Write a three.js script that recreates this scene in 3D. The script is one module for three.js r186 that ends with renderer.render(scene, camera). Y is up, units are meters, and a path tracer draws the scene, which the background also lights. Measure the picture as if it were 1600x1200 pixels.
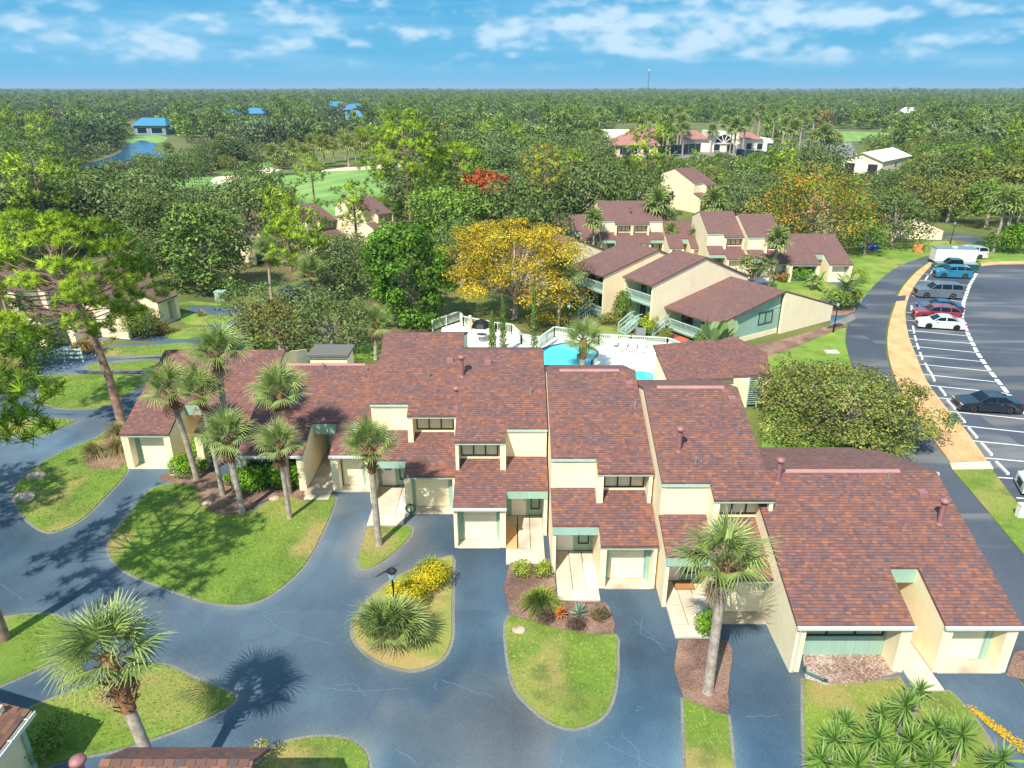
import * as THREE from 'three';
import { mergeGeometries } from 'three/addons/utils/BufferGeometryUtils.js';

// ---------------------------------------------------------------- camera, sky, sun, exposure
const scene = new THREE.Scene();
const camera = new THREE.PerspectiveCamera(56.75, 4 / 3, 0.5, 30000);
camera.position.set(0, 22, 0);
camera.rotation.set(THREE.MathUtils.degToRad(-22.58), 0, 0);
const renderer = new THREE.WebGLRenderer();
renderer.toneMapping = THREE.LinearToneMapping;
renderer.toneMappingExposure = 1.5;
renderer.shadowMap.enabled = true;

function hash(a, b, c = 0) { let h = Math.imul(a | 0, 374761393) ^ Math.imul(b | 0, 668265263) ^ Math.imul(c | 0, 974634737); h = Math.imul(h ^ (h >>> 13), 1274126177); return ((h ^ (h >>> 16)) >>> 0) / 4294967296; }
function vnoise(x, y, per, seed) {
  const xi = Math.floor(x), yi = Math.floor(y), xf = x - xi, yf = y - yi, u = xf * xf * (3 - 2 * xf), v = yf * yf * (3 - 2 * yf);
  const w = (n) => per ? ((n % per) + per) % per : n;
  const a = hash(w(xi), w(yi), seed), b = hash(w(xi + 1), w(yi), seed), c = hash(w(xi), w(yi + 1), seed), d = hash(w(xi + 1), w(yi + 1), seed);
  return a + (b - a) * u + (c - a) * v + (a - b - c + d) * u * v;
}
function fbm(x, y, per, seed, oct = 5) { let s = 0, a = 0.5, n = 0; for (let i = 0; i < oct; i++) { s += a * vnoise(x, y, per, seed + i * 17); n += a; a *= 0.5; x *= 2; y *= 2; if (per) per *= 2; } return s / n; }
const smooth01 = (a, b, x) => { const t = Math.min(1, Math.max(0, (x - a) / (b - a))); return t * t * (3 - 2 * t); };
const mix3 = (a, b, t) => [a[0] + (b[0] - a[0]) * t, a[1] + (b[1] - a[1]) * t, a[2] + (b[2] - a[2]) * t];
const R = (d) => d * Math.PI / 180;
function rand(seed) { let s = seed >>> 0; return () => { s = (s + 0x6D2B79F5) >>> 0; let t = Math.imul(s ^ (s >>> 15), 1 | s); t = (t + Math.imul(t ^ (t >>> 7), 61 | t)) ^ t; return ((t ^ (t >>> 14)) >>> 0) / 4294967296; }; }

const skyW = 4096, skyH = 2048, skyData = new Float32Array(skyW * skyH * 4);
const skyBanks = [[98, 3.7, 7, 1.3, 0.26], [107, 4.0, 5, 1.4, 0.20], [112.5, 4.3, 1.8, 0.7, 0.34], [80, 4.1, 5, 0.55, 0.14], [84, 3.1, 4, 0.5, 0.12], [115, 2.2, 6, 0.45, 0.16], [121, 4.6, 5, 0.6, 0.14], [91, 4.9, 3, 0.9, 0.2], [99, 2.6, 6, 0.4, 0.16]];
for (let j = 0; j < skyH; j++) {
  const el = (j + 0.5) / skyH * 180 - 90;                         // row 0 is straight down
  const e = Math.max(0, el);
  let base = mix3([0.095, 0.355, 0.555], [0.058, 0.30, 0.525], smooth01(0, 6, e));
  base = mix3(base, [0.095, 0.25, 0.47], smooth01(6, 70, e));
  for (let i = 0; i < skyW; i++) {
    const k = (j * skyW + i) * 4; let c = base;
    if (el > -1) {
      const az = i / skyW * 360, s = Math.sin(R(Math.max(e, 0.4)) + 0.035), px = az / 360 * 2048 / 5.6, lay = e;
      // low clouds seen edge-on: stretched sideways near the horizon, larger overhead
      const sy = lay < 12 ? lay * 0.62 : 7.44 + (lay - 12) * 0.12, sx = lay < 12 ? 1 : 1 / (1 + (lay - 12) * 0.05);
      const P = 64, u = az / 360 * P;
      const n1 = fbm(u * 0.75, sy * 0.5 + 3, 48, 11, 4), n2 = fbm(u * 3, sy * 2.2, P * 3, 31, 8), n3 = fbm(u * 0.5, sy * 2.6 + 9, 32, 63, 5);
      const cover = smooth01(0.9, 2.4, e); let bank = e > 7 ? 0.10 : 0;                     // banks of cumulus over the woods
      for (const [a, b, sa, sb, w] of skyBanks) bank += w * Math.exp(-(((az - a) / sa) ** 2) - ((e - b) / sb) ** 2);
      const veil = smooth01(0.36, 0.80, n3 * 0.6 + n1 * 0.4) * 0.5 * smooth01(0.5, 1.8, e);
      const puffs = smooth01(0.49, 0.80, n1 * 0.22 + n2 * 0.78 + Math.min(0.22, bank)) * cover;
      c = mix3(c, [0.26, 0.48, 0.66], veil + Math.min(0.35, bank * 0.9));
      c = mix3(c, [0.55, 0.66, 0.74], puffs * 0.68);
    } else c = [0.10, 0.16, 0.14];
    skyData[k] = c[0]; skyData[k + 1] = c[1]; skyData[k + 2] = c[2]; skyData[k + 3] = 1;
  }
}
const skyTex = new THREE.DataTexture(skyData, skyW, skyH, THREE.RGBAFormat, THREE.FloatType);
skyTex.mapping = THREE.EquirectangularReflectionMapping; skyTex.magFilter = THREE.LinearFilter; skyTex.needsUpdate = true;
scene.background = skyTex; scene.environment = skyTex;
scene.backgroundIntensity = 1.0; scene.environmentIntensity = 1.0;
scene.fog = new THREE.FogExp2(new THREE.Color(0.48, 0.72, 0.95), 0.00015);

const sun = new THREE.DirectionalLight(new THREE.Color(1, 0.94, 0.84), 4.4);
sun.position.set(-45, 122, 89); sun.target.position.set(0, 0, -50);
sun.position.add(sun.target.position); scene.add(sun, sun.target);
sun.castShadow = true; sun.shadow.mapSize.set(4096, 4096);
Object.assign(sun.shadow.camera, { left: -90, right: 90, top: 90, bottom: -90, near: 10, far: 400 });

// ---------------------------------------------------------------- naming and geometry helpers
const used = new Map();
function numbered(n) { const k = used.get(n) ?? 0; used.set(n, k + 1); return k ? `${n}_${String(k).padStart(3, '0')}` : n; }
function shade(o) { o.castShadow = o.receiveShadow = true; return o; }
function thing(name, label, category, [x, y, z] = [0, 0, 0], turn = 0, group) {
  const o = new THREE.Group(); o.name = numbered(name); scene.add(o); o.position.set(x, y, z); o.rotation.y = turn;
  o.userData = { label, category }; if (group) o.userData.group = group; return o;
}
function part(parent, name, geo, m) { const o = shade(new THREE.Mesh(geo.isBufferGeometry ? geo : geo.build(), m)); o.name = name; parent.add(o); return o; }
function struct(name, geo, m, kind = 'structure') { const o = part(scene, numbered(name), geo, m); o.userData.kind = kind; return o; }
function copyOf(root, label, [x, y, z], turn = 0, scale = 1) {
  const c = root.clone(); c.name = numbered(root.name.replace(/_\d{3}$/, '')); scene.add(c); c.position.set(x, y, z); c.rotation.y = turn; c.scale.setScalar(scale);
  c.userData = { ...root.userData }; if (label) c.userData.label = label; return c;
}
const V = (x, y, z) => new THREE.Vector3(x, y, z);
class Geo {
  constructor() { this.p = []; this.u = []; this.c = null; this.s = false; this.nn = null; }
  tri(a, b, c, ua, ub, uc) {
    this.p.push(...a, ...b, ...c);
    if (!ua) {
      const x = b[0] - a[0], y = b[1] - a[1], z = b[2] - a[2], X = c[0] - a[0], Y = c[1] - a[1], Z = c[2] - a[2];
      const nx = Math.abs(y * Z - z * Y), ny = Math.abs(z * X - x * Z), nz = Math.abs(x * Y - y * X);
      const f = ny >= nx * 0.8 && ny >= nz * 0.8 ? (q) => [q[0], q[2]] : nx > nz ? (q) => [q[2], q[1]] : (q) => [q[0], q[1]];
      ua = f(a); ub = f(b); uc = f(c);
    }
    this.u.push(...ua, ...ub, ...uc); return this;
  }
  quad(a, b, c, d, ua, ub, uc, ud) { this.tri(a, b, c, ua, ub, uc); return this.tri(a, c, d, ua, uc, ud); }
  box(x0, x1, y0, y1, z0, z1) {
    const q = (i) => [i & 1 ? x1 : x0, i & 2 ? y1 : y0, i & 4 ? z1 : z0];
    for (const f of [[4, 5, 7, 6], [1, 0, 2, 3], [0, 4, 6, 2], [5, 1, 3, 7], [6, 7, 3, 2], [0, 1, 5, 4]]) this.quad(...f.map(q)); return this;
  }
  poly(pts, put, back) {                                            // a flat outline, put(i) gives each corner's place
    const sh = THREE.ShapeUtils, c = pts.map((p) => new THREE.Vector2(p[0], p[1]));
    for (const t of sh.triangulateShape(c, [])) this.tri(...(back ? [t[2], t[1], t[0]] : t).map(put)); return this;
  }
  loft(pts, top, bot) {                                             // an outline given twice: two caps and the sides between
    const ccw = THREE.ShapeUtils.area(pts.map((p) => new THREE.Vector2(p[0], p[1]))) > 0;
    this.poly(pts, top); this.poly(pts, bot, true);
    for (let i = 0; i < pts.length; i++) { const j = (i + 1) % pts.length; ccw ? this.quad(top(i), bot(i), bot(j), top(j)) : this.quad(top(j), bot(j), bot(i), top(i)); } return this;
  }
  slab(pts, h, thick) { const f = typeof h === 'function' ? h : () => h; return this.loft(pts, (i) => [pts[i][0], f(...pts[i]), pts[i][1]], (i) => [pts[i][0], f(...pts[i]) - thick, pts[i][1]]); }
  sheet(pts, y) { return this.poly(pts, (i) => [pts[i][0], y, pts[i][1]]); }
  prismX(x0, x1, zy) { return this.loft(zy, (i) => [x1, zy[i][1], zy[i][0]], (i) => [x0, zy[i][1], zy[i][0]]); }
  prismZ(z0, z1, xy) { return this.loft(xy, (i) => [xy[i][0], xy[i][1], z1], (i) => [xy[i][0], xy[i][1], z0]); }
  bar(a, b, w, h = w) { const A = V(...a), B = V(...b), d = B.clone().sub(A), L = d.length(); const g = new THREE.BoxGeometry(w, h, L); g.lookAt(d); g.translate((A.x + B.x) / 2, (A.y + B.y) / 2, (A.z + B.z) / 2); return this.add(g); }
  tube(pts, rad, n = 8, cap = true) {
    const P = pts.map((p) => V(...p)), rings = [];
    let up = V(0.31, 0.05, 0.95);
    for (let i = 0; i < P.length; i++) {
      const d = P[Math.min(i + 1, P.length - 1)].clone().sub(P[Math.max(i - 1, 0)]).normalize(), s = d.clone().cross(up).normalize(), t = s.clone().cross(d);
      const r = Array.isArray(rad) ? rad[i] : rad;
      rings.push(Array.from({ length: n }, (_, k) => { const a = k / n * 6.2832; return P[i].clone().addScaledVector(s, Math.cos(a) * r).addScaledVector(t, Math.sin(a) * r).toArray(); }));
    }
    for (let i = 0, l = 0; i + 1 < P.length; i++) { const L = l + P[i].distanceTo(P[i + 1]); for (let k = 0; k < n; k++) { const m = (k + 1) % n, u = k / n, w = (k + 1) / n; this.quad(rings[i][k], rings[i + 1][k], rings[i + 1][m], rings[i][m], [u, l], [u, L], [w, L], [w, l]); } l = L; }
    if (cap) for (const [q, c] of [[rings[0], P[0]], [rings[P.length - 1], P[P.length - 1]]]) for (let k = 0; k < n; k++) this.tri(c.toArray(), q[k], q[(k + 1) % n]);
    return this;
  }
  cyl(x, z, y0, y1, r0, r1 = r0, n = 12) { return this.tube([[x, y0, z], [x, y1, z]], [r0, r1], n); }
  add(g) { const q = g.index ? g.toNonIndexed() : g; const a = q.attributes.position.array, b = q.attributes.uv?.array; for (let i = 0; i < a.length; i++) this.p.push(a[i]); for (let i = 0; i < a.length / 3 * 2; i++) this.u.push(b ? b[i] : 0); return this; }
  soft(smooth = true) { this.s = smooth; return this; }
  build() {
    const g = new THREE.BufferGeometry();
    g.setAttribute('position', new THREE.BufferAttribute(new Float32Array(this.p), 3)); g.setAttribute('uv', new THREE.BufferAttribute(new Float32Array(this.u), 2));
    if (this.s) {                                                   // rounded shading: average the normals that meet in a place
      g.computeVertexNormals(); const n = g.attributes.normal, at = new Map();
      const key = (i) => `${Math.round(this.p[i * 3] * 500)},${Math.round(this.p[i * 3 + 1] * 500)},${Math.round(this.p[i * 3 + 2] * 500)}`;
      for (let i = 0; i < n.count; i++) { const k = key(i); if (!at.has(k)) at.set(k, []); at.get(k).push(i); }
      const out = new Float32Array(n.array.length);
      for (const l of at.values()) for (const i of l) { let x = 0, y = 0, z = 0; for (const j of l) if (n.getX(i) * n.getX(j) + n.getY(i) * n.getY(j) + n.getZ(i) * n.getZ(j) > 0.45) { x += n.getX(j); y += n.getY(j); z += n.getZ(j); } const L = Math.hypot(x, y, z) || 1; out[i * 3] = x / L; out[i * 3 + 1] = y / L; out[i * 3 + 2] = z / L; }
      g.setAttribute('normal', new THREE.BufferAttribute(out, 3));
    } else g.computeVertexNormals();
    return g;
  }
}
function curvy(pts, k = 4) { return new THREE.CatmullRomCurve3(pts.map((p) => V(p[0], 0, p[1])), true, 'centripetal').getPoints(pts.length * k).slice(0, -1).map((p) => [p.x, p.z]); }
function grow(pts, d) {                                              // an outline widened by d metres
  const s = Math.sign(THREE.ShapeUtils.area(pts.map((p) => new THREE.Vector2(...p)))) || 1, n = pts.length;
  return pts.map((p, i) => { const a = pts[(i + n - 1) % n], b = pts[(i + 1) % n], x = b[0] - a[0], z = b[1] - a[1], l = Math.hypot(x, z) || 1; return [p[0] + s * z / l * d, p[1] - s * x / l * d]; });
}
function inside(pts, x, z) { let r = false; for (let i = 0, j = pts.length - 1; i < pts.length; j = i++) { const [a, b] = pts[i], [c, d] = pts[j]; if ((b > z) !== (d > z) && x < (c - a) * (z - b) / (d - b) + a) r = !r; } return r; }

// ---------------------------------------------------------------- procedural materials
function tex(n, metres, f, srgb = true) {
  const d = new Uint8Array(n * n * 4);
  for (let j = 0; j < n; j++) for (let i = 0; i < n; i++) { const c = f(i / n, j / n, i, j), k = (j * n + i) * 4; for (let q = 0; q < 3; q++) d[k + q] = Math.max(0, Math.min(255, c[q])); d[k + 3] = 255; }
  const t = new THREE.DataTexture(d, n, n); t.wrapS = t.wrapT = THREE.RepeatWrapping; t.magFilter = THREE.LinearFilter; t.minFilter = THREE.LinearMipmapLinearFilter; t.generateMipmaps = true;
  if (srgb) t.colorSpace = THREE.SRGBColorSpace; t.repeat.set(1 / metres, 1 / metres); t.needsUpdate = true; return t;
}
const grey = (v) => [v * 255, v * 255, v * 255];
const std = (o) => new THREE.MeshStandardMaterial({ roughness: 0.9, side: THREE.DoubleSide, ...o });
const lin = (r, g, b) => new THREE.Color().setRGB(r, g, b);

function shingleTex(pal, seed, contrast) {
  const N = 2048, S = 8, rows = 56, rh = N / rows;
  const tabs = []; for (let r = 0; r < rows; r++) { const row = []; let x = hash(r, 1, seed) * 0.3; const x0 = x; while (x < S) { const w = 0.11 + hash(row.length, r, seed + 5) * 0.15; row.push([x, x + w, hash(row.length, r, seed + 9), hash(row.length, r, seed + 12)]); x += w; } tabs.push([row, x0]); }
  const col = new Uint8Array(N * N * 3), hgt = new Float32Array(N * N);
  for (let j = 0; j < N; j++) {
    const r = Math.floor(j / rh) % rows, fy = (j / rh) % 1; const [row, x0] = tabs[r]; let q = 0;
    for (let i = 0; i < N; i++) {
      const x = i / N * S; while (q < row.length - 1 && x >= row[q][1]) q++;
      const t = row[q], first = x < x0 ? row[row.length - 1] : t;
      const low = vnoise(i / N * 18, j / N * 40, 0, seed + 3) * 0.22 + vnoise(i / N * 5, j / N * 6, 0, seed + 4) * 0.14 + first[2] * 0.62 + 0.01;
      const s = Math.min(0.999, Math.max(0, (low - 0.5) * contrast + 0.5)) * (pal.length - 1), a = Math.floor(s), c = mix3(pal[a], pal[Math.min(a + 1, pal.length - 1)], smooth01(0.25, 0.75, s - a));
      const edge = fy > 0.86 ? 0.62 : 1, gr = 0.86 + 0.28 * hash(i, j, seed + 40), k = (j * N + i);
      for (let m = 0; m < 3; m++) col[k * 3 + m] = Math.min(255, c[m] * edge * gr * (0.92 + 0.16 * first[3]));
      hgt[k] = (1 - fy) * 0.6 + first[3] * 0.4;
    }
  }
  return tex(N, S, (u, v, i, j) => { const k = (j * N + i) * 3; return [col[k], col[k + 1], col[k + 2]]; });
}
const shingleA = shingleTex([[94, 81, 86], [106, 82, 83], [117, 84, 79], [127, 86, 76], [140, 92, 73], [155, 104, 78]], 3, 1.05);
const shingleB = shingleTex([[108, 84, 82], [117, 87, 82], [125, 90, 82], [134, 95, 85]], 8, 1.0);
const shingleBump = tex(512, 2, (u, v) => { const r = v * 14, f = r % 1; return grey((1 - f) * 0.7 + 0.3 * hash(Math.floor(u * 8 + hash(Math.floor(r), 3) * 8), Math.floor(r), 2)); }, false);
const M = {};
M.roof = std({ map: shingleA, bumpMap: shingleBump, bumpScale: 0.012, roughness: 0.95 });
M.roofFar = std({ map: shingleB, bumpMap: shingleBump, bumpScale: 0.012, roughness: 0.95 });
const grooves = tex(256, 1.2, (u) => { const f = (u * 6) % 1; return grey(f < 0.06 ? 0.15 : 0.85); }, false);
const dirt = (r, g, b, seed, amt = 10) => tex(512, 5, (u, v) => { const n = fbm(u * 6, v * 6, 6, seed, 5) - 0.5, st = fbm(u * 40, v * 3, 40, seed + 7, 3) - 0.5; const k = n * amt * 2 + st * amt * 1.3; return [r + k, g + k * 1.05, b + k * 1.2]; });
M.cream = std({ map: dirt(248, 231, 192, 21, 9), bumpMap: grooves, bumpScale: 0.003, roughness: 0.85 });
M.creamFar = std({ map: dirt(247, 229, 193, 23, 7), roughness: 0.9 });
M.sage = std({ map: dirt(150, 184, 166, 25, 10), bumpMap: grooves, bumpScale: 0.008, roughness: 0.8 });
M.trim = std({ map: dirt(172, 200, 185, 27, 8), roughness: 0.7 });
M.rail = std({ map: dirt(206, 220, 206, 28, 6), roughness: 0.7 });
M.trimDark = std({ color: 0x6d6a63, roughness: 0.8 });
M.gutter = std({ color: 0xd9d6d0, roughness: 0.5, metalness: 0.1 });
M.garage = std({ map: dirt(250, 236, 200, 29, 5), roughness: 0.6 });
M.bronze = std({ color: 0x3a332d, roughness: 0.45, metalness: 0.3 });
M.white = std({ color: 0xeeeae2, roughness: 0.6 });
M.glass = new THREE.MeshPhysicalMaterial({ color: lin(0.93, 0.96, 0.98), transmission: 1, thickness: 0, roughness: 0.03, side: THREE.DoubleSide });
M.curtain = std({ color: 0xf0f2f4, roughness: 0.95 });
M.dark = std({ color: 0x2a2a2c, roughness: 0.9 });
M.glassDark = std({ color: 0x1b2b33, roughness: 0.06, metalness: 0.0 });
M.flue = std({ map: dirt(158, 110, 108, 31, 12), roughness: 0.6, metalness: 0.2 });
M.steel = std({ color: 0xb9bdc0, roughness: 0.35, metalness: 0.7 });
M.black = std({ color: 0x16181a, roughness: 0.5 });
M.ridge = std({ map: dirt(168, 122, 116, 33, 8), roughness: 0.8 });
M.concrete = std({ map: tex(512, 4, (u, v) => { const n = fbm(u * 5, v * 5, 5, 41, 6) - 0.5, m = smooth01(0.55, 0.8, fbm(u * 3, v * 3, 3, 47, 4)); const k = n * 46 - m * 26; return [208 + k, 195 + k, 174 + k]; }), bumpMap: tex(256, 1, (u, v) => grey(fbm(u * 50, v * 50, 50, 6, 2)), false), bumpScale: 0.003 });
M.deck = std({ map: dirt(246, 240, 228, 43, 5), roughness: 0.8 });
M.asphalt = std({ roughness: 0.92, map: tex(2048, 26, (u, v, i, j) => {
  const a = fbm(u * 5, v * 5, 5, 51, 6), b = fbm(u * 14, v * 3, 0, 57, 4), s = smooth01(0.52, 0.72, fbm(u * 4 + 9, v * 4, 4, 61, 6)), g = hash(i, j, 3) - 0.5;
  const w = smooth01(0.5, 0.78, fbm(u * 3 + 4, v * 3 + 2, 3, 65, 5)); const k = (a - 0.5) * 60 + (b - 0.5) * 16 + g * 30; const p = smooth01(0.60, 0.66, fbm(u * 2 + 7, v * 2 + 5, 2, 69, 6)) * 7; return [76 + k * 1.15 + s * 24 - w * 6 - p, 95 + k * 1.15 + s * 12 + w * 2 - p, 110 + k * 1.1 + s * 2 + w * 7 - p];
}), bumpMap: tex(512, 1.5, (u, v, i, j) => grey(hash(i, j, 9) * 0.5 + 0.5 * fbm(u * 60, v * 60, 60, 5, 2)), false), bumpScale: 0.004 });
M.asphaltLot = std({ roughness: 0.8, map: tex(1024, 34, (u, v, i, j) => {
  const a = fbm(u * 5, v * 5, 5, 71, 6), b = smooth01(0.5, 0.75, fbm(u * 4, v * 22, 0, 77, 5)), g = hash(i, j, 3) - 0.5; const k = (a - 0.5) * 40 + g * 12; return [74 + k + b * 34, 80 + k + b * 28, 90 + k + b * 18];
}) });
M.asphaltDust = std({ roughness: 0.9, map: M.asphalt.map, bumpMap: M.asphalt.bumpMap, bumpScale: 0.004, vertexColors: true });
M.worn = std({ roughness: 0.9, map: tex(512, 6, (u, v, i, j) => { const k = (fbm(u * 8, v * 8, 8, 73, 5) - 0.5) * 60 + (hash(i, j, 3) - 0.5) * 18; return [98 + k, 115 + k, 126 + k]; }) });
M.crack = std({ color: 0x677c8b, roughness: 0.9 });
M.seal = std({ color: 0x41505e, roughness: 0.7 });
const grassTex = (seed, dry, dark) => tex(1024, 14, (u, v, i, j) => {
  const n = fbm(u * 9, v * 9, 9, seed, 6), p = smooth01(0.50, 0.74, fbm(u * 4 + 3, v * 4, 4, seed + 9, 5)) * Math.min(1, dry) + Math.max(0, dry - 1) * 0.35, h = hash(i, j, seed), f = vnoise(u * 260, v * 260, 260, seed + 3);
  let c = mix3([94, 128, 38], [164, 190, 72], n * 0.8 + f * 0.3 - 0.05); c = mix3(c, [196, 172, 108], Math.min(1, p)); c = mix3(c, [62, 98, 30], smooth01(0.55, 0.8, fbm(u * 12, v * 12, 12, seed + 20, 4)) * 0.35);
  const k = (0.80 + 0.28 * h) * dark; return [c[0] * k, c[1] * k, c[2] * k];
});
const grassBump = tex(512, 2, (u, v, i, j) => grey(hash(i, j, 5) * 0.5 + 0.5 * vnoise(u * 100, v * 100, 100, 8)), false);
M.lawn = std({ map: grassTex(81, 0.95, 0.95), bumpMap: grassBump, bumpScale: 0.03, roughness: 1 });
M.lawnFar = std({ map: grassTex(84, 0.35, 1.0), bumpMap: grassBump, bumpScale: 0.03, roughness: 1 });
M.blades = std({ vertexColors: true, roughness: 1 });
M.ground = std({ roughness: 1, map: tex(1024, 60, (u, v, i, j) => { const n = fbm(u * 12, v * 12, 12, 91, 7), h = hash(i, j, 4); let c = mix3([70, 80, 36], [122, 132, 56], n); c = mix3(c, [120, 100, 70], smooth01(0.5, 0.75, fbm(u * 7, v * 7, 7, 95, 5)) * 0.8); return c.map((x) => x * (0.85 + 0.3 * h)); }) });
M.fairway = std({ roughness: 1, map: tex(512, 60, (u, v, i, j) => { const n = fbm(u * 10, v * 10, 10, 101, 5), s = Math.sin((u * 8 + v * 3) * 6.283) > 0 ? 1 : 0, h = hash(i, j, 4); let c = mix3([98, 140, 62], [142, 168, 88], n); c = c.map((x) => x * (0.94 + 0.06 * s + 0.1 * h)); return c; }) });
M.sand = std({ map: dirt(226, 206, 176, 35, 14), roughness: 1 });
const chips = (cols, seed, n) => tex(1024, 4, (u, v, i, j) => { const a = vnoise(u * n, v * n, n, seed), b = hash(Math.floor(u * n * 1.3), Math.floor(v * n * 1.3), seed + 2), w = fbm(u * 4, v * 4, 4, seed + 5, 4); const s = Math.min(0.999, a * 0.45 + b * 0.4 + (w - 0.5) * 0.7 + 0.08) * (cols.length - 1), q = Math.max(0, Math.floor(s)); const c = mix3(cols[q], cols[Math.min(q + 1, cols.length - 1)], s - q), g = 0.85 + 0.3 * hash(i, j, 7); return c.map((x) => x * g); });
M.mulch = std({ map: chips([[74, 56, 52], [122, 92, 80], [158, 124, 104], [196, 166, 140]], 111, 130), bumpMap: grassBump, bumpScale: 0.03, roughness: 1 });
M.redMulch = std({ map: chips([[150, 70, 52], [186, 96, 70], [206, 126, 96]], 113, 130), roughness: 1 });
M.gravel = std({ map: chips([[176, 124, 80], [218, 164, 110], [234, 184, 130], [244, 208, 160]], 115, 90), bumpMap: grassBump, bumpScale: 0.03, roughness: 1 });
M.soil = std({ map: chips([[104, 106, 108], [128, 124, 118], [150, 140, 126]], 117, 60), roughness: 1 });
M.whiteStone = std({ map: chips([[190, 188, 186], [226, 224, 222], [250, 248, 246]], 119, 70), bumpMap: grassBump, bumpScale: 0.04, roughness: 1 });
M.rock = std({ map: chips([[150, 132, 112], [186, 168, 146], [208, 192, 168]], 121, 20), roughness: 1 });
M.bark = std({ map: tex(256, 1, (u, v, i, j) => { const n = fbm(u * 20, v * 5, 0, 131, 4); return mix3([84, 66, 54], [150, 128, 108], n + 0.2 * hash(i, j, 2)); }), roughness: 1 });
M.barkGrey = std({ map: tex(256, 1, (u, v, i, j) => { const n = fbm(u * 12, v * 9, 0, 133, 4); return mix3([120, 108, 96], [196, 182, 168], n + 0.2 * hash(i, j, 2)); }), roughness: 1 });
M.pineBark = std({ map: tex(256, 1.5, (u, v, i, j) => { const n = fbm(u * 9, v * 6, 0, 135, 4); return mix3([96, 72, 62], [182, 150, 132], n + 0.2 * hash(i, j, 2)); }), roughness: 1 });
M.boots = std({ map: tex(256, 0.6, (u, v, i, j) => mix3([84, 56, 36], [168, 122, 84], fbm(u * 8, v * 8, 8, 137, 4) + 0.2 * hash(i, j, 1))), roughness: 1 });
M.leaf = new THREE.MeshPhysicalMaterial({ vertexColors: true, roughness: 1, specularIntensity: 0.15, transmission: 0.22, thickness: 0, side: THREE.DoubleSide });
M.frond = new THREE.MeshPhysicalMaterial({ vertexColors: true, roughness: 0.55, side: THREE.DoubleSide });
M.water = new THREE.MeshPhysicalMaterial({ color: lin(0.10, 0.66, 0.76), roughness: 0.08, side: THREE.DoubleSide });
M.lake = std({ color: lin(0.012, 0.10, 0.22), roughness: 0.14 });
M.paint = std({ color: 0xe8e6e0, roughness: 0.7 });

// ---------------------------------------------------------------- the ground, roads, lawns and beds
{ const g = new THREE.PlaneGeometry(24000, 24000, 8, 8).rotateX(-Math.PI / 2); const u = g.attributes.uv, p = g.attributes.position; for (let i = 0; i < p.count; i++) u.setXY(i, p.getX(i), p.getZ(i)); g.translate(0, -0.03, -8000); struct('ground', g, M.ground); }
const asphaltArea = [[-75, -66], ...[[-32.15, -59.44], [-28.36, -52.9], [-27.39, -45.77], [-24.76, -39.44]], [-24, -40.5], [-8, -40.5], [-3, -36], [2, -33], [12, -27], [17, -24], [21, -24], ...[[20.34, -21.45]], [30, -12], [30, 2], [-75, 2]];
struct('drive', new Geo().slab(asphaltArea, 0.0, 0.02), M.asphalt);
const lawns = [], lawnAreas = [];
function dustRing(q, w) {                                            // dust that has gathered on the asphalt along a lawn, thinning outwards
  const n = q.length, rings = [0, 0.3, 0.65, 1].map((f) => grow(q, w * f)), p = [], c = [], u = [], tone = [[1.75, 1.45, 1.15], [1.42, 1.26, 1.1], [1.12, 1.08, 1.03], [1, 1, 1]];
  for (let r = 0; r < 3; r++) for (let i = 0; i < n; i++) { const j = (i + 1) % n; for (const [a, b] of [[r, i], [r + 1, i], [r + 1, j], [r, i], [r + 1, j], [r, j]]) { const [x, z] = rings[a][b], k = a === 3 ? 0 : 0.35 + 1.1 * vnoise(x * 0.8, z * 0.8, 0, 5); p.push(x, 0.006, z); u.push(x, z); c.push(...tone[a].map((v) => 1 + (v - 1) * k)); } }
  const g = new THREE.BufferGeometry(); g.setAttribute('position', new THREE.BufferAttribute(new Float32Array(p), 3)); g.setAttribute('uv', new THREE.BufferAttribute(new Float32Array(u), 2)); g.setAttribute('color', new THREE.BufferAttribute(new Float32Array(c), 3)); struct('road_dust', g, M.asphaltDust);
}
function lawn(pts, opt = {}) {
  const q = opt.sharp ? pts : curvy(pts, 4);
  if (!opt.noEdge) dustRing(q, 0.75 + 0.35 * hash(q.length, lawns.length++)), struct('soil_edge', new Geo().slab(grow(q, opt.edge ?? 0.13), 0.012, 0.02), M.soil);
  struct(opt.name ?? 'lawn', new Geo().slab(q, opt.h ?? 0.05, 0.06), opt.m ?? M.lawn); if (!opt.m) lawnAreas.push(q); return q;
}
lawn([[-29.15, -35.93], [-29.75, -37.17], [-29.83, -39.69], [-29.31, -41.59], [-28.31, -43.26], [-28.02, -44.54], [-27.15, -44.14], [-25.42, -41.41], [-23.95, -38.71], [-23.72, -35.44], [-23.76, -33.64], [-24.04, -32.76], [-24.65, -32.16], [-25.52, -32.46], [-27.26, -33.83]]);
lawn([[-21.27, -36.79], [-19.21, -37.09], [-17.67, -34.96], [-16.25, -33.83], [-14.76, -34.16], [-13.44, -35.79], [-11.82, -35.3], [-10.42, -35.79], [-10.2, -34.82], [-10.21, -31.12], [-10.46, -28.97], [-11.2, -27.28], [-11.75, -26.64], [-12.55, -26.38], [-13.93, -26.51], [-15.34, -27.05], [-17.24, -27.89], [-19.26, -28.97], [-20.55, -30.23], [-21.11, -31.23], [-21.35, -32.28], [-21.34, -33.64]]);
lawn([[-7.71, -32.64], [-6.6, -32.64], [-5.52, -32.64], [-5.45, -31.81], [-6.15, -30.23], [-6.67, -29.44], [-7.14, -29.03], [-7.55, -29.18], [-7.74, -29.8], [-7.8, -31.12]]);
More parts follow.
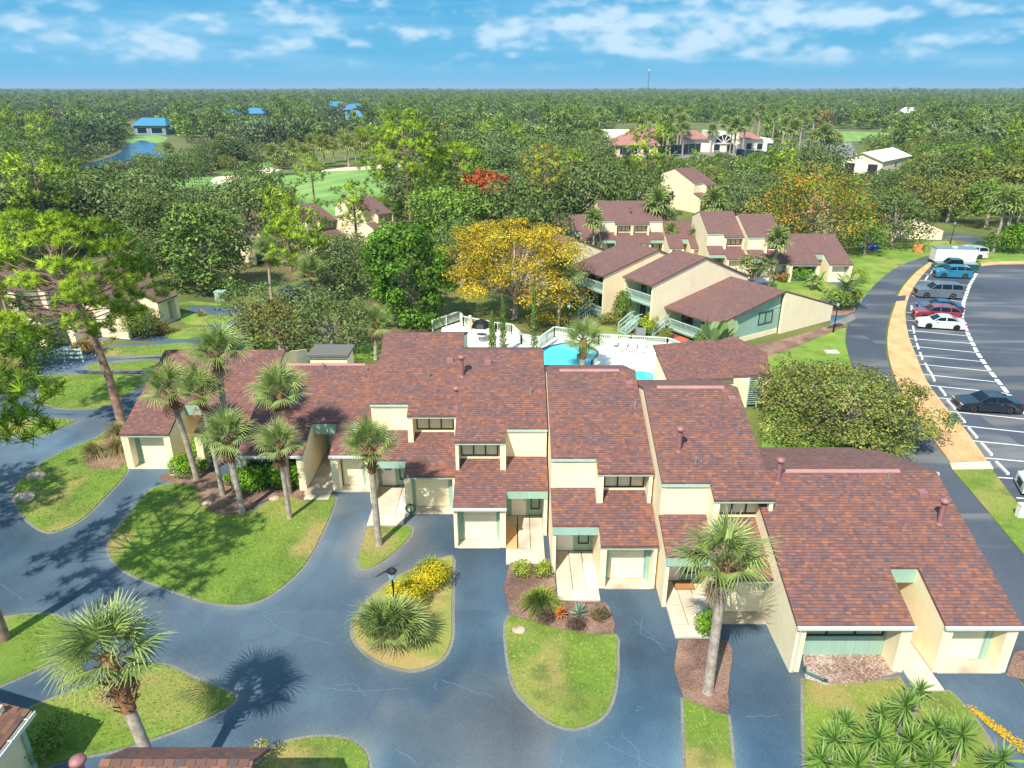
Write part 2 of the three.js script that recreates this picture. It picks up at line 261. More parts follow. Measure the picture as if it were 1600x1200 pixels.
lawn([[-0.09, -25.6], [0.86, -25.31], [2.25, -24.7], [4.46, -24.38], [4.4, -23.36], [4.26, -22.29], [3.86, -20.81], [3.4, -20.05], [2.75, -19.64], [2.14, -19.52], [1.44, -19.81], [0.74, -20.5], [0.2, -21.29], [-0.11, -22.63]]);
lawn([[6.69, -20.87], [7.39, -20.5], [8.18, -20.05], [8, -19.18], [7.57, -17.1], [7.28, -15.52], [5.62, -15.52], [6.36, -19.18]], { sharp: true });
lawn([[11.76, -21.88], [12.5, -21.55], [14.09, -21.68], [15.69, -21.95], [15.65, -21.22], [17.31, -21.22], [17.47, -20.05], [17.38, -18.36], [17.11, -15.96], [16.79, -14.9], [9.23, -14.9], [10.76, -19.18]], { sharp: true });
lawn([[-24.75, -24.7], [-23.48, -25.31], [-21.71, -25.69], [-20.65, -25.6], [-20.05, -25.31], [-19.02, -24.5], [-18.64, -23.36], [-19.23, -22.63], [-20.41, -21.55], [-21.68, -20.5]]);
lawn([[-18.59, -20.29], [-16.84, -21.55], [-15.54, -22.29], [-14.99, -22.6], [-14.25, -22.6], [-12.92, -21.95], [-11.68, -21.42], [-10.81, -20.9], [-11.05, -20.41], [-12.24, -19.55], [-13.52, -18.9], [-14.44, -18.52], [-15.49, -18.26], [-16.6, -17.85], [-17.67, -18.1], [-18.79, -19.46]]);
lawn([[-9.02, -17.97], [-8.66, -18.63], [-7.94, -18.96], [-7.04, -19.1], [-6.09, -19.01], [-5.43, -18.63], [-5.1, -18.1], [-4.97, -17.1], [-5.33, -15.52], [-7.86, -15.74]]);
lawn([[-41.11, -47.06], [-36.87, -46.3], [-32.49, -46.3], [-31.28, -45.88], [-31.69, -44.94], [-32.09, -43.75], [-35.04, -43.55], [-38.4, -43.36]]);
lawn([[-37.73, -52.37], [-38.39, -54.56], [-34.57, -54.84], [-30.6, -54.56], [-29.8, -53.31], [-30.03, -50.58], [-30.62, -48.42], [-34.14, -48.3], [-36.48, -50.33]]);
lawn([[-36.37, -57.06], [-33.88, -57.68], [-30.99, -58.15], [-30.14, -56.3], [-33.03, -56.01], [-35.74, -56.01]]);
lawn([[-37.05, -59.44], [-37.17, -61.29], [-33.7, -61.99], [-29.86, -62.7], [-28.78, -60.1], [-32.57, -59.6]]);
// the island with the palmetto
{ const q = curvy([[-3.12, -30.02], [-2.94, -28.47], [-2.75, -25.73], [-2.65, -24.11], [-2.94, -22.99], [-3.68, -22.46], [-4.19, -22.39], [-5.3, -22.74], [-6.3, -23.5], [-6.94, -24.5], [-6.96, -25.73], [-6.36, -27.28], [-5.47, -28.47], [-4.61, -29.08], [-3.86, -29.59]], 3);
  struct('soil_edge', new Geo().slab(grow(q, 0.15), 0.012, 0.02), M.soil); struct('sandy_island', new Geo().slab(q, 0.05, 0.06), std({ roughness: 1, bumpMap: grassBump, bumpScale: 0.03, map: grassTex(88, 2.4, 1.0) })); dustRing(q, 0.9); }
const bed = (name, pts, m = M.mulch, h = 0.06, k = 3) => struct(name, new Geo().slab(k ? curvy(pts, k) : pts, h, 0.1), m);
bed('mulch_bed', [[-27.43, -40.11], [-27.72, -42.32], [-27.87, -44.94], [-26.93, -44.14], [-24.52, -39.69], [-24.63, -39.03], [-25.67, -38.95], [-26.72, -39.28]]);
bed('mulch_bed', [[-21.53, -37.7], [-21.21, -38.63], [-20.8, -39.44], [-20.26, -39.61], [-16.53, -37.32], [-15.7, -38.08], [-12.46, -37.7], [-10.65, -36.79], [-10.49, -36.07], [-11.82, -35.3], [-13.47, -35.86], [-14.48, -34.96], [-15.36, -34.03], [-16.39, -33.9], [-17.61, -34.82], [-19.15, -36.94]], M.mulch, 0.07, 2);
bed('mulch_bed', [[-0.1, -29.49], [0.97, -29.91], [1.94, -29.7], [2.09, -27.75], [2.29, -26.6], [4.29, -26.46], [4.49, -25.73], [4.44, -24.42], [2.25, -24.74], [0.86, -25.31], [-0.06, -25.64]], M.mulch, 0.07, 2);
bed('mulch_bed', [[7.17, -24.03], [8.55, -24.03], [9.23, -23.99], [9.31, -23.43], [8.91, -22.29], [8.48, -21.12], [8.16, -20.08], [7.4, -20.53], [6.69, -20.9]], M.mulch, 0.07, 2);
bed('mulch_bed', [[12.18, -23.14], [12.59, -23.43], [15.97, -23.43], [15.77, -22.22], [14.09, -21.68], [12.5, -21.55], [11.81, -21.88]], std({ map: chips([[104, 76, 68], [158, 124, 108], [200, 180, 166], [226, 212, 200]], 123, 60), bumpMap: grassBump, bumpScale: 0.03, roughness: 1 }), 0.075, 0);
bed('mulch_bed', [[20.04, -22.08], [21.21, -23.36], [23.77, -24.11], [23.26, -21.95], [20.63, -21.88]], M.mulch, 0.02, 0);
// painted joints and cracks in the sealed asphalt
function crack(pts, w, m) { const g = new Geo(); for (let i = 0; i + 1 < pts.length; i++) { const [a, b] = pts[i], [c, d] = pts[i + 1], l = Math.hypot(c - a, d - b), nx = (d - b) / l * w, nz = -(c - a) / l * w; g.quad([a - nx, 0.004, b - nz], [a + nx, 0.004, b + nz], [c + nx, 0.004, d + nz], [c - nx, 0.004, d - nz]); } return g; }
function wobble(pts, seed, amp = 0.09) { const r = rand(seed), out = []; for (let i = 0; i + 1 < pts.length; i++) for (let k = 0; k < 7; k++) { const t = k / 7; out.push([pts[i][0] + (pts[i + 1][0] - pts[i][0]) * t + (r() - 0.5) * amp, pts[i][1] + (pts[i + 1][1] - pts[i][1]) * t + (r() - 0.5) * amp]); } out.push(pts[pts.length - 1]); return out; }
{ const light = new Geo(), darkG = new Geo(); let s = 500;
  const L = [[[-3.18, -22.22], [-2.84, -21.88], [-1.39, -21.22], [-0.2, -20.84]], [[3.2, -19.38], [3.48, -18.77], [4.33, -18.29], [5.36, -17.72]], [[4.49, -17.85], [4.55, -18.5], [4.31, -18.9], [4.05, -19.18], [4.07, -19.46]], [[-7.16, -21.61], [-6.33, -21.68], [-5.72, -21.03]], [[2, -19.18], [1.7, -18.1], [1.55, -17.47]], [[5.33, -25.52], [5.91, -24.7], [6.5, -23.43]], [[4.45, -20.29], [4.9, -20.35]], [[-11.3, -25.73], [-10.13, -24.7], [-8.9, -24.3], [-7.39, -23.8], [-6.95, -23.65]], [[-10.73, -23.14], [-9.77, -22.63]], [[-24.63, -27.89], [-22.58, -26.6], [-21.71, -26.16]], [[-3.1, -21.95], [-3.04, -21.29]], [[-19.13, -23.73], [-19.77, -22.99], [-20.95, -22.36]], [[4.41, -20.35], [4.58, -20.65], [5.04, -20.41]], [[5.91, -25.52], [5.59, -24.5], [6.56, -23.73]], [[8.49, -20.05], [9.71, -20.05], [10.96, -20.16]], [[17.89, -18.1], [18.07, -19.46], [17.81, -19.81]], [[-7.63, -21.45], [-6.07, -21.29], [-4.07, -21.45]], [[-13.84, -27.05], [-11.01, -25.73], [-9.66, -26.07]], [[-5.03, -18.36], [-4.16, -18.63], [-3.39, -18.05]]];
  for (const p of L) light.add(crack(wobble(p, s++), 0.009, 0).build());
  for (const p of [[[-4.74, -22.05], [-5.23, -20.81], [-5.63, -19.69], [-5.65, -19.18]], [[-10.13, -24.7], [-11.06, -24.11], [-11.82, -23.92]], [[-10.32, -23.54], [-8.24, -23.92]], [[-2.93, -26.16], [-1.17, -25.94], [-0.15, -26.16]]]) darkG.add(crack(wobble(p, s++), 0.012, 0).build());
  struct('road_crack', light, M.crack); struct('road_joint', darkG, M.seal); }
// the service road, gravel strip and parking lot on the right
const roadL = [[20.5, -6], [20.5, -14], [20.5, -22], [20.6, -30], [21.5, -38], ...[[27.62, -42.79], [28, -47.96], [28.36, -52.9], [29.57, -57.99], [31.73, -63.99], [34.15, -68.97], [38.88, -76.69], [45.13, -85.78], [51.85, -93.98], [57.54, -99.03], [62.34, -101.97], [66.18, -104.62], [69.25, -107.39], [70.58, -111.31], [69.63, -114.42], [68.88, -116.04]]];
const roadR = [[70.42, -117.7], [73.15, -116.59], [74.33, -113.37], [72.46, -108.35], [68.48, -103.72], [64.15, -101.12], [59.83, -98.63], [56.94, -96.25], [51.35, -89.71], [45.91, -82.15], [41.38, -74.68], [36.97, -66.9], [34.19, -61.29], [32.17, -56.45], [30.71, -52.24], [28.94, -45.25], [27.91, -39.94], [27.04, -34.82], [26.11, -30.12], [25.14, -23.73]];
struct('service_road', new Geo().slab([...curvyOpen(roadL), ...curvyOpen(roadR)], 0.005, 0.02), M.asphaltLot);
function curvyOpen(p) { return new THREE.CatmullRomCurve3(p.map((q) => V(q[0], 0, q[1])), false, 'centripetal').getPoints(p.length * 3).map((q) => [q.x, q.z]); }
struct('gravel_strip', new Geo().slab([...curvyOpen([[57.11, -96.25], [51.16, -89.03], [45.62, -81.29], [41.35, -74.19], [37.16, -66.9], [34.36, -61.29], [32.33, -56.45], [30.87, -52.24], [29.07, -45.25], [27.91, -39.94]]), ...curvyOpen([[30.31, -39.94], [31.69, -44.94], [32.54, -49.12], [33.9, -54], [35.85, -59.11], [37.75, -63.99], [40.48, -70.05], [43.17, -75.17], [47.5, -82.15], [51.87, -88.36], [57.81, -96.25]])], 0.06, 0.08), M.gravel);
struct('parking_lot', new Geo().slab([...curvyOpen([[57.6, -95.86], [51.87, -88.36], [47.43, -82.15], [43.03, -75.17], [40.35, -70.05], [37.62, -63.99], [35.74, -59.11], [33.8, -54], [32.45, -49.12], [31.6, -44.94], [30.31, -39.94], [28.71, -34.03], [27.68, -27.05]]), ...[[33.09, -27.05], [67.75, -58.79], [86.78, -85.78], [81.42, -93.98], [73.04, -95.48], [65.85, -95.1], [62.57, -93.98]]], 0.003, 0.02), M.asphaltLot);
struct('concrete_strip', new Geo().slab([[27.77, -39.77], [30.44, -39.94], [30.06, -38.95], [27.46, -38.87]], 0.07, 0.1), M.concrete);
const vergeArea = [[27.46, -38.87], [29.98, -38.95], [29.31, -36.36], [28.63, -33.64], [27.62, -29.49], [26.67, -25.73], [25.14, -23.73], [25.71, -26.82], [26.11, -30.12], [26.44, -32.16], [26.8, -34.42], [27.13, -36.5]];
struct('verge', new Geo().slab(vergeArea, 0.055, 0.08), M.lawn); lawnAreas.push(vergeArea);
struct('verge', new Geo().slab([[66.64, -107.39], [70.89, -109.32], [76.08, -111.31], [85.53, -113.37], [112, -113.37], [89.15, -88.36], [73.85, -96.64], [66.33, -95.86], [63.74, -95.48], [63.18, -99.44]], 0.02, 0.05), M.lawnFar);
struct('kerb_strip', new Geo().slab(curvyOpen([[63.74, -95.48], [66.57, -96.25], [74.13, -97.03]]).concat([[73.04, -95.48], [65.73, -94.91], [62.82, -93.98]]), 0.1, 0.12), M.gravel);
struct('lot_opening', new Geo().slab([[43.78, -78.79], [45.3, -79.33], [44.06, -77.2], [42.59, -76.69]], 0.075, 0.1), M.asphaltLot);
// lawns round the back buildings
struct('lawn', new Geo().slab([[17.59, -54.99], [18.91, -58.79], [20.34, -60.77], [25.39, -63.25], [31.6, -66.9], [33.25, -67.51], [31.21, -63.06], [29.23, -57.21], [28.06, -52.24], [27.53, -47.96], [20.47, -40.11], [16.53, -41.86], [18.75, -47.96], [21.4, -52.9]], 0.0, 0.04), M.lawnFar);
struct('lawn', new Geo().slab([[33.53, -85.78], [41.81, -85.78], [38.53, -75.92], [45.13, -85.78], [51.85, -93.98], [57.76, -99.44], [67.52, -106.92], [69.08, -111.31], [63.54, -110.3], [51.13, -106.92], [44.36, -92.51]], 0.0, 0.04), M.lawnFar);
struct('lawn', new Geo().slab(curvy([[32.54, -87.05], [35.09, -89.03], [38.66, -85.78], [38.95, -82.74], [36.77, -79.33], [33.37, -77.2], [30.52, -79.33], [30.74, -83.33]], 3), 0.03, 0.05), M.lawnFar);
struct('drive', new Geo().slab([[31.01, -89.03], [33.98, -87.05], [31.33, -83.93], [30.33, -78.79], [32.76, -76.17], [38.98, -79.33], [39.11, -77.2], [34.88, -70.05], [32.46, -68.97], [32.18, -73.23], [31.02, -75.67], [28.68, -79.33], [28.8, -85.78]], 0.012, 0.03), M.asphalt);
struct('drive', new Geo().slab([[38.5, -85.78], [41.81, -85.78], [39.81, -79.88], [37.5, -79.33]], 0.014, 0.03), M.asphalt);
struct('lawn', new Geo().slab(curvy([[7.27, -66.9], [9.61, -67.92], [11.24, -63.99], [10.74, -63.43], [7.94, -64.36]], 3), 0.0, 0.04), M.lawnFar);
struct('mulch_bed', new Geo().slab([[-10.53, -70.05], [-2.87, -77.2], [6.97, -74.68], [12.98, -68.97], [16.22, -65.9], [17.5, -58.79], [14.64, -61.29], [8, -64.93], [4.42, -66.9], [-2.52, -66.69], [-7.01, -67.51]], -0.012, 0.03), std({ map: grassTex(86, 2.0, 0.72), roughness: 1 }));
bed('bark_bed', [[19.34, -65.9], [20.49, -61.29], [25.83, -63.99], [33.11, -68.97], [33.81, -68.33], [24.99, -60.77], [18.67, -56.91], [17.14, -59.6]], M.mulch, 0.02, 0);
bed('bark_bed', [[14.97, -65.9], [16.51, -66.69], [17.11, -64.36], [15.37, -62.52], [14.71, -63.99]], M.redMulch, 0.02, 2);
bed('bark_bed', [[33.58, -74.68], [38.04, -77.2], [37.26, -74.19], [35.34, -71.84], [33.38, -71.84]], M.mulch, 0.03, 2);
struct('path', new Geo().slab(curvyOpen([[11.54, -65.9], [12.16, -63.99], [14.74, -64.74], [16.43, -66.9]]).concat([[16.63, -65.51], [14.44, -63.25], [11.94, -62.7], [11.12, -64.36]]), 0.02, 0.04), M.soil);
struct('path', new Geo().slab([[32.46, -68.97], [36.08, -72.3], [35.61, -70.49], [32.49, -67.51], [31.05, -67.1]], 0.02, 0.03), M.soil);
// the lanes and lawns of the court on the far left
struct('lane', new Geo().slab([[-51.57, -52.9], [-39.8, -56.45], [-38.29, -63.99], [-32.41, -63.06], [-29.63, -63.61], [-28.94, -64.93], [-27.26, -71.84], [-28.91, -74.68], [-35.04, -75.17], [-34.82, -73], [-32.49, -72.3], [-28.78, -71.38], [-31.19, -65.9], [-32.1, -65.12], [-39.09, -65.51], [-45.17, -58.79], [-54.52, -56.45]], -0.008, 0.02), M.asphalt);
struct('lawn', new Geo().slab([[-39.24, -75.17], [-35.88, -77.2], [-27.87, -74.68], [-23.69, -70.05], [-21.66, -61.29], [-29.06, -60.77], [-28.71, -64.36], [-26.91, -71.38], [-29, -74.92], [-35.25, -75.67]], -0.004, 0.02), M.lawnFar);
struct('lawn', new Geo().slab(curvy([[-34.66, -72.3], [-31.63, -71.84], [-28.49, -70.93], [-29.46, -68.76], [-32.2, -68.33], [-34.09, -70.05]], 3), 0.03, 0.05), M.lawnFar);
struct('lawn', new Geo().slab(curvy([[-33.46, -65.12], [-31.85, -67.51], [-27.88, -67.1], [-27.92, -65.51], [-29.94, -64.36], [-32.21, -63.99]], 3), 0.03, 0.05), M.lawnFar);
struct('lawn', new Geo().slab([[-18.07, -58.79], [-11.86, -58.79], [-6.08, -63.99], [-6.95, -66.9], [-14.22, -62.17], [-18.6, -60.77]], -0.01, 0.02), M.lawnFar);
// pool terrace
const terrace = [[-6.97, -67.1], [-4.9, -69.4], [-1.58, -66.69], [2.31, -63.99], [4.25, -66.1], [8.23, -64.17], [14.45, -62.7], [16.12, -60.6], [17.45, -58.15], [13.81, -54.28], [12.34, -47.96], [1.42, -47.96], [-5.93, -55.71]];
struct('pool_deck', new Geo().slab(terrace, 0.12, 0.2), M.deck);
const pool = curvy([[1.55, -52.9], [2.19, -60.1], [3.65, -61.64], [5.48, -62.52], [7.55, -60.77], [7.64, -59.44], [6.96, -57.83], [5.93, -52.9]], 3);
struct('pool_water', new Geo().slab(pool, 0.135, 0.01), M.water);
struct('pool_water', new Geo().slab(curvy([[9.22, -54.28], [10.73, -55.42], [11.78, -54.7], [11.55, -52.9], [10.05, -51.33], [8.91, -52.11]], 3), 0.135, 0.01), M.water);
{ const rim = new Geo(), c = [...pool, pool[0]].map((p) => [p[0], 0.15, p[1]]); rim.tube(c, 0.1, 6, false); struct('pool_rim', rim, std({ color: 0x4a5866 })); }
// golf course and lake far off
for (const [pts, y] of [[[[-40.06, -129.35], [-52.95, -167.82], [-62.23, -204.8], [-52.12, -214.83], [-31.77, -229.76], [-20.19, -233.81], [-19.13, -200.11], [-23.53, -167.82], [-26.06, -140.17], [-28.95, -124.82]], 0.05], [[[-80.66, -140.17], [-94.05, -179.46], [-81.74, -200.11], [-78.71, -246.82], [-77.15, -263.89], [-69.17, -222.05], [-58, -179.46], [-59.92, -162.52], [-58.98, -132.78], [-69.06, -129.35]], 0.06], [[[0, -418.74], [6.38, -502.79], [20.54, -485.14], [16.1, -378.27], [3.05, -358.4]], 0.2], [[[134.73, -332.14], [166.78, -400.4], [185.71, -412.45], [199.67, -394.63], [173.55, -344.78], [150.33, -332.14]], 0.2], [[[-92.08, -129.35], [-104.73, -148.37], [-95.85, -155.61], [-79.42, -140.17], [-78.67, -126.08]], 0.05]]) struct('fairway', new Geo().slab(curvy(pts, 4), y, 0.1), M.fairway);
for (const pts of [[[-54.98, -211.38], [-49.96, -222.05], [-41.7, -229.76], [-35.3, -256.3], [-26.21, -277.54], [-22.69, -263.89], [-29.26, -242.33], [-34.59, -222.05], [-44.67, -214.83]], [[-77.23, -188.57], [-78.56, -198.6], [-73.38, -198.6], [-70.33, -188.57], [-73.07, -181.98]], [[-74.23, -211.38], [-71.09, -222.05], [-67.01, -214.83], [-69.35, -204.8]], [[-30.74, -222.05], [-26.25, -233.81], [-21.84, -229.76], [-26.06, -214.83]]]) struct('sand_bunker', new Geo().slab(curvy(pts, 4), 0.12, 0.1), M.sand);
struct('lake', new Geo().slab(curvy([[-117.45, -192.74], [-131.04, -222.05], [-135.85, -242.33], [-143.66, -271.92], [-168.77, -332.14], [-173.5, -358.4], [-150.27, -316.63], [-131.04, -277.54], [-114.27, -283.39], [-103.69, -256.3], [-112.44, -242.33], [-114.76, -229.76], [-113.8, -204.8], [-110.97, -187.21]], 4), 0.04, 0.05), M.lake);
struct('shore', new Geo().slab(curvy([[-184.5, -358.4], [-182.78, -383.57], [-164.34, -358.4], [-153.76, -324.21], [-170.61, -344.78], [-164.57, -324.21]], 3), 0.06, 0.05), M.fairway);
// parking lines and stops
{ const g = new Geo(), lines = [[[38.89, -66.69], [43.96, -64.93]], [[37.84, -64.17], [43.11, -62.7]], [[36.95, -61.99], [41.94, -60.27]], [[36, -59.6], [41.01, -57.99]], [[35.16, -57.37], [40.27, -55.71]], [[34.22, -54.99], [39.4, -53.31]], [[33.38, -52.64], [38.71, -50.95]], [[32.61, -50.21], [37.89, -48.42]], [[32, -47.73], [37.35, -46.2]], [[31.35, -45.35], [36.73, -43.84]], [[30.8, -42.98], [36.12, -41.68]], [[30.23, -40.54], [35.54, -39.44]], [[29.78, -38], [34.93, -37.24]], [[29.34, -35.65], [34.35, -34.82]], [[45.96, -79.33], [50.43, -76.69]], [[40.48, -70.05], [44.96, -68.13]], [[41.93, -72.76], [46.59, -70.93]], [[48.34, -82.74], [52.79, -80.44]], [[50.59, -86.41], [55.31, -83.93]], [[52.91, -89.71], [57.57, -87.05]], [[55.09, -92.51], [59.85, -90.05]]];
  for (const [a, b] of lines) { const l = Math.hypot(b[0] - a[0], b[1] - a[1]), nx = (b[1] - a[1]) / l * 0.06, nz = -(b[0] - a[0]) / l * 0.06; g.quad([a[0] - nx, 0.008, a[1] - nz], [a[0] + nx, 0.008, a[1] + nz], [b[0] + nx, 0.008, b[1] + nz], [b[0] - nx, 0.008, b[1] - nz]); }
  const ends = [[59.85, -90.05], [55.31, -83.93], [50.36, -76.69], [46.53, -70.49], [43.96, -64.93], [41.94, -60.27], [40.27, -55.71], [38.71, -50.95], [37.35, -46.2], [36.12, -41.68], [34.93, -37.24], [34.04, -33.51]];
  for (let i = 0; i + 1 < ends.length; i++) { const [a, b] = ends[i], [c, d] = ends[i + 1], L = Math.hypot(c - a, d - b), n = Math.round(L / 1.5), w = 0.17; for (let k = 0; k < n; k++) { const t0 = (k + 0.12) / n, t1 = (k + 0.86) / n, nx = (d - b) / L * w, nz = -(c - a) / L * w, P = (t, s) => [a + (c - a) * t + nx * s, 0.009, b + (d - b) * t + nz * s]; g.quad(P(t0, -1), P(t0, 1), P(t1, 1), P(t1, -1)); } }
  struct('parking_line', g, M.paint); }

// ---------------------------------------------------------------- houses
const SL = 0.375;
function fitter(root, W, mirror) {                                  // adds parts in a frame that a mirrored plan turns round
  const X = (x) => mirror ? W - x : x;
  const bx = (g, x0, x1, y0, y1, z0, z1) => { const a = X(x0), b = X(x1); return g.box(Math.min(a, b), Math.max(a, b), y0, y1, Math.min(z0, z1), Math.max(z0, z1)); };
  return { X, bx, px: (g, x0, x1, zy) => { const a = X(x0), b = X(x1); return g.prismX(Math.min(a, b), Math.max(a, b), zy); }, sl: (g, pts, h, t) => g.slab(pts.map(([x, z]) => [X(x), z]), (x, z) => h(z), t),
    box: (name, m, ...l) => { for (const b of l) part(root, name, bx(new Geo(), ...b), m); } };
}
function windowAt(root, F, x0, x1, y0, y1, z, opt = {}) {            // z is the wall's face; the frame stands 3 cm proud
  const g = new Geo(), t = 0.06, n = opt.panes ?? 3;
  F.bx(g, x0, x1, y0, y0 + t, z - 0.08, z + 0.03); F.bx(g, x0, x1, y1 - t, y1, z - 0.08, z + 0.03);
  for (let i = 0; i <= n; i++) { const x = x0 + (x1 - x0 - t) * i / n; F.bx(g, x, x + t, y0 + t, y1 - t, z - 0.08, z + 0.03); }
  const w = part(root, 'window', g, opt.frame ?? M.bronze);
  for (let i = 0; i < n; i++) { const a = x0 + t + (x1 - x0 - t) * i / n, b = x0 + (x1 - x0 - t) * (i + 1) / n; const p = new Geo(); F.bx(p, a, b, y0 + t, y1 - t, z - 0.035, z - 0.025); part(w, 'pane', p, M.glass); }
  const k = 44;                                      // hanging curtain with folds, parted in the middle
  const open = opt.open ?? 0.28, mid = (x0 + x1) / 2;
  for (const [a, b] of [[x0 + 0.04, mid - (x1 - x0) * open / 2], [mid + (x1 - x0) * open / 2, x1 - 0.04]]) { const c = new Geo(); for (let i = 0; i < k / 2; i++) { const q = (s) => [F.X(a + (b - a) * s / (k / 2)), z - 0.14 + 0.03 * Math.sin(s * 2.2)]; const [p, r] = q(i), [u, v] = q(i + 1); c.quad([p, y0, r], [u, y0, v], [u, y1, v], [p, y1, r]); } part(w, 'curtain', c, M.curtain); }
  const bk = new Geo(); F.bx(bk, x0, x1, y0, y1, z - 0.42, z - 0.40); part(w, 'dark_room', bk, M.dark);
  return w;
}
function garageDoor(root, F, x0, x1, z, y1 = 2.1) {
  const fr = new Geo(); F.bx(fr, x0 - 0.07, x0, 0.04, y1 + 0.07, z - 0.06, z + 0.02); F.bx(fr, x1, x1 + 0.07, 0.04, y1 + 0.07, z - 0.06, z + 0.02); F.bx(fr, x0, x1, y1, y1 + 0.07, z - 0.06, z + 0.02);
  const d = part(root, 'garage_door', fr, M.trim), n = 4, h = (y1 - 0.05) / n;
  for (let i = 0; i < n; i++) { const g = new Geo(); F.bx(g, x0, x1, 0.05 + i * h + 0.008, 0.05 + (i + 1) * h - 0.008, z - 0.05, z); for (let r = 0; r < 3; r++) F.bx(g, x0 + 0.02, x1 - 0.02, 0.05 + i * h + 0.05 + r * h / 3, 0.05 + i * h + 0.05 + r * h / 3 + h / 3 - 0.045, z, z + 0.012); part(d, 'panel', g, M.garage); }
  const bk = new Geo(); F.bx(bk, x0, x1, 0.05, y1, z - 0.09, z - 0.07); part(d, 'backing', bk, M.trimDark); return d;
}
function doorAt(root, F, x0, x1, z, m = M.white, lite) {
  const fr = new Geo(); F.bx(fr, x0 - 0.08, x0, 0.1, 2.2, z - 0.04, z + 0.05); F.bx(fr, x1, x1 + 0.08, 0.1, 2.2, z - 0.04, z + 0.05); F.bx(fr, x0, x1, 2.12, 2.2, z - 0.04, z + 0.05);
  const d = part(root, 'door', fr, M.sage); const l = new Geo(); F.bx(l, x0, x1, 0.1, 2.12, z + 0.005, z + 0.03); part(d, 'door_leaf', l, m);
  if (lite) { const p = new Geo(); F.bx(p, x0 + 0.2, x1 - 0.2, 1.15, 1.9, z + 0.031, z + 0.045); part(d, 'pane', p, lite); }
  const h = new Geo(); F.bx(h, x0 + 0.06, x0 + 0.12, 1.02, 1.1, z + 0.03, z + 0.09); part(d, 'handle', h, M.steel); return d;
}
function flue(root, x, y, z, h = 1.0) { const g = new Geo().soft(); g.cyl(x, z, y - 0.1, y + 0.02, 0.2, 0.14); g.cyl(x, z, y, y + h, 0.115); const f = part(root, 'flue', g, M.flue); const c = new Geo().soft(); c.tube([[x, y + h + 0.02, z], [x, y + h + 0.1, z], [x, y + h + 0.2, z], [x, y + h + 0.25, z]], [0.17, 0.23, 0.2, 0.06], 14); part(f, 'cap', c, M.flue); }
function ventPipe(root, x, y, z) { part(root, 'vent_pipe', new Geo().soft().cyl(x, z, y - 0.1, y + 0.35, 0.05), M.steel); }
function roofVent(root, x, y, z) { part(root, 'roof_vent', new Geo().loft([[x - 0.22, z - 0.2], [x + 0.22, z - 0.2], [x + 0.22, z + 0.2], [x - 0.22, z + 0.2]], (i) => [[x - 0.19, y + 0.17, z - 0.16], [x + 0.19, y + 0.17, z - 0.16], [x + 0.19, y + 0.13, z + 0.16], [x - 0.19, y + 0.13, z + 0.16]][i], (i) => [[x - 0.22, y - 0.05, z - 0.2], [x + 0.22, y - 0.05, z - 0.2], [x + 0.22, y - 0.15, z + 0.2], [x - 0.22, y - 0.15, z + 0.2]][i]), M.flue); }
function ridgeVent(root, F, x0, x1, y, z) { const g = new Geo(); F.px(g, x0, x1, [[z + 0.16, y - 0.03], [z + 0.02, y + 0.07], [z - 0.02, y + 0.07], [z - 0.16, y - 0.02]]); part(root, 'ridge_vent', g, M.ridge); }

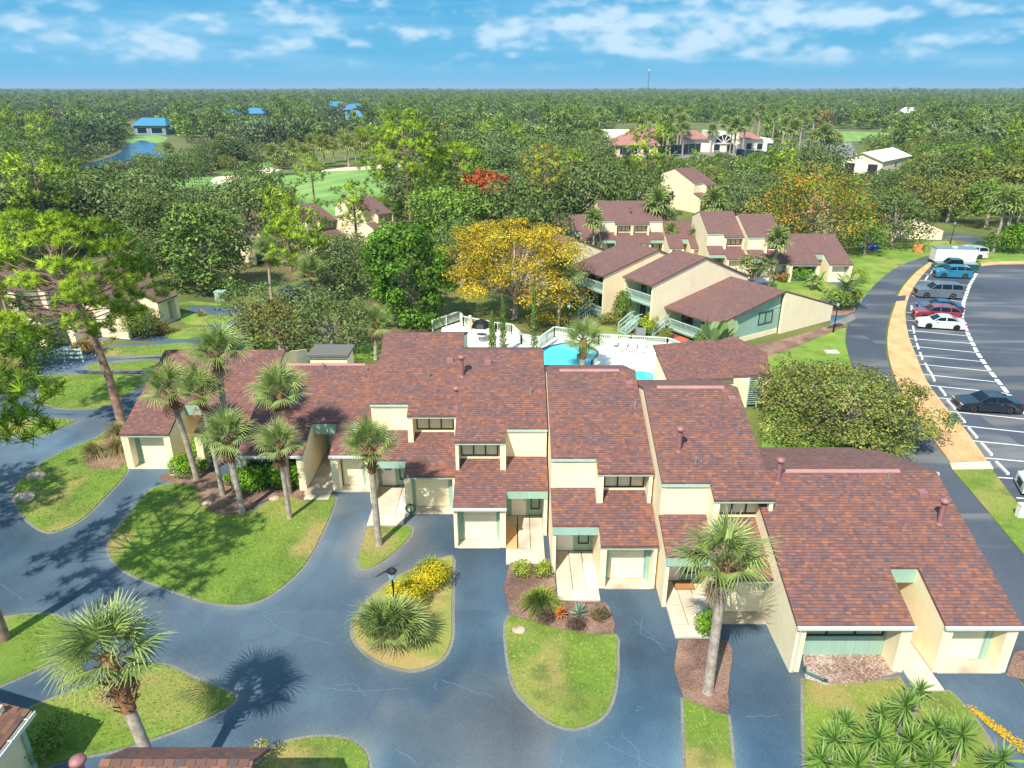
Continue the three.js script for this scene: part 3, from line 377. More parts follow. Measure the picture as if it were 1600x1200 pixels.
function townhouse(o) {
  const { W = 4.88, mirror = false } = o, root = thing('townhouse', o.label, 'house', [o.x, 0, o.z], o.turn ?? 0, o.group); if (o.scale) root.scale.setScalar(o.scale);
  const F = fitter(root, W, mirror), roof = o.far ? M.roofFar : M.roof, cream = o.far ? M.creamFar : M.cream, g1 = 2.2;
  const yL = (z) => 2.45 - SL * z, yU = (z) => 5.4 - SL * (z + 3.2), zr = -9.1, yr = yU(zr), yB = (z) => yr + 0.31 * (z - zr), zb = o.back ?? -13.2;
  let g = new Geo(); F.sl(g, [[g1, 0], [W, 0], [W, -3.2], [0, -3.2], [0, -1.07], [g1, -1.07]], yL, 0.14); part(root, 'lower_roof', g, roof);
  g = new Geo(); F.sl(g, [[0, -3.15], [g1, -3.15], [g1, -2.25], [W, -2.25], [W, zr], [0, zr]], yU, 0.14); part(root, 'upper_roof', g, roof);
  g = new Geo(); F.sl(g, [[0, zr - 0.003], [W, zr - 0.003], [W, zb], [0, zb]], yB, 0.14); part(root, 'rear_roof', g, roof);
  g = new Geo();                                                     // party walls, wing and cross walls
  F.px(g, 0.03, 0.2, [[-1.13, 0], [-1.13, 2.7], [-3.18, 3.48], [-3.18, 5.24], [zr, yr - 0.16], [zb + 0.1, yB(zb + 0.1) - 0.16], [zb + 0.1, 0]]);
  F.px(g, W - 0.2, W - 0.03, [[-0.04, 0], [-0.04, 2.29], [-2.3, 3.13], [-2.3, 4.9], [zr, yr - 0.16], [zb + 0.1, yB(zb + 0.1) - 0.16], [zb + 0.1, 0]]);
  F.px(g, g1, g1 + 0.3, [[-0.04, 0], [-0.04, 2.29], [-3.0, 3.4], [-3.0, 0]]);
  F.px(g, g1 + 0.003, g1 + 0.3, [[-2.3, 3.2], [-2.3, 4.9], [-3.3, 5.25], [-3.3, 3.45]]);
  F.bx(g, 0.2, g1, 3.45, 5.2, -3.36, -3.2); F.bx(g, g1 + 0.3, W - 0.2, 3.45, 5.25, -3.22, -3.06);
  F.bx(g, g1 + 0.3, W - 0.2, 2.17, 2.56, -0.86, -0.74); F.bx(g, 0.2, W - 0.2, 0, yB(zb) - 0.3, zb + 0.1, zb + 0.26);
  part(root, 'wall', g, cream);
  F.box('eave_trim', M.trim, [g1, W, 2.22, 2.33, -0.1, -0.02], [0, g1 + 0.02, 5.16, 5.29, -3.14, -3.1], [g1, W, 4.83, 4.93, -2.34, -2.26]);
  F.box('entry_fascia', M.sage, [0.02, g1 - 0.01, 2.32, 2.74, -1.12, -1.05]);
  if (o.gutter) F.box('gutter', M.gutter, [g1 - 0.05, W + 0.02, 2.31, 2.43, 0.012, 0.13]);
  F.box('entry_wall', M.sage, [0.2, g1, 0.08, 3.3, -3.05, -2.95]);
  F.box('side_panel', M.sage, [W - 0.42, W - 0.2, 0.04, 2.4, -0.72, -0.62], [g1 + 0.3, g1 + 0.42, 0.04, 2.4, -0.74, -0.66]);
  const ds = o.doorSide ?? 0; doorAt(root, F, ds ? 1.1 : 0.4, ds ? 1.9 : 1.2, -2.95, M.white, o.lite);
  windowAt(root, F, ds ? 0.35 : 1.45, ds ? 0.85 : 2.0, 0.5, 2.0, -2.93, { panes: 1, open: 0.6 });
  windowAt(root, F, g1 + 0.42, W - 0.28, 3.78, 4.72, -3.04, { open: o.open ?? 0.3 });
  garageDoor(root, F, g1 + 0.5, W - 0.5, -0.74);
  F.box('apron', M.concrete, [g1 + 0.3, W - 0.2, -0.02, 0.04, -0.74, 0.02]);
  if (!o.far) {                                                      // paved walk: concrete pads and a strip of white stones
    for (const [x0, x1, z0, z1] of o.pads ?? [[0.22, 0.95, -1.2, -2.9], [0.98, 1.6, -1.2, -2.9], [0.22, 0.95, 0.1, -1.17], [0.98, 1.6, 0.1, -1.17], [0.22, 2.18, 0.9, 0.13], [1.64, 2.18, -2.0, -2.9]]) F.box('paving_slab', M.concrete, [x0, x1, -0.02, 0.085, z1, z0]);
    F.box('stone_strip', o.strip ?? M.whiteStone, [1.62, 2.19, -0.02, 0.07, 0.1, -1.98]);
  }
  if (o.ridge) ridgeVent(root, F, o.ridge[0], o.ridge[1], yr, zr);
  for (const [x, z] of o.flues ?? []) flue(root, x, z > -2.3 ? yL(z) : yU(z), z);
  for (const [x, z] of o.pipes ?? []) ventPipe(root, x, yU(z), z);
  for (const [x, z] of o.vents ?? []) roofVent(root, x, yU(z), z);
  return root;
}
function cottage(o) {
  const { W, a, b, mirror = false } = o, root = thing('cottage', o.label, 'house', [o.x, 0, o.z], o.turn ?? 0, o.group); if (o.scale) root.scale.setScalar(o.scale);
  const F = fitter(root, W, mirror), roof = o.far ? M.roofFar : M.roof, cream = o.far ? M.creamFar : M.cream, dz = o.step ?? 0;
  const y = (z) => 2.45 - SL * z, zr = -7.4, yr = y(zr), yB = (z) => yr + 0.31 * (z - zr), zb = -12.6, rz = -2.5;
  let g = new Geo(); F.sl(g, [[-0.04, 0], [a, 0], [a, rz], [b, rz], [b, 0], [W + 0.04, 0], [W + 0.04, zr], [-0.04, zr]], y, 0.14); part(root, 'roof', g, roof);
  g = new Geo(); F.sl(g, o.rear ?? [[-0.04, zr - 0.003], [W + 0.04, zr - 0.003], [W + 0.04, zb], [-0.04, zb]], yB, 0.14); part(root, 'rear_roof', g, roof);
  const prof = (z0) => [[z0, 0], [z0, y(z0) - 0.16], [zr, yr - 0.16], [zb + 0.1, yB(zb + 0.1) - 0.16], [zb + 0.1, 0]];
  const inner = (z0) => [[z0, 0], [z0, y(z0) - 0.16], [zr, yr - 0.16], [zr, 0]];
  g = new Geo(); F.px(g, 0, 0.18, prof(-0.04)); F.px(g, W - 0.18, W, prof(-0.04));
  F.px(g, a - 0.2, a - 0.004, inner(-0.04)); F.px(g, b + 0.004, b + 0.2, inner(-0.04));
  for (const [p, q, e] of [[0.18, 0.4, -0.95], [a - 0.42, a - 0.2, -0.95], [b + 0.2, b + 0.42, -0.7], [W - 0.42, W - 0.18, -0.7]]) F.px(g, p, q, [[-0.06, 0], [-0.06, 2.3], [e, 2.3 - SL * (e + 0.06)], [e, 0]]);
  F.bx(g, b + 0.2, W - 0.18, 2.17, 2.56, -0.86, -0.74); F.bx(g, 0.18, W - 0.18, 0, yB(zb) - 0.3, zb + 0.1, zb + 0.26);
  part(root, 'wall', g, cream);
  F.box('window_wall', M.sage, [0.4, a - 0.42, 0.06, 2.6, -1.06, -0.96]);
  F.box('recess_panel', M.sage, [a, b, 2.55, 3.24, -2.62, -2.51]);
  F.box('recess_wall', M.sage, [a, b, 0.05, 3.9, -5.3, -5.2]);
  doorAt(root, F, a + 0.2, a + 0.2 + Math.min(0.8, b - a - 0.35), -5.2, M.white);
  windowAt(root, F, 0.5, a - 0.55, 1.1, 2.15, -0.93, { open: 0.45 });
  garageDoor(root, F, b + 0.55, W - 0.75, -0.74);
  F.box('side_panel', M.sage, [W - 0.66, W - 0.42, 0.04, 2.4, -0.78, -0.7]);
  F.box('eave_trim', M.trim, [0, a, 2.2, 2.31, -0.1, -0.03], [b, W, 2.2, 2.31, -0.1, -0.03]);
  if (o.gutter) { F.box('gutter', M.gutter, [-0.06, a + 0.04, 2.3, 2.43, 0.012, 0.13], [b - 0.04, W + 0.06, 2.3, 2.43, 0.012, 0.13]); const d = new Geo().soft(); d.tube([[F.X(0.1), 2.3, 0.06], [F.X(0.12), 2.1, 0.02], [F.X(0.12), 0.15, 0.02]], 0.04, 6); part(root, 'downpipe', d, M.gutter); }
  F.box('apron', M.concrete, [b + 0.2, W - 0.18, -0.02, 0.04, -0.74, 0.02]);
  if (!o.far) for (const [z0, z1] of [[-5.2, -3.4], [-3.38, -1.7], [-1.68, -0.02], [0, 0.95]]) F.box('paving_slab', M.concrete, [a + 0.06, b - 0.06, -0.02, 0.085, z0, z1]);
  if (o.ridge) ridgeVent(root, F, o.ridge[0], o.ridge[1], yr, zr);
  for (const [x, z] of o.flues ?? []) flue(root, x, y(z), z);
  for (const [x, z] of o.pipes ?? []) ventPipe(root, x, y(z), z);
  for (const [x, z] of o.vents ?? []) roofVent(root, x, y(z), z);
  if (o.gable) { F.box('gable_return', M.trim, [W - 0.02, W + 0.25, yr - 0.95, yr - 0.12, zr - 0.1, zr + 0.05]); }
  return root;
}
const amber = std({ color: 0x8a6a4a, roughness: 0.3 });
// the long row in front
cottage({ x: -24.05, z: -39.05, W: 8.25, a: 3.75, b: 5.25, mirror: true, label: 'single storey end house at the left end of the long row beside dry grasses', flues: [], pipes: [[4.6, -6.2]], rear: [[-0.04, -7.403], [8.29, -7.403], [8.29, -8.5], [-0.04, -8.5]] });
cottage({ x: -15.85, z: -36.3, W: 7.7, a: 3.75, b: 5.3, gutter: true, label: 'single storey house behind the palms with a leafy hedge under its window', pipes: [[3.5, -7.1], [6.4, -6.8]], rear: [[-0.04, -7.403], [7.74, -7.403], [7.74, -8.6], [-0.04, -8.6]], ridge: [1, 6.2] });
townhouse({ x: -8.12, z: -33.95, W: 5.05, label: 'two storey townhouse of the long row with white front door and brown door pane', lite: amber, open: 0.12, pipes: [[3.2, -5.2]], vents: [[4.35, -6.6]], flues: [[5.0, -2.9]], pads: [[0.22, 1.6, -1.2, -2.9], [0.22, 1.6, 0.1, -1.17], [0.22, 2.18, 1.2, 0.13], [1.64, 2.18, -2.0, -2.9]] });
townhouse({ x: -3.0, z: -30.75, mirror: true, doorSide: 1, gutter: true, label: 'two storey townhouse in the middle of the long row, brown gravel beside its entry', flues: [[0.14, -7.0]], vents: [[1.6, -8.0]], pipes: [[4.05, -5.6]], strip: M.gravel, pads: [[0.22, 0.9, -1.2, -2.9], [0.93, 1.55, -1.7, -2.9], [0.22, 0.9, 0.1, -1.17], [0.93, 1.55, 0.1, -1.67], [0.22, 2.18, 1.4, 0.13], [1.6, 2.18, -2.0, -2.9]] });
townhouse({ x: 1.92, z: -27.5, label: 'two storey townhouse with a white pebble strip beside its walk, above the agave bed', vents: [[4.4, -8.0]], pipes: [[4.5, -6.3]], ridge: [0.7, 4.0], open: 0.5 });
townhouse({ x: 6.85, z: -25.1, W: 4.92, label: 'two storey townhouse behind the leaning palm, near the right end of the long row', flues: [[1.1, -5.0]], pipes: [[1.75, -4.2]], vents: [[4.4, -8.2]], ridge: [0.7, 4.2], open: 0.2 });
cottage({ x: 11.3, z: -22.22, W: 8.8, a: 4.6, b: 5.82, gutter: true, label: 'large single storey end house of the long row beside the service road', flues: [[1.15, -6.8], [7.7, -4.6]], vents: [[7.6, -6.1]], pipes: [[6.4, -6.95]], ridge: [1.2, 7.1], gable: true, rear: [[-0.04, -7.403], [8.84, -7.403], [8.84, -12.5], [8.0, -12.5], [7.6, -13.2], [-0.04, -13.2]] });
// rear extension of the second house
{ const t = thing('rear_porch', 'small grey flat box porch behind the second house of the long row', 'porch', [-14.2, 0, -46.6]); const g = new Geo(); g.box(0, 2.6, 0, 4.6, -2.2, -0.2); part(t, 'wall', g, M.creamFar); part(t, 'roof', new Geo().box(-0.15, 2.75, 4.602, 4.78, -2.35, -0.05), M.trimDark); part(t, 'fascia', new Geo().box(-0.18, 2.78, 4.5, 4.6, -0.19, -0.1), M.sage); }
// the row farther back, drawn a little smaller
const farRow = 'houses of the back row behind the pool court';
townhouse({ x: 12.4, z: -98, scale: 0.9, far: true, label: 'left half of the farthest two storey pair in the back row', flues: [[4.8, -5]] });
townhouse({ x: 16.8, z: -98, scale: 0.9, far: true, mirror: true, label: 'right half of the farthest two storey pair in the back row' });
cottage({ x: 6.3, z: -100.5, scale: 0.9, far: true, W: 6.8, a: 2.8, b: 4, mirror: true, gable: true, label: 'low single storey house at the left end of the back row' });
cottage({ x: 21.2, z: -95.2, scale: 0.9, far: true, W: 5.4, a: 2.2, b: 3.2, label: 'low single storey house between the two storey pairs of the back row' });
townhouse({ x: 25.1, z: -88.6, scale: 0.9, far: true, W: 5, label: 'left one of the nearer two storey pair in the back row, with open entry porch' });
townhouse({ x: 29.55, z: -86.2, scale: 0.9, far: true, label: 'right one of the nearer two storey pair in the back row, behind a round-headed palm' });
cottage({ x: 33.9, z: -85.5, scale: 0.9, far: true, W: 8.5, a: 4.1, b: 5.35, gable: true, label: 'single storey house at the right end of the back row with shrubs below its window', vents: [[6.7, -6]] });
// court on the far left
cottage({ x: -36.2, z: -63.9, turn: R(75), far: true, W: 7.2, a: 2.9, b: 4.3, label: 'single storey house left of the lawn, its garage facing the right, behind the big pine' });
townhouse({ x: -40.9, z: -60.2, turn: R(75), far: true, label: 'two storey house partly hidden behind the trunk and branches of the big pine' });
townhouse({ x: -44.2, z: -55.9, turn: R(75), far: true, label: 'two storey house at the left picture edge behind the pine foliage' });
townhouse({ x: -46.6, z: -50.6, turn: R(75), far: true, label: 'two storey house beyond the left edge with dark roof below the pine crown' });
// houses glimpsed among the trees
townhouse({ x: -33.8, z: -94.0, turn: R(48), scale: 0.8, far: true, label: 'cream house with stepped roof glimpsed between pines left of centre', W: 6 });
townhouse({ x: -27.6, z: -101.5, turn: R(48), scale: 0.8, far: true, label: 'cream walled house under the fairway, its roof edge bright', W: 6 });
townhouse({ x: -20.5, z: -108.5, turn: R(48), scale: 0.8, far: true, label: 'house with pale gable just below the fairway, behind the tall pine', W: 6 });
townhouse({ x: 36, z: -136, turn: R(28), far: true, label: 'two storey house showing between trees above the back row' });
cottage({ x: 52, z: -125, turn: R(38), far: true, W: 8.5, a: 4, b: 5.2, label: 'low house half hidden by trees near the bend of the service road' });
cottage({ x: 67.6, z: -112, turn: R(82), scale: 0.62, far: true, W: 8, a: 3.6, b: 4.8, label: 'house with a bare cream gable wall beside the bend of the service road' });
// three houses facing the pool
function poolHouse(o) {
  const root = thing('pool_side_house', o.label, 'house', [o.x, 0, o.z], R(33)), D = o.D ?? 6.6, pr = o.prof;     // profile: [along, height] of the gable
  const roofTop = (x) => { for (let i = 0; i + 1 < pr.length; i++) if (x <= pr[i + 1][0] + 1e-6) return pr[i][1] + (pr[i + 1][1] - pr[i][1]) * (x - pr[i][0]) / (pr[i + 1][0] - pr[i][0]); return pr[pr.length - 1][1]; };
  for (let i = 0; i + 1 < pr.length; i++) part(root, 'roof', new Geo().slab([[pr[i][0] - (i ? -0.003 : 0.3), 0.12], [pr[i + 1][0] + (i ? 0.1 : 0), 0.12], [pr[i + 1][0] + (i ? 0.1 : 0), -D + 0.02], [pr[i][0] - (i ? -0.003 : 0.3), -D + 0.02]], (x) => roofTop(Math.max(x, pr[0][0])) - (x < pr[0][0] ? 0.08 : 0), 0.16), M.roofFar);
  const wallPts = (x0, x1) => [[x0, 0], [x1, 0], [x1, roofTop(x1) - 0.17], ...pr.filter((p) => p[0] > x0 && p[0] < x1).map((p) => [p[0], p[1] - 0.17]).reverse(), [x0, roofTop(x0) - 0.17]];
  const e = pr[pr.length - 1][0], x0 = pr[0][0], g = new Geo();
  if (!o.sageWall) g.prismZ(-0.16, 0, wallPts(x0, e)); else { g.prismZ(-0.16, 0, wallPts(x0, -0.6)); g.prismZ(-0.16, 0.1, wallPts(6.4, e)); part(root, 'side_wall', new Geo().prismZ(-0.5, -0.32, wallPts(-0.7, 6.5).map(([x, y]) => [x, Math.max(y, 0.5)])), M.sage); g.box(-0.6, 6.4, 0, 0.5, -0.55, -0.28); part(root, 'trim_band', new Geo().box(-0.6, 6.4, 2.62, 2.72, -0.32, -0.28), M.sage); }
  g.prismZ(-D + 0.02, -D + 0.16, wallPts(x0, e)); g.box(e - 0.16, e - 0.004, 0, roofTop(e) - 0.2, -D + 0.16, -0.16); part(root, 'wall', g, M.creamFar);
  // recessed patio front on the side of the pool, glass doors behind rails
  part(root, 'front_wall', new Geo().box(x0 + 1.7, x0 + 1.85, 0, roofTop(x0 + 1.7) - 0.2, -D + 0.16, -0.16), M.sage);
  for (const y of o.floors) {
    const w = new Geo(); for (let k = 0; k <= 4; k++) w.box(x0 + 1.6, x0 + 1.68, y, y + 2.1, -0.6 - k * (D - 1.4) / 4 - 0.06, -0.6 - k * (D - 1.4) / 4); w.box(x0 + 1.6, x0 + 1.68, y + 2.1, y + 2.18, -D + 0.7, -0.5);
    const win = part(root, 'glass_door', w, M.bronze); for (let k = 0; k < 4; k++) part(win, 'pane', new Geo().box(x0 + 1.63, x0 + 1.65, y, y + 2.1, -0.6 - (k + 1) * (D - 1.4) / 4, -0.66 - k * (D - 1.4) / 4), k % 2 ? M.glassDark : M.glass);
    if (y > 0) { part(root, 'balcony_floor', new Geo().box(x0 + 0.02, x0 + 1.68, y - 0.15, y - 0.02, -D + 0.17, -0.17), M.sage); const r = new Geo(); r.box(x0 + 0.02, x0 + 0.1, y - 0.15, y + 0.18, -D + 0.17, -0.17); r.box(x0 + 0.02, x0 + 0.1, y + 0.92, y + 1.0, -D + 0.17, -0.17); for (let z = -0.3; z > -D + 0.2; z -= 0.16) r.box(x0 + 0.045, x0 + 0.075, y + 0.18, y + 0.92, z - 0.05, z); part(root, 'railing', r, M.trim); }
  }
  if (o.window) { const F = { X: (x) => x, bx: (q, ...b) => q.box(...b) }; windowAt(root, F, o.window[0], o.window[1], o.window[2], o.window[3], -0.29, { panes: 2 }); }
  if (o.stair) { const [sx, sz] = o.stair, r = new Geo(), st = part(root, 'stair', new Geo(), M.sage); const body = new Geo(); body.box(sx - 0.3, x0, 0.75, 0.88, sz - 1.1, sz + 0.1); for (let k = 0; k < 5; k++) { const t = new Geo().box(sx - 0.6 - k * 0.28, sx - 0.3 - k * 0.28, 0.66 - k * 0.16, 0.72 - k * 0.16, sz - 1.0, sz); part(st, 'step', t, M.sage); }
    for (const z of [sz - 1.05, sz + 0.05]) { body.bar([sx - 0.3, 0.8, z], [sx - 1.8, 0.02, z], 0.06, 0.2); body.bar([sx - 0.3, 1.75, z], [sx - 1.8, 0.95, z], 0.07, 0.12); body.bar([sx - 0.3, 1.3, z], [sx - 1.8, 0.5, z], 0.05, 0.1); for (const [x, y] of [[sx - 0.3, 0.0], [sx - 1.8, 0.0]]) body.box(x - 0.05, x + 0.05, y, x < sx - 1 ? 1.0 : 1.8, z - 0.05, z + 0.05); body.bar([x0, 1.75, z], [sx - 0.3, 1.75, z], 0.07, 0.1); body.bar([x0, 1.3, z], [sx - 0.3, 1.3, z], 0.05, 0.1); }
    part(st, 'stair_rail', body, M.trim); }
  return root;
}
poolHouse({ x: 9.3, z: -70.3, D: 5.2, prof: [[0, 4.7], [7.2, 6.45], [12.5, 4.1]], floors: [0.2, 2.75], label: 'left one of three pool side houses, largely behind the yellow tree', stair: [-0.2, -1.5] });
poolHouse({ x: 13.53, z: -65.5, D: 4.0, prof: [[-0.3, 5.05], [6.5, 6.8], [13.2, 4.0]], floors: [0.3, 2.85], label: 'tall pool side house in the middle with a big blank cream gable wall', stair: [-0.5, -1.2] });
poolHouse({ x: 20.57, z: -62.17, D: 6.8, prof: [[-2.4, 2.62], [6.4, 4.3], [14.4, 1.7]], floors: [0.45], sageWall: true, window: [3.4, 5.4, 1.3, 2.5], label: 'low pool side house at the right with a sage green side wall and window', stair: [-2.6, -6.2] });
poolHouse({ x: 2.00, z: -81.09, D: 5, prof: [[-0.5, 4.0], [6.5, 5.6], [13, 3.0]], floors: [0.3], label: 'pool side house behind the yellow tree with a long sloping cream gable' });
// pool pavilion at the right of the terrace
{ const t = thing('pool_pavilion', 'low pool pavilion with a stepped shingle roof and green louvred door panel beside the terrace', 'pavilion', [11.6, 0, -47.6], R(6));
  const rf = new Geo(); rf.slab([[-0.3, 0], [4.6, 0], [4.6, -4.6], [-0.3, -4.2]], (x, z) => 2.5 - 0.3 * z - (z < -3.8 ? 0 : 0), 0.15); part(t, 'roof', rf, M.roof);
  part(t, 'roof', new Geo().slab([[4.603, -0.4], [7.6, -0.4], [8.4, -3.0], [6.6, -5.4], [4.603, -4.6]], (x, z) => 2.4 - 0.27 * z, 0.15), M.roof);
  const w = new Geo(); w.prismX(-0.1, 0.08, [[-0.15, 0], [-0.15, 2.35], [-4.0, 3.5], [-4.0, 0]]); w.box(0.08, 5.9, 0, 2.3, -0.3, -0.15); w.box(6.7, 7.9, 0, 2.2, -0.7, -0.55); w.prismX(7.2, 7.38, [[-0.7, 0], [-0.7, 2.3], [-3.6, 3.1], [-3.6, 0]]); part(t, 'wall', w, M.cream);
  const l = new Geo(); for (let k = 0; k < 12; k++) l.bar([5.95, 0.25 + k * 0.17, -0.2], [6.65, 0.25 + k * 0.17, -0.2], 0.1, 0.03); const d = part(t, 'louvre_door', l, M.sage); part(d, 'frame', new Geo().box(5.88, 5.95, 0, 2.35, -0.3, -0.1).box(6.65, 6.72, 0, 2.35, -0.3, -0.1), M.trim);
  part(t, 'fascia', new Geo().box(-0.3, 4.6, 2.2, 2.34, 0.01, 0.05).box(4.62, 7.6, 2.2, 2.36, -0.39, -0.34), M.trimDark); ventPipe(t, 1.9, 3.4, -3.0); }
// the neighbour in front: roofs at the lower edge of the picture
function shingled(root, name, x0, x1, z0, z1, y0, slope, seed, mapFn) {   // single shingles in courses, eave at x1 (height y0), rising towards x0
  const run = Math.hypot(1, slope), r = rand(seed), rf = part(root, name, new Geo().slab([[x0, z0], [x1, z0], [x1, z1], [x0, z1]], (x) => y0 + (x1 - x) * slope, 0.14), M.roof), vs = [];
  for (let k = 0; k < 6; k++) { const c = [[0.15, 0.085, 0.075], [0.21, 0.10, 0.075], [0.18, 0.095, 0.08], [0.11, 0.08, 0.085], [0.25, 0.13, 0.085], [0.16, 0.085, 0.07]][k]; vs.push(std({ color: lin(...c), map: M.deck.map, roughness: 0.95 })); }
  const sh = new THREE.BoxGeometry(0.2, 0.012, 0.29); let n = 0;
  for (let c = 0; c < mapFn.rows; c++) for (let z = Math.min(z0, z1) + 0.15 + (c % 2) * 0.15; z < Math.max(z0, z1) - 0.1 && n < 290; z += 0.3) { const d = 0.09 + c * 0.17, x = x1 - d / run; const m = part(rf, 'shingle', sh, vs[Math.floor(r() * 6)]); m.position.set(x, y0 + (x1 - x) * slope + 0.014 + r() * 0.006, z); m.rotation.z = -Math.atan(slope) + 0.03; n++; }
  return rf;
}
function shingledX(root, name, x0, x1, z0, z1, y0, slope, seed) {           // the same with the ridge at z0 (height y0), falling towards z1
  const r = rand(seed), h = (z) => y0 - (z - z0) * slope, rf = part(root, name, new Geo().slab([[x0, z0], [x1, z0], [x1, z1], [x0, z1]], (x, z) => h(z), 0.14), M.roof), vs = [];
  for (let k = 0; k < 6; k++) vs.push(std({ color: lin(...[[0.15, 0.085, 0.075], [0.21, 0.10, 0.075], [0.18, 0.095, 0.08], [0.11, 0.08, 0.085], [0.25, 0.13, 0.085], [0.16, 0.085, 0.07]][k]), map: M.deck.map, roughness: 0.95 }));
  const sh = new THREE.BoxGeometry(0.285, 0.012, 0.2); let n = 0;
  for (let c = 0; c < 14; c++) for (let x = x0 + 0.15 + (c % 2) * 0.15; x < x1 - 0.1 && n < 290; x += 0.3) { const z = z0 + 0.08 + c * 0.16, m = part(rf, 'shingle', sh, vs[Math.floor(r() * 6)]); m.position.set(x, h(z) + 0.014 + r() * 0.006, z); m.rotation.x = Math.atan(slope) - 0.03; n++; }
  return rf;
}
{ const t = thing('foreground_house', 'house at the bottom left corner seen from above, with a bracketed gutter along its roof', 'house', [0, 0, 0]);
  shingled(t, 'roof', -17.6, -16.38, -18.05, -12.0, 2.5, 0.375, 71, { rows: 7 });
  part(t, 'upper_roof', new Geo().slab([[-23, -18.05], [-17.605, -18.05], [-17.605, -10], [-23, -10]], (x) => 2.96 + (-17.605 - x) * 0.375, 0.14), M.roof);
  part(t, 'wall', new Geo().box(-17.0, -16.7, 0, 2.4, -17.8, -8).box(-22.8, -17, 0, 3.0, -17.8, -17.6).box(-24, -19.6, 2.5, 7.2, -15.2, -6), M.cream);
  part(t, 'corner_trim', new Geo().box(-16.69, -16.6, 0, 2.35, -17.85, -17.7).box(-16.69, -16.6, 0, 2.35, -16.4, -16.28), M.sage);
  const gt = part(t, 'gutter', new Geo().box(-16.36, -16.34, 2.3, 2.46, -18.05, -9).box(-16.24, -16.2, 2.3, 2.46, -18.05, -9).box(-16.34, -16.24, 2.3, 2.32, -18.05, -9), M.gutter);
  for (let k = 0; k < 7; k++) part(gt, 'bracket', new Geo().box(-16.42, -16.2, 2.462, 2.485, -17.7 + k * 0.85, -17.66 + k * 0.85), M.gutter);
  const u = thing('foreground_house', 'roof at the bottom edge of the picture with a pink flue behind its ridge', 'house', [0, 0, 0]);
  shingledX(u, 'roof', -11.6, -7.3, -14.45, -12.4, 4.5, 0.4, 73);
  part(u, 'wall', new Geo().prismX(-11.4, -7.5, [[-14.2, 0], [-14.2, 4.2], [-12.0, 3.3], [-12.0, 0]]), M.cream);
  part(u, 'rear_roof', new Geo().slab([[-11.6, -14.453], [-7.3, -14.453], [-7.3, -15.6], [-11.6, -15.6]], (x, z) => 4.5 + (z + 14.453) * 0.75, 0.14), M.roof);
  flue(u, -12.05, 3.9, -14.2, 0.75); }

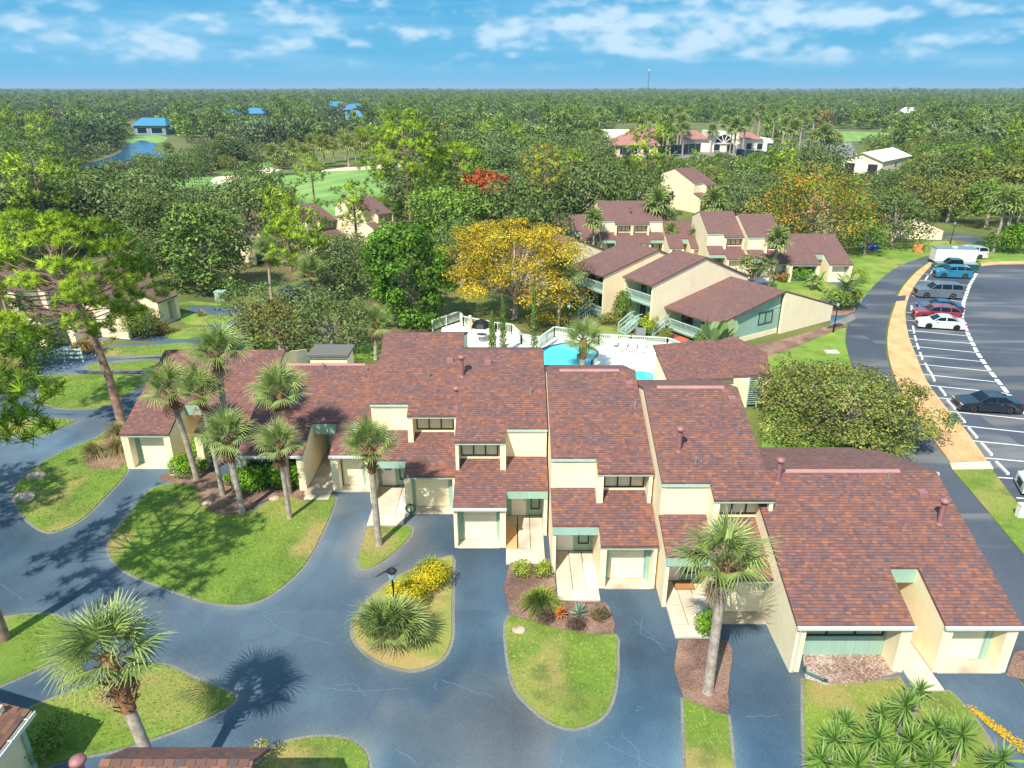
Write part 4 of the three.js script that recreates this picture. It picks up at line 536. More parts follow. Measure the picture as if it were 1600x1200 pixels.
// ---------------------------------------------------------------- plants
class Leaves {
  constructor(seed) { this.r = rand(seed); this.p = []; this.n = []; this.c = []; this.i = []; }
  face(pts, n, c) { const b = this.p.length / 3; for (const q of pts) { this.p.push(q[0], q[1], q[2]); this.n.push(n[0], n[1], n[2]); this.c.push(c[0], c[1], c[2]); } for (let k = 2; k < pts.length; k++) this.i.push(b, b + k - 1, b + k); }
  leaf(x, y, z, s, nx, ny, nz, c, asp = 0.7) {
    const r = this.r; let L = Math.hypot(nx, ny, nz) || 1; nx /= L; ny /= L; nz /= L;
    let gx = nx + (r() - 0.5) * 1.2, gy = ny + (r() - 0.5) * 1.2, gz = nz + (r() - 0.5) * 1.2; L = Math.hypot(gx, gy, gz) || 1; gx /= L; gy /= L; gz /= L;
    if (gx * nx + gy * ny + gz * nz < 0.05) { gx = nx; gy = ny; gz = nz; }
    let tx = r() - 0.5, ty = r() - 0.5, tz = r() - 0.5; const d = tx * gx + ty * gy + tz * gz; tx -= d * gx; ty -= d * gy; tz -= d * gz; L = Math.hypot(tx, ty, tz) || 1; tx /= L; ty /= L; tz /= L;
    const bx = gy * tz - gz * ty, by = gz * tx - gx * tz, bz = gx * ty - gy * tx, w = s * asp * 0.5, h = s * 0.5;
    const mx = nx * 1.6 + gx, my = ny * 1.6 + gy, mz = nz * 1.6 + gz, m = Math.hypot(mx, my, mz) || 1;
    this.face([[x - tx * h, y - ty * h, z - tz * h], [x - bx * w, y - by * w, z - bz * w], [x + tx * h, y + ty * h, z + tz * h], [x + bx * w, y + by * w, z + bz * w]], [mx / m, my / m, mz / m], c);
  }
  lobe(c, rad, n, size, pal, o = {}) {
    const r = this.r, tone = o.tone ?? 1;
    for (let k = 0; k < n; k++) {
      let x, y, z, L; do { x = r() * 2 - 1; y = r() * 2 - 1; z = r() * 2 - 1; L = Math.hypot(x, y, z); } while (L > 1 || L < 0.05); x /= L; y /= L; z /= L;
      if (o.top && y < -0.35 && r() < 0.7) y = -y;
      const f = 1.06 - Math.pow(r(), 1.6) * (o.depth ?? 0.5), q = pal[Math.floor(r() * pal.length)], t = tone * (0.72 + 0.56 * r());
      this.leaf(c[0] + x * rad[0] * f, c[1] + y * rad[1] * f, c[2] + z * rad[2] * f, size * (0.65 + 0.7 * r()), x / rad[0] * rad[1], y + 0.25, z / rad[2] * rad[1], [q[0] * t, q[1] * t, q[2] * t], o.asp);
    }
  }
  blade(a, d, len, w, bend, c0, c1, up = [0, 1, 0]) {               // a narrow leaf in two pieces that bends over
    const A = V(...a), D = V(...d).normalize(), S = D.clone().cross(V(...up)); if (S.lengthSq() < 1e-4) S.set(1, 0, 0); S.normalize(); const N = S.clone().cross(D);
    const B = A.clone().addScaledVector(D, len * 0.55), E = B.clone().addScaledVector(D, len * 0.45).addScaledVector(V(0, -1, 0), bend * len);
    const n = N.toArray(), q = (v, s) => v.clone().addScaledVector(S, s * w).toArray(), b = this.p.length / 3;
    for (const [v, c] of [[q(A, -0.6), c0], [q(A, 0.6), c0], [q(B, 1), c0], [q(B, -1), c0], [E.toArray(), c1]]) { this.p.push(...v); this.n.push(...n); this.c.push(...c); }
    this.i.push(b, b + 1, b + 2, b, b + 2, b + 3, b + 3, b + 2, b + 4);
  }
  build() { const g = new THREE.BufferGeometry(); g.setAttribute('position', new THREE.BufferAttribute(new Float32Array(this.p), 3)); g.setAttribute('normal', new THREE.BufferAttribute(new Float32Array(this.n), 3)); g.setAttribute('color', new THREE.BufferAttribute(new Float32Array(this.c), 3)); g.setIndex(this.i); return g; }
}
const PAL = {
  oak: [[0.075, 0.115, 0.028], [0.11, 0.155, 0.040], [0.145, 0.19, 0.058], [0.09, 0.125, 0.038]],
  grey: [[0.105, 0.15, 0.042], [0.14, 0.185, 0.058], [0.175, 0.215, 0.075], [0.09, 0.13, 0.04]],
  green: [[0.09, 0.165, 0.022], [0.145, 0.235, 0.032], [0.19, 0.285, 0.044], [0.12, 0.19, 0.036]],
  olive: [[0.15, 0.165, 0.030], [0.21, 0.22, 0.045], [0.25, 0.24, 0.06], [0.13, 0.145, 0.04]],
  pine: [[0.17, 0.27, 0.016], [0.27, 0.40, 0.022], [0.36, 0.50, 0.035], [0.20, 0.31, 0.024]],
  podo: [[0.07, 0.16, 0.015], [0.12, 0.24, 0.022], [0.17, 0.31, 0.03], [0.08, 0.17, 0.02]],
  gold: [[0.52, 0.35, 0.016], [0.62, 0.43, 0.025], [0.44, 0.26, 0.02], [0.24, 0.26, 0.03]],
  rust: [[0.46, 0.15, 0.02], [0.50, 0.26, 0.02], [0.40, 0.17, 0.02], [0.14, 0.19, 0.02]],
  red: [[0.55, 0.07, 0.03], [0.62, 0.12, 0.05], [0.40, 0.07, 0.03], [0.34, 0.16, 0.03]],
  palm: [[0.20, 0.28, 0.06], [0.25, 0.33, 0.085]], palmTip: [[0.50, 0.52, 0.20], [0.42, 0.47, 0.17]],
  shrub: [[0.10, 0.21, 0.016], [0.16, 0.31, 0.024], [0.22, 0.40, 0.03]],
};
const scaleC = (c, s) => c.map((x) => x * s);
for (const [k, f] of [['oak', 1.25], ['grey', 1.25], ['olive', 1.3], ['green', 1.3], ['podo', 1.02], ['pine', 1.25], ['shrub', 1.15], ['gold', 1.15], ['rust', 1.25], ['red', 0.95]]) PAL[k] = PAL[k].map((c) => scaleC(c, f));
// broad crowned trees: limbs that end in uneven clumps of leaves
function broadCrown(seed, o) {
  const r = rand(seed), L = new Leaves(seed + 1), lobes = [], H = o.h, W = o.w, n = o.lobes ?? 16, low = o.low ?? 0.3;
  for (let k = 0; k < n; k++) {
    const t = (k + 0.5) / n, a = k * 2.4 + r() * 0.7, y = H * (low + (0.93 - low) * Math.pow(t, 0.85)), prof = (o.shape ?? ((q) => Math.sqrt(Math.max(0, 1 - Math.pow(Math.max(0, q - 0.25) / 0.78, 2)))))((y / H - low) / (1 - low));
    const d = W * 0.5 * prof * (0.45 + 0.45 * r()), s = W * (o.lump ?? 0.2) * (0.75 + 0.5 * r());
    lobes.push({ c: [Math.cos(a) * d, y - s * 0.3, Math.sin(a) * d], r: [s, s * (o.flat ?? 0.7), s], tone: 0.78 + 0.44 * r() });
  }
  const per = Math.round(o.leaves / n); for (const q of lobes) { const m = Math.max(2, Math.round(per / 40)); L.lobe(q.c, q.r, Math.round(per * 0.55), o.size, o.pal, { tone: q.tone, top: true }); for (let k = 0; k < 3; k++) { const a = r() * 6.28, e = r() * 1.2 - 0.2; L.lobe([q.c[0] + Math.cos(a) * q.r[0] * 0.8, q.c[1] + e * q.r[1] * 0.8, q.c[2] + Math.sin(a) * q.r[2] * 0.8], q.r.map((x) => x * 0.5), Math.round(per * 0.15), o.size, o.pal, { tone: q.tone * (0.85 + 0.4 * r()), top: true }); } }
  return { L, lobes };
}
function limbs(seed, lobes, o) {
  const r = rand(seed), g = new Geo().soft(), H = o.h, tr = o.tr ?? 0.25, top = H * (o.fork ?? 0.35), lean = o.lean ?? [0, 0];
  g.tube([[0, -0.05, 0], [lean[0] * 0.4 + 0.05, top * 0.5, lean[1] * 0.4], [lean[0], top, lean[1]]], [tr * 1.3, tr, tr * 0.85], 8);
  for (const q of lobes) { if (r() > (o.limbShare ?? 0.75)) continue; const m = [lean[0] + (q.c[0] - lean[0]) * 0.45, top + (q.c[1] - top) * 0.6, lean[1] + (q.c[2] - lean[1]) * 0.45]; g.tube([[lean[0], top - 0.1, lean[1]], m, q.c], [tr * 0.55, tr * 0.36, tr * 0.1], 5, false); }
  return g;
}
function broadTree(name, label, seed, o, at, group) {
  const t = thing(name, label, o.cat ?? 'tree', [at[0], 0, at[1]], o.turn ?? 0, group), { L, lobes } = broadCrown(seed, o);
  part(t, 'trunk', limbs(seed + 3, lobes, o), o.bark ?? M.bark); part(t, 'crown', L.build(), M.leaf); return t;
}
// pines: bare trunk, limbs with bursts of needles
function pineTree(label, seed, o, at, group) {
  const t = thing('pine_tree', label, 'tree', [at[0], 0, at[1]], o.turn ?? 0, group), r = rand(seed), g = new Geo().soft(), L = new Leaves(seed + 1), H = o.h, tr = o.tr ?? 0.24, lean = o.lean ?? [0, 0];
  const at2 = (f) => [lean[0] * f * f, H * f, lean[1] * f * f];
  g.tube([0, 0.25, 0.5, 0.75, 0.97].map(at2), [tr * 1.2, tr, tr * 0.85, tr * 0.6, tr * 0.15], 9);
  const tufts = [], nb = o.branches ?? 30, f0 = o.from ?? 0.5;
  for (let k = 0; k < nb; k++) {
    const f = f0 + (0.97 - f0) * (k + r()) / nb, a = k * 2.4 + r(), prof = (o.shape ?? ((q) => Math.sqrt(Math.max(0.05, 1 - Math.pow((q - 0.35) / 0.68, 2)))))((f - f0) / (1 - f0)), len = (o.w / 2) * prof * (0.7 + 0.45 * r()), up = 0.15 + 0.35 * r() + (f - f0) * 0.5, P = at2(f);
    const end = [P[0] + Math.cos(a) * len, P[1] + up * len * 0.8, P[2] + Math.sin(a) * len], mid = [P[0] + Math.cos(a) * len * 0.5, P[1] + up * len * 0.25, P[2] + Math.sin(a) * len * 0.5];
    g.tube([P, mid, end], [tr * 0.3, tr * 0.2, tr * 0.06], 5, false);
    const n = Math.max(3, Math.round((o.tufts ?? 9) * (0.6 + 0.8 * r()) * (0.5 + len / o.w)));
    for (let q = 0; q < n; q++) { const s = 0.45 + 0.6 * r(), sp = o.spread ?? 0.8; tufts.push([P[0] + (end[0] - P[0]) * s + (r() - 0.5) * sp * 1.6, P[1] + (end[1] - P[1]) * s * s + (r() - 0.25) * sp, P[2] + (end[2] - P[2]) * s + (r() - 0.5) * sp * 1.6]); }
  }
  for (let k = 0; k < (o.puffs ?? 0); k++) {                            // rounded clusters of tufts that make the umbrella of an old pine
    const f = (k + 0.5) / o.puffs, y = 1 - 1.6 * f, rr = Math.sqrt(Math.max(0, 1 - y * y)), a = k * 2.39996 + r() * 0.5, q = 0.72 + 0.3 * r(), c = [lean[0] * 0.85 + Math.cos(a) * rr * o.w / 2 * q, H * (o.mid ?? 0.735) + y * o.rise * q, lean[1] * 0.85 + Math.sin(a) * rr * o.w / 2 * q], P = at2(Math.min(0.9, Math.max(f0, 0.62 + y * 0.2)));
    g.tube([P, [(P[0] + c[0]) / 2, (P[1] + c[1]) / 2 - 0.3, (P[2] + c[2]) / 2], c], k % 2 ? [tr * 0.22, tr * 0.14, tr * 0.05] : [tr * 0.1, tr * 0.08, tr * 0.04], 5, false);
    for (let m = 0; m < (o.perPuff ?? 18); m++) { const b = r() * 6.28, e = Math.acos(1 - 1.5 * r()), s = (0.55 + 0.5 * r()) * (o.puffR ?? 1.15); tufts.push([c[0] + Math.cos(b) * Math.sin(e) * s, c[1] + Math.cos(e) * s * 0.7, c[2] + Math.sin(b) * Math.sin(e) * s]); }
  }
  const nl = o.needles ?? 20, len = o.len ?? 0.42, w = o.nw ?? 0.028;
  for (const T of tufts) {
    const tone = 0.6 + 0.65 * r(), out = V(T[0] - lean[0] * 0.6, (T[1] - H * 0.72) * 0.9 + 0.6, T[2] - lean[1] * 0.6).normalize();
    for (let k = 0; k < nl; k++) {
      const d = V(r() - 0.5, r() - 0.28, r() - 0.5).normalize(), l = len * (0.7 + 0.5 * r()), c = scaleC(o.pal ? o.pal[Math.floor(r() * o.pal.length)] : PAL.pine[Math.floor(r() * 4)], tone), s = d.clone().cross(V(r() - 0.5, r() - 0.5, r() - 0.5)).normalize().multiplyScalar(w), n = d.clone().multiplyScalar(0.5).add(out).normalize(), e = V(...T).addScaledVector(d, l), f = s.clone().cross(d);
      const pts = [[T[0] - s.x, T[1] - s.y, T[2] - s.z], [T[0] + s.x, T[1] + s.y, T[2] + s.z], [e.x + s.x * 0.5, e.y + s.y * 0.5, e.z + s.z * 0.5], [e.x - s.x * 0.5, e.y - s.y * 0.5, e.z - s.z * 0.5]];
      L.face(f.dot(n) < 0 ? pts.reverse() : pts, n.toArray(), c);
    }
  }
  for (let k = 0; k < (o.snags ?? 0); k++) { const f = 0.3 + 0.2 * r(), a = o.snagTurn ?? r() * 6.28, P = at2(f); g.tube([P, [P[0] + Math.cos(a) * 1.0, P[1] - 0.05, P[2] + Math.sin(a) * 1.0], [P[0] + Math.cos(a) * 2.3, P[1] + 0.35, P[2] + Math.sin(a) * 2.3]], [0.09, 0.07, 0.03], 6); }
  part(t, 'trunk', g, o.bark ?? M.pineBark); part(t, 'crown', L.build(), M.leaf); return t;
}
// fan palms
function fanFrond(seed, o = {}) {
  const r = rand(seed), L = new Leaves(seed), pl = o.stalk ?? 0.85, bl = o.blade ?? 0.95, n = o.n ?? 26, c0 = PAL.palm[seed % 2], c1 = PAL.palmTip[(seed >> 1) % 2], st = [0.22, 0.27, 0.10];
  const hub = [pl, 0.10, 0];
  L.blade([0, 0.02, 0], [1, 0.12, 0], pl * 1.05, 0.022, 0, st, st); L.blade([0, 0.02, 0], [1, 0.12, 0], pl * 1.05, 0.022, 0, st, st, [0, 0, 1]);
  for (let k = 0; k < n; k++) {
    const a = (k / (n - 1) - 0.5) * 2 * (o.arc ?? 2.25), fold = 0.42 * Math.abs(Math.sin(a * 0.7)), d = [Math.cos(a), -0.12 + 0.34 - fold * 0.9 - 0.25 * (1 - Math.cos(a)) * 0.5, Math.sin(a) * 0.92], len = bl * (0.82 + 0.2 * Math.cos(a)) * (0.88 + 0.24 * r()), t = 0.75 + 0.5 * r();
    L.blade(hub, d, len, o.bw ?? 0.023, (o.droop ?? 0.22) * (0.6 + 0.8 * r()), scaleC(c0, t), scaleC(c1, t));
  }
  return L.build();
}
const frondKinds = [0, 1, 2, 3].map((k) => fanFrond(900 + k, { droop: [0.12, 0.25, 0.4, 0.2][k], stalk: [0.95, 0.8, 0.75, 0.9][k] }));
const deadFrond = (() => { const g = fanFrond(951, { droop: 0.7, n: 16, arc: 1.5 }); const c = g.attributes.color; for (let i = 0; i < c.count; i++) c.setXYZ(i, 0.24 + 0.08 * hash(i, 1), 0.16, 0.09); return g; })();
function placeFronds(root, n, y, xz, seed, o = {}) {
  const r = rand(seed), e0 = o.top ?? 84, e1 = o.bottom ?? -8;
  for (let k = 0; k < n; k++) { const t = (k + 0.5) / n, f = part(root, 'frond', frondKinds[Math.floor(r() * 4)], M.frond); f.position.set(xz[0], y, xz[1]); f.rotation.order = 'YZX'; f.rotation.set((r() - 0.5) * 0.5, k * 2.39996 + r() * 0.4, R(e0 + (e1 - e0) * Math.pow(t, 0.8) + (r() - 0.5) * 16)); f.scale.setScalar((o.s ?? 1) * (0.85 + 0.25 * r())); }
}
function sabal(label, at, top, height, o = {}) {                      // at: foot, top: where the trunk ends over the ground
  const t = thing('sabal_palm', label, 'palm tree', [at[0], 0, at[1]], 0, o.group), dx = top[0] - at[0], dz = top[1] - at[1], g = new Geo().soft(), P = (f) => [dx * (f * 0.6 + 0.4 * f * f), height * f, dz * (f * 0.6 + 0.4 * f * f)], w = o.tr ?? 0.17, seed = o.seed ?? 1;
  g.tube([0, 0.04, 0.2, 0.5, 0.8, 0.9].map(P), [w * 1.25, w * 1.1, w, w * 0.95, w * 0.95, w * 1.05], 10); part(t, 'trunk', g, M.barkGrey);
  const b = new Geo(), r = rand(seed + 5), y0 = height - (o.boots ?? 0.9) * 1.25;
  b.tube([P(y0 / height), P(1 - 0.25 / height), P(1 + 0.2 / height)], [w * 1.1, w * 1.4, w * 1.0], 9);
  for (let k = 0; k < 44; k++) { const f = k / 44, y = y0 + (height - y0) * f * 1.05, a = k * 2.4 + r() * 0.3, q = P(y / height), rr = w * (1.15 + 0.35 * f); b.bar([q[0] + Math.cos(a) * rr * 0.8, y, q[2] + Math.sin(a) * rr * 0.8], [q[0] + Math.cos(a) * rr * 1.75, y + 0.24, q[2] + Math.sin(a) * rr * 1.75], 0.055, 0.03); }
  part(t, 'boots', b, M.boots); const q = P(1);
  placeFronds(t, o.fronds ?? 24, height + 0.05, [q[0], q[2]], seed, o);
  for (let k = 0; k < (o.dead ?? (1 + seed % 4)); k++) { const f = part(t, 'dead_frond', deadFrond, M.frond); f.position.set(q[0], height - 0.2, q[2]); f.rotation.order = 'YZX'; f.rotation.set(0, r() * 6.28, R(-62 - 20 * r())); f.scale.setScalar((o.s ?? 1) * 0.8); }
  return t;
}
function palmProto(name, label, h, o = {}) {                           // a palm with its crown as one part, for the distance
  const t = thing(name, label, 'palm tree', [0, 0, 0], 0, o.group), w = o.tr ?? 0.18; part(t, 'trunk', new Geo().soft().tube([[0, 0, 0], [0.1, h * 0.5, 0], [0, h, 0]], [w * 1.3, w, w], 7), M.barkGrey);
  const r = rand(o.seed ?? 7), gs = []; for (let k = 0; k < (o.n ?? 24); k++) { const q = fanFrond(700 + k + (o.seed ?? 0), { n: 11, bw: 0.075, droop: 0.28, stalk: 0.7 }); const m = new THREE.Matrix4().makeRotationFromEuler(new THREE.Euler((r() - 0.5) * 0.5, k * 2.4, R((o.top ?? 80) + ((o.bottom ?? -45) - (o.top ?? 80)) * (k / (o.n ?? 24)) + 12 * r()), 'YZX')); q.applyMatrix4(m); q.scale(o.s ?? 1.1, o.s ?? 1.1, o.s ?? 1.1); q.translate(0, h, 0); gs.push(q); }
  const mg = mergeGeometries(gs); if (o.tint) { const c = mg.attributes.color; for (let i = 0; i < c.count; i++) c.setXYZ(i, c.getX(i) * o.tint[0], c.getY(i) * o.tint[1], c.getZ(i) * o.tint[2]); } part(t, 'crown', mg, M.leaf); return t;
}
// the palms that stand in front
const zAt = (p, z) => p;
sabal('big sabal palm in the lower left foreground with shaggy brown boots under its crown', [-11.2, -16.1], [-12.55, -17.1], 5.6, { seed: 11, fronds: 23, s: 1.2, tr: 0.2, boots: 1.35, bottom: -12 });
sabal('sabal palm on the small grass island between two driveways', [-6.94, -31.0], [-7.0, -31.1], 5.55, { seed: 12, fronds: 25, boots: 1.0, s: 1.08 });
sabal('leaning sabal palm on the mulch strip in front of the right end of the row', [7.7, -21.2], [7.75, -21.4], 6.0, { seed: 13, fronds: 23, s: 1.15, tr: 0.2, boots: 0.7 });
sabal('tallest sabal palm of the group by the second house, crown above the roof ridge', [-16.45, -36.6], [-16.2, -36.7], 8.5, { seed: 14, s: 1.12 });
sabal('sabal palm leaning left beside the first garage', [-19.15, -37.7], [-19.75, -37.7], 5.9, { seed: 15, s: 1.12 });
sabal('sabal palm with slim pale trunk rising from the middle of the mulch bed', [-16.9, -35.9], [-17.15, -35.9], 6.5, { seed: 16, s: 1.0, tr: 0.14 });
sabal('short sabal palm with thick boots at the edge of the large lawn', [-15.1, -34.0], [-15.35, -34.2], 4.6, { seed: 17, s: 1.1, boots: 1.1 });
sabal('sabal palm with straight trunk before the hedge of the second house', [-13.1, -36.05], [-12.85, -36.1], 6.4, { seed: 18, s: 1.12, boots: 1.1 });
sabal('slim small-crowned sabal palm on the lawn edge next to the stone step', [-12.3, -33.5], [-12.4, -33.6], 4.4, { seed: 19, s: 0.85, tr: 0.13 });
sabal('low spreading palm beside the pool water', [5.9, -55.6], [5.9, -55.6], 2.7, { seed: 20, s: 1.35, fronds: 24, tr: 0.26, boots: 1.2, bottom: -20 });
for (const [label, b, hpx, s, seed] of [['sabal palm behind the ridge of the second house with fibrous trunk', [-11.97, -58.47], 3.1, 1.15, 31], ['sabal palm left of the dense green tree, leaning slightly', [-21.19, -72.3], 4.3, 1.3, 32], ['sabal palm with rough trunk near the far left lawn', [-26.59, -76.17], 5.6, 1.25, 33], ['sabal palm standing by the woods above the left lawn', [-36.07, -91.09], 5.6, 1.35, 34], ['sabal palm between the yellow tree and the pool houses', [4.59, -67.51], 5.0, 1.5, 35]]) sabal(label, b, [b[0] + 0.2, b[1] - 0.3], hpx, { seed, s, fronds: 24, dead: 3 });
{ const p = palmProto('sabal_palm', 'sabal palm in front of the left end house of the back row', 5.2, { seed: 41, s: 1.3 });
  p.position.set(11.2, 0, -99.5 + 1); let q = null;
  for (const [label, [x, z], s] of [['sabal palm before the right half of the farthest pair in the back row', [20.82, -103.72], 1.3], ['sabal palm before the low house between the two pairs', [36.46, -105.99].map((v, i) => i ? v : v - 7), 1.25], ['squat sabal palm among the shrubs left of the low middle house', [22.11, -99.44], 0.7], ['squat sabal palm just behind the middle pool house ridge', [25.53, -98.63], 0.7], ['sabal palm on the drive before the nearer pair of the back row', [31.64, -84.85], 1.0], ['thick sabal palm at the lawn edge beyond the parking lot', [69.99, -102.84], 1.35], ['second sabal palm close behind the one beyond the parking lot', [74.19, -107.39], 1.25]]) copyOf(p, label, [x, 0, z], x, s); }
// pines in front left
pineTree('big slash pine with bright yellow green needles rising at the left of the row', 61, { h: 14.0, w: 11.8, rise: 4.7, mid: 0.70, tr: 0.27, from: 0.5, branches: 10, tufts: 3, spread: 0.8, puffs: 66, perPuff: 24, puffR: 0.95, needles: 42, len: 0.34, nw: 0.016, lean: [-2.4, 0.3], snags: 1, snagTurn: 3.3 }, [-27.85, -45.8]);
pineTree('slash pine standing left of the picture whose branches reach into the left edge', 63, { h: 9.2, w: 7.6, rise: 2.4, from: 0.4, branches: 16, tufts: 6, puffs: 30, perPuff: 14, needles: 30, len: 0.42, nw: 0.02 }, [-33.2, -30.4]);
pineTree('slash pine standing on the lower left lawn with only its foot in view', 65, { h: 14.5, w: 9.5, rise: 3.2, from: 0.6, branches: 10, tufts: 5, puffs: 34, perPuff: 14, needles: 28, len: 0.44, nw: 0.024, lean: [-0.8, 0.4] }, [-21.95, -24.1]);
// a palm below the frame has none of itself in view and is left out; trees in the middle
broadTree('podocarpus_tree', 'dense dark green tree with lumpy foliage behind the tallest roof of the row', 71, { h: 10.6, w: 10.0, lobes: 40, low: 0.08, lump: 0.125, flat: 0.85, leaves: 15000, size: 0.3, pal: PAL.podo, tr: 0.35, bark: M.barkGrey, shape: (q) => 0.95 - 0.55 * q * q }, [-10.4, -68.5]);
broadTree('golden_tree', 'broad tree in golden yellow bloom behind the pool railing', 73, { h: 10.2, w: 15.5, lobes: 44, low: 0.34, lump: 0.12, flat: 0.62, leaves: 36000, size: 0.185, pal: [...PAL.gold, ...PAL.olive.slice(0, 1)], tr: 0.3, bark: M.barkGrey, fork: 0.22, limbShare: 1 }, [0.3, -70.5]);
broadTree('ligustrum_tree', 'wide low green tree beside the service road behind the end house', 75, { h: 3.9, w: 12.8, lobes: 46, low: 0.25, lump: 0.11, flat: 0.6, leaves: 24000, size: 0.18, pal: [...PAL.olive, ...PAL.olive, ...PAL.oak], tr: 0.28, bark: M.barkGrey, fork: 0.15, limbShare: 1 }, [22.9, -44.8]);
for (const [name, label, seed, px, o] of [
  ['maple_tree', 'tree with red autumn leaves above the golden tree', 77, [-3.81, -105.53], { h: 11.5, w: 8.2, leaves: 5500, size: 0.36, pal: PAL.red }],
  ['cypress_tree', 'large orange and green tree behind the nearer pair of the back row', 79, [43.34, -103.72], { h: 12, w: 16, lobes: 26, low: 0.2, leaves: 12000, size: 0.3, pal: [...PAL.rust, ...PAL.green, ...PAL.olive.slice(0, 2)], limbShare: 1 }],
  ['oak_tree', 'dark oak in front of the cream gable near the road bend', 81, [57.11, -106.92], { h: 8, w: 11, leaves: 4800, size: 0.36, pal: PAL.oak, low: 0.3 }],
  ['magnolia_tree', 'large glossy tree at the edge of the left lawn, reaching the ground', 83, [-35.33, -81.29], { h: 10.5, w: 9.5, lobes: 26, low: 0.1, leaves: 7500, size: 0.36, pal: [...PAL.oak, ...PAL.green, [0.12, 0.16, 0.06]] }],
  ['oak_tree', 'grey brown bushy tree behind the roofs left of the dense green tree', 85, [-21.07, -61.29], { h: 4.6, w: 6.8, lobes: 16, low: 0.25, leaves: 3600, size: 0.24, pal: [...PAL.olive.map((c) => scaleC(c, 0.7)), [0.16, 0.10, 0.05]] }],
  ['oak_tree', 'loose grey green tree behind the second ridge, slim trunk', 87, [-15.81, -58.79], { h: 6.6, w: 7.5, lobes: 18, low: 0.3, leaves: 4200, size: 0.24, pal: PAL.grey }],
  ['oak_tree', 'grey leafless-looking small tree left of the bushy tree', 89, [-25.45, -65.9], { h: 5.2, w: 6, lobes: 14, low: 0.35, leaves: 2200, size: 0.22, pal: PAL.grey }],
  ['oak_tree', 'small tree beside the lane at the far left lawn', 91, [-23.83, -58.79], { h: 3.6, w: 3.4, lobes: 9, low: 0.35, leaves: 900, size: 0.2, pal: PAL.grey }],
  ['oak_tree', 'rounded oak between the left woods and the fairway', 93, [-36.38, -100.27], { h: 11, w: 13, lobes: 22, leaves: 6000, size: 0.4, pal: PAL.grey }],
  ['oak_tree', 'oak at the left woods edge beyond the pine crown', 95, [-46.02, -94.35], { h: 10, w: 13, lobes: 20, leaves: 6000, size: 0.4, pal: PAL.oak }],
  ['oak_tree', 'green tree right of the dense dark tree and above the fence', 97, [-8.45, -92.51], { h: 11, w: 10, lobes: 20, leaves: 5600, size: 0.36, pal: PAL.green }],
  ['oak_tree', 'light green tree behind the golden tree at its left', 99, [-6, -83.33], { h: 8, w: 8, lobes: 18, leaves: 3600, size: 0.3, pal: [...PAL.grey, ...PAL.green] }],
  ['oak_tree', 'small round tree in front of the nearer pair of the back row', 103, [28.53, -82.15], { h: 4.2, w: 4.4, lobes: 10, leaves: 1500, size: 0.24, pal: [...PAL.olive, ...PAL.grey], low: 0.4 }],
]) broadTree(name, label, seed, { tr: 0.24, bark: M.barkGrey, ...o }, px);
for (const [label, seed, px, o] of [['tall slash pine with two-tiered bright crown left of the red tree', 111, [-13.99, -99.44], { h: 18.5, w: 11, rise: 5.2, from: 0.42, lean: [-0.6, 0], puffs: 30, perPuff: 14, puffR: 1.3 }], ['yellowing thin pine with bare limbs in the middle of the woods', 113, [5.09, -113.37], { h: 13.5, w: 8.5, from: 0.45, pal: PAL.gold.concat(PAL.pine), tufts: 6 }], ['slash pine right of the tall pine above the fairway', 115, [-7.64, -113.37], { h: 14, w: 8, from: 0.5 }], ['young pine growing over the left house roofs', 117, [-23.11, -77.2], { h: 9.8, w: 7.5, from: 0.35 }], ['slim pine behind the stepped roofs, crown over the fairway edge', 119, [-21.42, -98.22], { h: 9.5, w: 6, from: 0.45, tufts: 6 }], ['thin young pine on the fairway rough', 121, [-39.88, -146.66], { h: 9, w: 7, from: 0.5, tufts: 5 }]])
  pineTree(label, seed, { tr: 0.2, branches: 26, tufts: 12, needles: 22, len: 0.5, nw: 0.035, spread: 1.2, ...o }, px);
// columnar cypresses by the railing
for (const [label, px, h, seed] of [['tall slender column cypress before the pool railing, right one of three', [1.92, -58.79], 6.7, 1], ['column cypress in the middle of the three by the railing', [-0.8, -59.44], 5.4, 2], ['shortest column cypress left of the other two', [-1.77, -59.44], 4.0, 3]]) {
  const t = thing('column_cypress', label, 'tree', [px[0], 0, px[1]]), L = new Leaves(200 + seed), r = rand(seed); for (let k = 0; k < 16; k++) { const f = k / 15; L.lobe([(r() - 0.5) * 0.1, 0.3 + f * (h - 0.4), (r() - 0.5) * 0.1], [0.42 * Math.pow(1 - f * 0.92, 0.6), 0.35, 0.42 * Math.pow(1 - f * 0.92, 0.6)], 130, 0.13, PAL.podo.map((c) => [c[0] * 1.3, c[1], c[2] * 2]), { tone: 0.8 + 0.4 * r() }); }
  part(t, 'trunk', new Geo().soft().cyl(0, 0, 0, h * 0.9, 0.07, 0.02, 6), M.bark); part(t, 'crown', L.build(), M.leaf);
}
// shrubs, grasses and bedding plants
function shrub(name, label, cat, at, rad, n, size, pal, seed, group) { const t = thing(name, label, cat, [at[0], 0.03, at[1]], 0, group), L = new Leaves(seed), r = rand(seed + 1); for (let k = 0; k < 7; k++) { const a = k * 2.4, d = k ? 0.5 : 0; L.lobe([Math.cos(a) * d * rad[0], rad[1] * (0.45 + 0.5 * r()), Math.sin(a) * d * rad[2]], [rad[0] * 0.62, rad[1] * 0.6, rad[2] * 0.62], Math.round(n / 7), size, pal, { tone: 0.75 + 0.5 * r(), top: true, depth: 0.35 }); } const st = new Geo(); for (let k = 0; k < 5; k++) st.bar([0, 0, 0], [Math.cos(k * 1.3) * rad[0] * 0.5, rad[1] * 0.8, Math.sin(k * 1.3) * rad[2] * 0.5], 0.03); part(t, 'stem', st, M.bark); part(t, 'foliage', L.build(), M.leaf); return t; }
